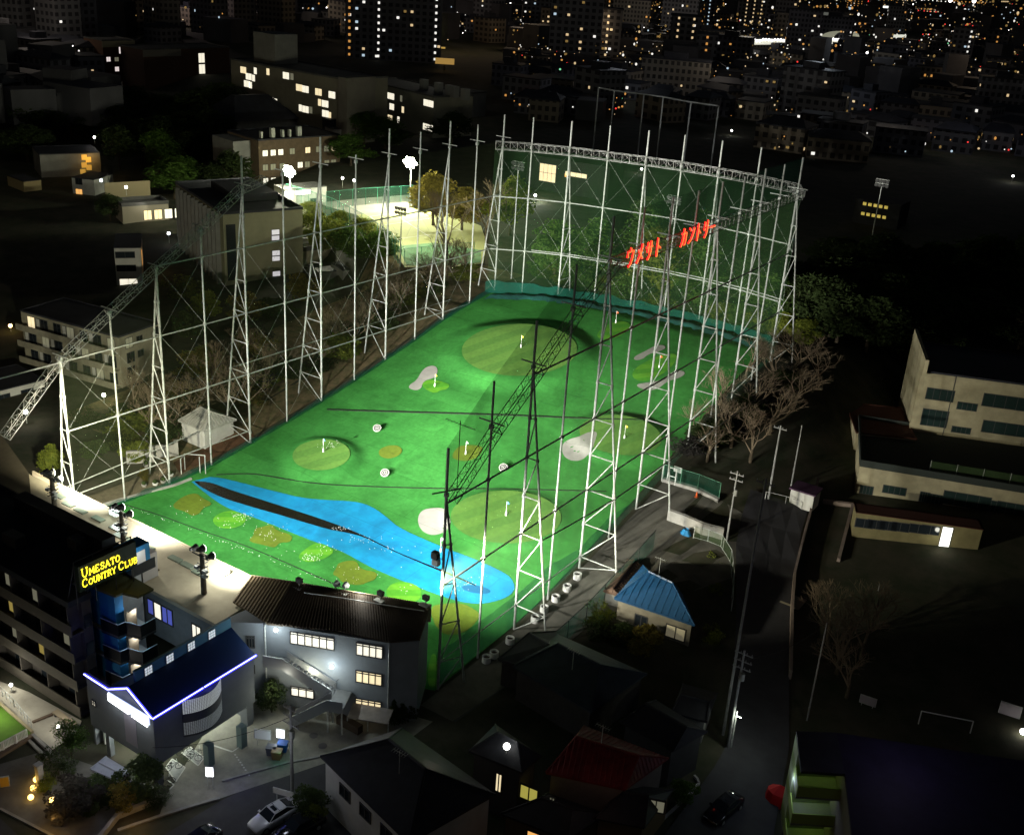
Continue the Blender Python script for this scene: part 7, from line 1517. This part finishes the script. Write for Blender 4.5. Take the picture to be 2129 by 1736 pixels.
# television aerial on the near truss tower and speaker box
g = Vector((XR + .5, 77.2, 25)); t = thing('aerial', 'thin television aerial beside the nearest tower of the right-hand fence', 'aerial', g); mb = MB().tube((0, 0, -3), (0, 0, 5), .04, 5); lpart(mb, 'mast', DARKSTEEL, t); mb = MB().tube((-1.8, .2, 4.6), (1.9, -.2, 4.7), .03, 4)
for i in range(9): mb.tube((-1.7 + .42 * i, -.35, 4.65), (-1.7 + .42 * i, .35, 4.65), .015, 3)
lpart(mb, 'aerial_array', DARKSTEEL, t)
g = Vector((XR - .3, 76.0, 15.5)); t = thing('spotlight_box', 'dark boxy lamp bracketed to the nearest tower of the right-hand fence', 'floodlight', g); lpart(MB().box(-.9, -.3, -.2, -.2, .3, .5), 'lamp_head', DARKSTEEL, t); lpart(MB().box(-.8, -.25, -.95, -.1, .3, -.3), 'lamp_head', WHITEP, t); lpart(MB().tube((-.5, 0, 0), (.3, 0, 0), .05, 5), 'bracket', STEEL, t)
# pots and frames in the garden behind the near left towers
for i, (x, y) in enumerate([(300, 1012), (323, 1009), (340, 1004), (310, 962), (304, 970), (355, 990)]):
    g = ong(x, y); t = thing('plant_pot', ORD[i] + ' pale round plant pot in the garden beside the near left towers', 'plant pot', g, 'plant pots'); lpart(MB().tube((0, 0, 0), (0, 0, .35), .3, 10, .42), 'pot', WHITEP if i % 2 else CONC, t); lpart(MB().ball((0, 0, .6), .35, 7, 5, .8), 'plant', LEAFS['dark'], t)
g = ong(400, 985); t = thing('pipe_frame', 'pale pipe frame standing at the corner of the river and the left net', 'frame', g); mb = MB()
for a, b in [((-1.5, 0, 0), (-1.5, 0, 2.6)), ((1.6, 1, 0), (1.6, 1, 3)), ((-1.5, 0, 2.6), (1.6, 1, 3)), ((-1.1, -1, 0), (-1.1, -1, 2.3)), ((-1.5, 0, 2.4), (-1.1, -1, 2.3)), ((.8, .7, 0), (.8, .7, 2.6))]: mb.tube(a, b, .07, 6)
lpart(mb, 'pipes', STEEL, t)
area([(168, 1036), (270, 1000), (330, 965), (365, 955), (400, 985), (360, 1010), (270, 1035), (215, 1052)], 'garden_path', mat('gravel_path', (.14, .12, .075), .95, noise=.4, nscale=1), .04)
kerb([(215, 1052), (270, 1036), (362, 1012), (398, 1000)], .35, .35, 'edge_kerb', 0, CONC)
tag(strip([(360, 962), (440, 920), (520, 892)], [(375, 985), (450, 950), (528, 908)], .05, 3, 12).build('red_earth_bank', mat('red_earth', (.10, .045, .02), .95, noise=.4, nscale=1)), kind='structure')
for x, y, w, a_ in [(290, 962, 3.4, .9), (340, 950, 3.6, .9)]:
    g = ong(x, y); t = thing('stone_wall', ('left' if x < 300 else 'right') + ' pale stone wall piece by the garden path left of the range', 'wall', g, 'pale stone wall pieces', a_); lpart(MB().box(-w / 2, -.2, 0, w / 2, .2, 1.9), 'panel', CONC, t); lpart(MB().box(w / 2 - .3, -.3, 0, w / 2 + .3, .3, 2.5), 'pier', CONC, t)

_sc = at(2010, 960, 6); spot('side_spill_fill', (-57.5, 73.5, 13.0), _sc, 140000, 46, 1, (1, .93, .7), .5)  # spot added as a stand-in for floodlight spill onto the school
spot('side_spill_fill', (-100, 65, 14), (-165, 125, 6), 95000, 84, 1, (1, .95, .72), .5)  # spot added as a stand-in for floodlight spill onto the left slope
lamp('yard_light', (-20, 92, 9), 120, (1, .8, .6), .4); lamp('yard_light', (-45, 62, 8), 25, (1, .85, .7), .4); lamp('road_light', at(1600, 1500, 7), 160, (.75, .9, 1), .4); lamp('road_light', at(1640, 1620, 6), 90, (.6, .7, 1), .4)
lamp('yard_light', at(1250, 1640, 8), 35, (1, .5, .4), .4); lamp('yard_light', at(1900, 1500, 14), 150, (.7, .6, 1), .5)

lamp('hedge_light', at(135, 1570, 6.0), 220, (1, 1, .85), .3); lamp('hedge_light', at(230, 1640, 6.5), 60, (.8, .85, 1), .3)

for x, y, w_, h_, l in [(1800, 1478, 1.6, .9, 'small white board in the dark school yard, left one'), (2092, 1505, 2.0, 1.6, 'dim pinkish board at the right edge of the school yard')]: board('yard_board', l, x, y, w_, h_, .9, mat('yard_white', (.28, .25, .27), .8), 0, .1, True, 'board')
g = at(1960, 1525, 0); t = thing('goal_frame', 'thin pale goal frame beside the violet roof', 'goal', g, None, .35); mb = MB()
for a, b in [((-2.5, 0, 0), (-2.5, 0, 2.2)), ((2.5, 0, 0), (2.5, 0, 2.2)), ((-2.5, 0, 2.2), (2.5, 0, 2.2))]: mb.tube(a, b, .06, 6)
lpart(mb, 'frame', WHITEP, t)
g = at(1617, 1665, 0); t = thing('red_tent', 'small red domed tent beside the green-lit balcony block', 'tent', g); n = 10
mb = MB(); P = [(math.cos(6.283 * i / n) * 1.3, math.sin(6.283 * i / n) * 1.0, 0) for i in range(n)] + [(math.cos(6.283 * i / n) * 1.1, math.sin(6.283 * i / n) * .85, 1.2) for i in range(n)] + [(0, 0, 1.9)]
mb._a(P, [(i, (i + 1) % n, n + (i + 1) % n, n + i) for i in range(n)] + [(n + i, n + (i + 1) % n, 2 * n) for i in range(n)]); lpart(mb, 'canopy', mat('tent_red', (.45, .01, .01), .7), t)
car('dark car parked on the road left of the green-lit balcony block', (1478, 1712), (1528, 1668), mat('car_black', (0, 0, 0)))
pole_lamp('street_lamp', 'small white street lamp at the right edge beyond the violet roof', (2120, 1545), (2124, 1522), 'g', 8, (1, .98, .9), 0, 'street lamps', .05, 8)
# ---------------------------------------------------------------- the city beyond
cr = random.Random(77)
CW_ = [mat('city_wall_%d' % i, c, .9, noise=.3, nscale=.1) for i, c in enumerate([(.14, .14, .15), (.2, .17, .13), (.10, .10, .12), (.22, .20, .17)])]
for m_ in CW_:
    nt = m_.node_tree; b_ = nt.nodes["Principled BSDF"]; src = b_.inputs['Base Color'].links[0].from_socket
    tc = nt.nodes.new("ShaderNodeTexCoord"); sp = nt.nodes.new("ShaderNodeSeparateXYZ"); ad = nt.nodes.new("ShaderNodeMath"); ad.operation = 'ADD'; cm = nt.nodes.new("ShaderNodeCombineXYZ"); bk_ = nt.nodes.new("ShaderNodeTexBrick")
    nt.links.new(tc.outputs['Object'], sp.inputs[0]); nt.links.new(sp.outputs[0], ad.inputs[0]); nt.links.new(sp.outputs[1], ad.inputs[1]); nt.links.new(ad.outputs[0], cm.inputs[0]); nt.links.new(sp.outputs[2], cm.inputs[1]); nt.links.new(cm.outputs[0], bk_.inputs['Vector'])
    bk_.offset = 0; bk_.inputs['Scale'].default_value = 1; bk_.inputs['Brick Width'].default_value = 3.3; bk_.inputs['Row Height'].default_value = 3.1; bk_.inputs['Mortar Size'].default_value = .75; bk_.inputs['Mortar Smooth'].default_value = .1
    bk_.inputs['Color1'].default_value = (.15, .16, .18, 1); bk_.inputs['Color2'].default_value = (.3, .3, .32, 1); bk_.inputs['Mortar'].default_value = (1, 1, 1, 1)
    mx = nt.nodes.new("ShaderNodeMix"); mx.data_type = 'RGBA'; mx.blend_type = 'MULTIPLY'; mx.inputs[0].default_value = 1; nt.links.new(src, mx.inputs[6]); nt.links.new(bk_.outputs[0], mx.inputs[7]); nt.links.new(mx.outputs[2], b_.inputs['Base Color'])
CE = [mat('city_white', (.8, .8, .8), .5, em=(1, .97, .9), es=1.0), mat('city_warm', (.8, .7, .5), .5, em=(1, .72, .38), es=.7), mat('city_orange', (.8, .5, .2), .5, em=(1, .45, .10), es=.6), mat('city_blue', (.6, .7, .9), .5, em=(.65, .85, 1), es=.7), mat('city_dim', (.4, .3, .1), .5, em=(.8, .5, .15), es=.25),
      mat('city_red', (.8, .1, .1), .5, em=(1, .05, .04), es=1.3), mat('city_green', (.2, .8, .4), .5, em=(.3, 1, .5), es=.8), mat('city_bright', (.9, .9, .9), .5, em=(1, .97, .95), es=4)]
C14 = lambda x, y: at(x, y, 13.9)
def blocked(x, y):
    if y > 330 or (x < 1060 and y > 90 + 0 and x > 190): return True
    if x < 190 and y > 250: return True
    if 1000 < x < 1600 and y > 250: return True
    return False
def citybld(p, w, d, h, ang, far, lit, label, group, warm=.5, name='city_building'):
    mb = MB(); c, s = math.cos(ang), math.sin(ang); F = lambda x, y, z: Vector((x * c - y * s, x * s + y * c, z))
    mb.mat(0).box(-w / 2, -d / 2, -1, w / 2, d / 2, h, F); mb.mat(1).box(-w / 2 - .2, -d / 2 - .2, h, w / 2 + .2, d / 2 + .2, h + .5, F)
    if h > 9: mb.box(-w * .2, -d * .2, h + .5, w * .15, d * .2, h + 3, F)
    elif cr.random() < .6: mb.prismz([F(-w / 2 - .3, -d / 2 - .3, h + .5), F(w / 2 + .3, -d / 2 - .3, h + .5), F(w / 2 + .3, d / 2 + .3, h + .5), F(-w / 2 - .3, d / 2 + .3, h + .5)], [F(-w * .3, -.1, h + 2.4), F(w * .3, -.1, h + 2.4), F(w * .3, .1, h + 2.4), F(-w * .3, .1, h + 2.4)])
    nf = max(1, int(h / 3.1)); nc = max(2, int(w / 3.2)); nd = max(2, int(d / 3.4)); ws = .52 + far * .0005
    pm = cr.choice([0, 1, 1, 2, 2, 4]) if warm > cr.random() else cr.choice([0, 0, 3, 1])
    for f in range(nf):
        for side, n, half in ((0, nc, w), (1, nd, d), (2, nd, d)):
            for j in range(n):
                if cr.random() > lit: continue
                m = pm if cr.random() < .55 else cr.choice([0, 1, 2, 4, 4, 1]); u = (j + .5) / n * half - half / 2; z = 1.7 + 3.1 * f; a = ws * cr.uniform(.5, .8); b = ws * cr.uniform(.45, .75)
                mb.mat(2 + m)
                if side == 0: mb.box(u - a, -d / 2 - .12, z - b, u + a, -d / 2 - .02, z + b, F)
                elif side == 1: mb.box(w / 2 + .02, u - a, z - b, w / 2 + .12, u + a, z + b, F)
                else: mb.box(-w / 2 - .12, u - a, z - b, -w / 2 - .02, u + a, z + b, F)
    o = mb.build(name, [cr.choice(CW_), DARKR] + CE); o.location = p; return tag(o, label, 'building', group)
n = 0; tries = 0; used_ = []; CB = []
while n < 285 and tries < 9000:
    tries += 1; x = cr.uniform(-40, 2170); y = 340 * cr.random() ** 1.0 - 4
    if blocked(x, y): continue
    p = C14(x, y); dist = math.hypot(p[0], p[1])
    if dist > 1300: continue
    tall = cr.random() < (.34 if y < 130 else .10); w = cr.uniform(9, 20) if not tall else cr.uniform(14, 30); d = cr.uniform(8, 14)
    if any((p[0] - q_[0]) ** 2 + (p[1] - q_[1]) ** 2 < (w * .5 + q_[2] * .5 + 1) ** 2 for q_ in used_): continue
    used_.append((p[0], p[1], w)); px_, py_ = x, y; h = cr.uniform(14, 34) if tall else cr.uniform(5.5, 10); east = x > 900
    if tall and y > 120: h *= .6
    lit = (.13 if tall else .10) * (1 if east else .5) * (1 if y < 190 else .55)
    side = 'upper right' if x > 1420 else 'upper middle' if x > 700 else 'upper left'
    lab = ('tall' if tall else 'low') + ' dark city building with scattered lit windows, ' + side + ' of the night view'
    if lit < .055: lab = ('tall' if tall else 'low') + ' nearly unlit city building, ' + side + ' of the night view'
    citybld(p, w, d, h, cr.choice([.05, .12, -.35, -.2, .4, .25]), dist, lit, lab, 'distant city buildings'); n += 1; CB.append((px_, py_, tall, lit < .055, bpy.context.scene.collection.objects[-1]))
cells = {}
for a in CB:
    k = (min(6, max(0, int(a[0] / 305))), 0 if a[1] < 40 else 1 if a[1] < 90 else 2 if a[1] < 150 else 3 if a[1] < 230 else 4, a[2], a[3]); cells.setdefault(k, []).append(a)
CN = ['far left', 'left', 'centre-left', 'centre', 'centre-right', 'right', 'far right']; RN = ['farthest', 'second farthest', 'middle', 'second nearest', 'nearest']
for k, L in cells.items():
    L.sort(key=lambda a: a[0])
    for i, a in enumerate(L): a[4]['label'] = (ORD[i] + ' ' if len(L) > 1 else '') + ('tall' if k[2] else 'low') + (' nearly unlit' if k[3] else ' sparsely lit') + ' building' + (' from left' if len(L) > 1 else '') + ' in the ' + RN[k[1]] + ' city band, ' + CN[k[0]]
# towers with rows of stair lights, lit signs and a bright station
def tower_rows(px, base_y, h, w, cols, m, label, step=3.1, dx=0):
    p = C14(px, base_y); mb = MB(); mb.mat(0).box(-w / 2, 0, -1, w / 2, 12, h); mb.mat(1).box(-w / 2 - .3, -.3, h, w / 2 + .3, 12.3, h + .8)
    for c_ in cols:
        for k in range(int(h / step)): mb.mat(2 + m); mb.box(c_ - .5, -.15, 1.6 + step * k, c_ + .5, -.02, 2.7 + step * k)
    r_ = random.Random(px)
    for k in range(int(h / step)):
        for j in range(int(w / 3.4)):
            if r_.random() < .12: mb.mat(2 + r_.choice([0, 1, 4, 3])); u = -w / 2 + 1.5 + 3.4 * j; mb.box(u, -.14, 1.5 + step * k, u + 1.3, -.02, 2.6 + step * k)
    o = mb.build('apartment_tower', [CW_[0], DARKR] + CE); o.location = p; o.rotation_euler = (0, 0, -.5 * (p[0] / p[1]) if 0 else math.atan2(-p[0], p[1])); return tag(o, label, 'apartment tower', 'lit apartment towers')
tower_rows(764, 125, 40, 22, [-9], 2, 'apartment tower with one tall column of orange stair lights')
tower_rows(845, 130, 38, 34, [-14, 14], 0, 'wide apartment tower with sparse white windows right of the orange column')
tower_rows(1190, 150, 36, 26, [], 1, 'apartment tower with blocks of warm windows behind the dark net frame'); tower_rows(1255, 150, 30, 14, [0], 1, 'narrow tower with a bright warm column of windows')
tower_rows(1415, 150, 28, 16, [-4, 4], 1, 'tower with two warm window columns above the red sign'); tower_rows(1460, 168, 22, 10, [0], 2, 'small tower with one orange column')
tower_rows(1560, 75, 34, 24, [-6, 0, 6], 1, 'tower with golden window rows left of the station'); tower_rows(1440, 62, 30, 36, [-12, -6, 0, 6, 12], 3, 'broad tower with a grid of white lights')
tower_rows(1775, 20, 44, 26, [-10, -5, 0, 5, 10], 2, 'far tower thick with orange windows at the top edge'); tower_rows(1830, 22, 40, 14, [-3, 3], 2, 'slim far tower with orange windows at the top edge')
tower_rows(1990, 145, 26, 14, [4], 0, 'tower with a slanting white stair column at the right'); tower_rows(2060, 145, 24, 14, [0], 2, 'tower with an orange stair column near the right edge'); tower_rows(2065, 175, 14, 14, [-4, 0, 4], 4, 'block with glowing amber balconies near the right edge')
tower_rows(1120, 60, 30, 26, [], 2, 'tower with scattered orange windows at the top middle'); tower_rows(985, 60, 26, 22, [3], 1, 'tower with warm windows left of the top middle'); tower_rows(1320, 40, 30, 26, [], 1, 'tower with mixed windows at the top middle')
tower_rows(2090, 50, 24, 18, [], 2, 'block with a few orange windows in the top right corner')
p = C14(1553, 112); q_ = C14(1782, 108); d = (q_ - p); L = d.length; t = thing('station', 'long brightly lit station hall with vaulted canopies at the upper right', 'station', p, None, math.atan2(d[1], d[0]))
lpart(MB().box(0, 0, -1, L, 16, 5), 'wall', CW_[3], t); lpart(MB().box(L * .0, -.3, 5.6, L * .97, -.05, 9.0), 'lit_strip', mat('station_lit', (.9, .9, .85), .5, em=(.95, .93, .75), es=.75), t)
lm = MB(); sr = random.Random(2)
for i in range(40):
    if 17 < i < 22: continue
    lm.ball((L * (i + .5) / 40, -.6, 8.4 + sr.uniform(-.4, .8)), .75, 6, 4)
lpart(lm, 'lamp_row', CE[7], t)
for k, (a, b) in enumerate([(.74, .87), (.88, 1.0)]):
    v = MB(); n = 10; A0, A1 = L * a, L * b; pr = [((A0 + A1) / 2 - (A1 - A0) / 2 * math.cos(math.pi * i / n), 9 + (5.5 - k) * math.sin(math.pi * i / n)) for i in range(n + 1)]
    P = [(x, -.2, z) for x, z in pr] + [(x, 14, z) for x, z in pr] + [(x, -.2, z - .8) for x, z in pr]; v._a(P, [(i, i + 1, n + 2 + i, n + 1 + i) for i in range(n)] + [(i, i + 1, 2 * n + 3 + i, 2 * n + 2 + i) for i in range(n)]); lpart(v, 'vault_roof', mat('vault', (.6, .6, .5), .6, em=(.7, .7, .5), es=.3), t)
lpart(MB().box(0, -.1, 9.2, L * .98, 15, 9.8), 'roof', CW_[0], t); lpart(MB().box(L * .33, -4, -1, L * .5, -1, 10), 'front_block', CW_[0], t)
def cbox(px, py, w, h, z, em, label, cat='lit sign', es=1.2, th=1.5):
    p = C14(px, py); t = thing('lit_sign_board', label, cat, p, None, math.atan2(-p[0], p[1])); lpart(MB().box(-w / 2, 0, z, w / 2, th, z + h), 'panel', mat('cs_%d_%d_%d_%d' % (*[int(c * 100) for c in em], int(es * 10)), (.5, .5, .5), .6, em=em, es=es), t); lpart(MB().tube((0, th + .3, -1), (0, th + .3, z + h * .6), .4, 6), 'mast', DARKSTEEL, t)
cbox(888, 82, 10, 2.6, 3, (.9, .95, .25), 'bright yellow-green lit sign on a far building', es=1.0); cbox(913, 82, 5, 2.6, 3, (.7, .8, 1), 'pale blue lit sign beside the yellow-green one'); cbox(1690, 88, 32, 22, 1, (.55, .6, .52), 'large dim pale billboard above the station', 'billboard', .12)
cbox(1286, 66, 16, 3, 3, (.75, .75, .55), 'wide cream lit sign at the top middle', es=.7); cbox(1317, 8, 34, 2.2, 2, (1, 1, .92), 'long white lit strip at the very top', es=1.0); cbox(1150, 25, 14, 3, 3, (1, 1, .95), 'cluster of white stadium lights at the top', 'lights', 2.2); cbox(924, 148, 9, 2.6, 3, (.95, .55, .12), 'amber lit shop window at the left of the upper middle', 'shop front', .35)
cbox(907, 122, 9, .7, 5, (.9, .55, .1), 'thin amber lit roof line above the amber shop', 'shop front', .5); cbox(1838, 25, 12, 5, 3, (1, 1, .9), 'glowing white oval sign in the top right', es=1.5); [cbox(1852 + 8 * k, 86, 5, 2.2, 3, (1, 1, .85), ORD[k] + ' small white lit panel from the left, right of the station', es=.7) for k in range(4)]; cbox(318, 8, 18, 6, 3, (1, 1, .9), 'glaring white lights at the top left', 'lights', 2.5); cbox(305, 14, 12, 5, 6, (1, .4, .6), 'pink lit sign next to the glaring lights at the top left', es=1.5)
cbox(700, 9, 14, 4, 4, (1, 1, .95), 'small group of glaring white lights at the top edge', 'lights', 3); cbox(757, 25, 26, 3, 4, (.5, .8, .7), 'dim teal rooftop net far at the top', 'netting', .08)
for (x, y), wh in zip([(1879, 14), (1898, 14), (1913, 14), (1972, 19), (2021, 20)], ORD):
    p = C14(x, y + 3); t = thing('mast_light', wh + ' glaring mast light from the left in the row at the top right', 'floodlight', p, 'glaring mast lights at the top right'); lpart(MB().tube((0, 0, 0), (0, 0, 14), .4, 5), 'mast', DARKSTEEL, t); lpart(MB().ball((0, 0, 16), 3.4, 8, 6), 'lamp', mat('mast_em', (1, 1, 1), .5, em=(1, .86, .8), es=7), t)
# lit room windows behind the back net
p = at(1139, 400, 13.9); t = thing('lit_house', 'dark house whose big gridded warm window shows through the back net', 'house', p, None, .1)
W0 = at(1139, 360, 20); dd = W0[1]; lpart(MB().box(-7, 1, -1, 16, 10, 8.4), 'wall', mat('dark_wall_far', (.02, .02, .02), .9), t)
for (x, y, ww, hh) in [(1139, 360, 4.6, 4.4), (1198, 364, 6, 1.1), (1178, 365, 1, .9)]:
    c_ = onplane(x, y, p + Vector((0, .9, 0)), Vector((-math.sin(.1), math.cos(.1), 0))) - p; u = c_[0] * math.cos(.1) + c_[1] * math.sin(.1); z = c_[2]
    f = lpart(MB().box(u - ww / 2 - .1, .8, z - hh / 2 - .1, u + ww / 2 + .1, .98, z + hh / 2 + .1), 'window', DARKSTEEL, t); g_ = MB(); nn = 4 if ww > 3 else 1
    for i in range(nn):
        for j in range(2 if nn > 1 and hh > 2 else 1): hj = hh / (2 if nn > 1 and hh > 2 else 1); g_.box(u - ww / 2 + ww * i / nn + .06, .7, z - hh / 2 + hj * j + .06, u - ww / 2 + ww * (i + 1) / nn - .06, .79, z - hh / 2 + hj * (j + 1) - .06)
    lpart(g_, 'pane', WIN_Y if ww > 2 else WIN_O, f)
p = C14(1812, 470); t = thing('lit_house', 'dark house with rows of amber-lit windows right of the range', 'house', p); lpart(MB().box(-5, 0, -1, 6, 8, 6.0), 'wall', mat('dark_wall_far', (0, 0, 0)), t)
for k, z in enumerate((4.6, 2.2)):
    for j in range(5): lpart(MB().box(-3 + 1.3 * j, -.15, z, -2.2 + 1.3 * j, -.02, z + .7), 'window', mat('amber_far', (.6, .5, .1), .5, em=(.95, .72, .15), es=.42 - .22 * k), t)
# far-off field of small lights and roofs
ST = MB(); 
for i in range(5200):
    x = cr.uniform(-60, 2190); y = -14 + 345 * cr.random() ** 1.35
    if i % 3 == 0: x = cr.gauss(1500, 380)
    if blocked(x, y) or (x < 860 and y > 60 and cr.random() < .8): continue
    if y > 130 and cr.random() < .3: continue
    p = C14(x, y); dist = math.hypot(p[0], p[1]); r = dist * cr.choice([.00028, .00035, .0004, .0005, .0005, .0007, .0010]); m = cr.choices([0, 1, 2, 3, 4, 5, 6, 7], [18, 17, 22, 6, 40, 3, 1.5, 4 if y < 150 else 2])[0]
    p[2] += cr.uniform(1, 15) if y < 200 else cr.uniform(1, 6); ST.mat(m); ST.ball(p, r, 5, 4, cr.uniform(.8, 1.3))
# rows of lights along streets and rail lines
for k in range(46):
    x = cr.uniform(900, 2150); y = 4 + 130 * cr.random() ** 1.6; p = C14(x, y); a = cr.uniform(-.4, 1.8); m = cr.choice([0, 1, 2, 1, 2, 5]); dist = math.hypot(p[0], p[1])
    for j in range(cr.randrange(4, 11)): ST.mat(m); ST.ball(p + Vector((math.cos(a), math.sin(a), 0)) * j * 9 + Vector((0, 0, 5)), dist * .0005, 5, 3)
tag(ST.build('city_lights', CE), 'countless small street and window lights of the distant city', 'city lights', kind='stuff')
SR = MB()
for i in range(1500):
    x = cr.uniform(-80, 2210); y = -70 + 330 * cr.random() ** 1.6
    if blocked(x, y): continue
    p = C14(x, y); w, d, h = cr.uniform(8, 22), cr.uniform(8, 15), cr.choice([6, 7, 8, 9, 12, 18]) * cr.uniform(.8, 1.2); a = cr.choice([.1, -.3, .4]); c, s = math.cos(a), math.sin(a)
    if any((p[0] - q_[0]) ** 2 + (p[1] - q_[1]) ** 2 < (w * .5 + q_[2] * .5) ** 2 for q_ in used_): continue
    SR.box(-w / 2, -d / 2, -1, w / 2, d / 2, h, lambda X, Y, Z: Vector((p[0] + X * c - Y * s, p[1] + X * s + Y * c, p[2] + Z)))
tag(SR.build('distant_rooftops', mat('far_roofs', (.09, .09, .10), .9, noise=.6, nscale=.03)), 'dark mass of distant city rooftops', 'rooftops', kind='stuff')

for x, y, p_, c_ in [(1100, 110, 9000, (1, .75, .5)), (1250, 150, 6000, (1, .7, .4)), (1400, 90, 12000, (1, .9, .8)), (1550, 140, 7000, (1, .9, .75)), (1650, 60, 16000, (1, .85, .7)), (1780, 150, 6000, (.9, .95, 1)), (1900, 110, 9000, (1, .8, .6)), (2050, 200, 5000, (1, .75, .5)), (1950, 60, 14000, (1, .85, .75)), (1200, 40, 20000, (1, .8, .6)), (950, 110, 7000, (1, .7, .4)), (800, 60, 12000, (1, .8, .7)),
                     (1700, 230, 3500, (.8, .9, 1)), (1500, 210, 3500, (1, .85, .7)), (1300, 215, 3000, (.85, .9, 1)), (1850, 300, 2500, (1, .85, .7)), (100, 130, 7000, (1, .85, .7)), (350, 50, 14000, (1, .8, .8)), (600, 60, 8000, (1, .8, .6)), (2050, 330, 2500, (.9, .9, 1)), (120, 330, 1200, (1, .85, .6)), (700, 210, 1600, (1, .95, .8)), (930, 250, 1500, (1, .95, .8))]:
    lamp('city_glow_fill', C14(x, y) + Vector((0, -6, 24)), p_, c_, 4)  # soft fill lights added above the roofs to lift the dark city
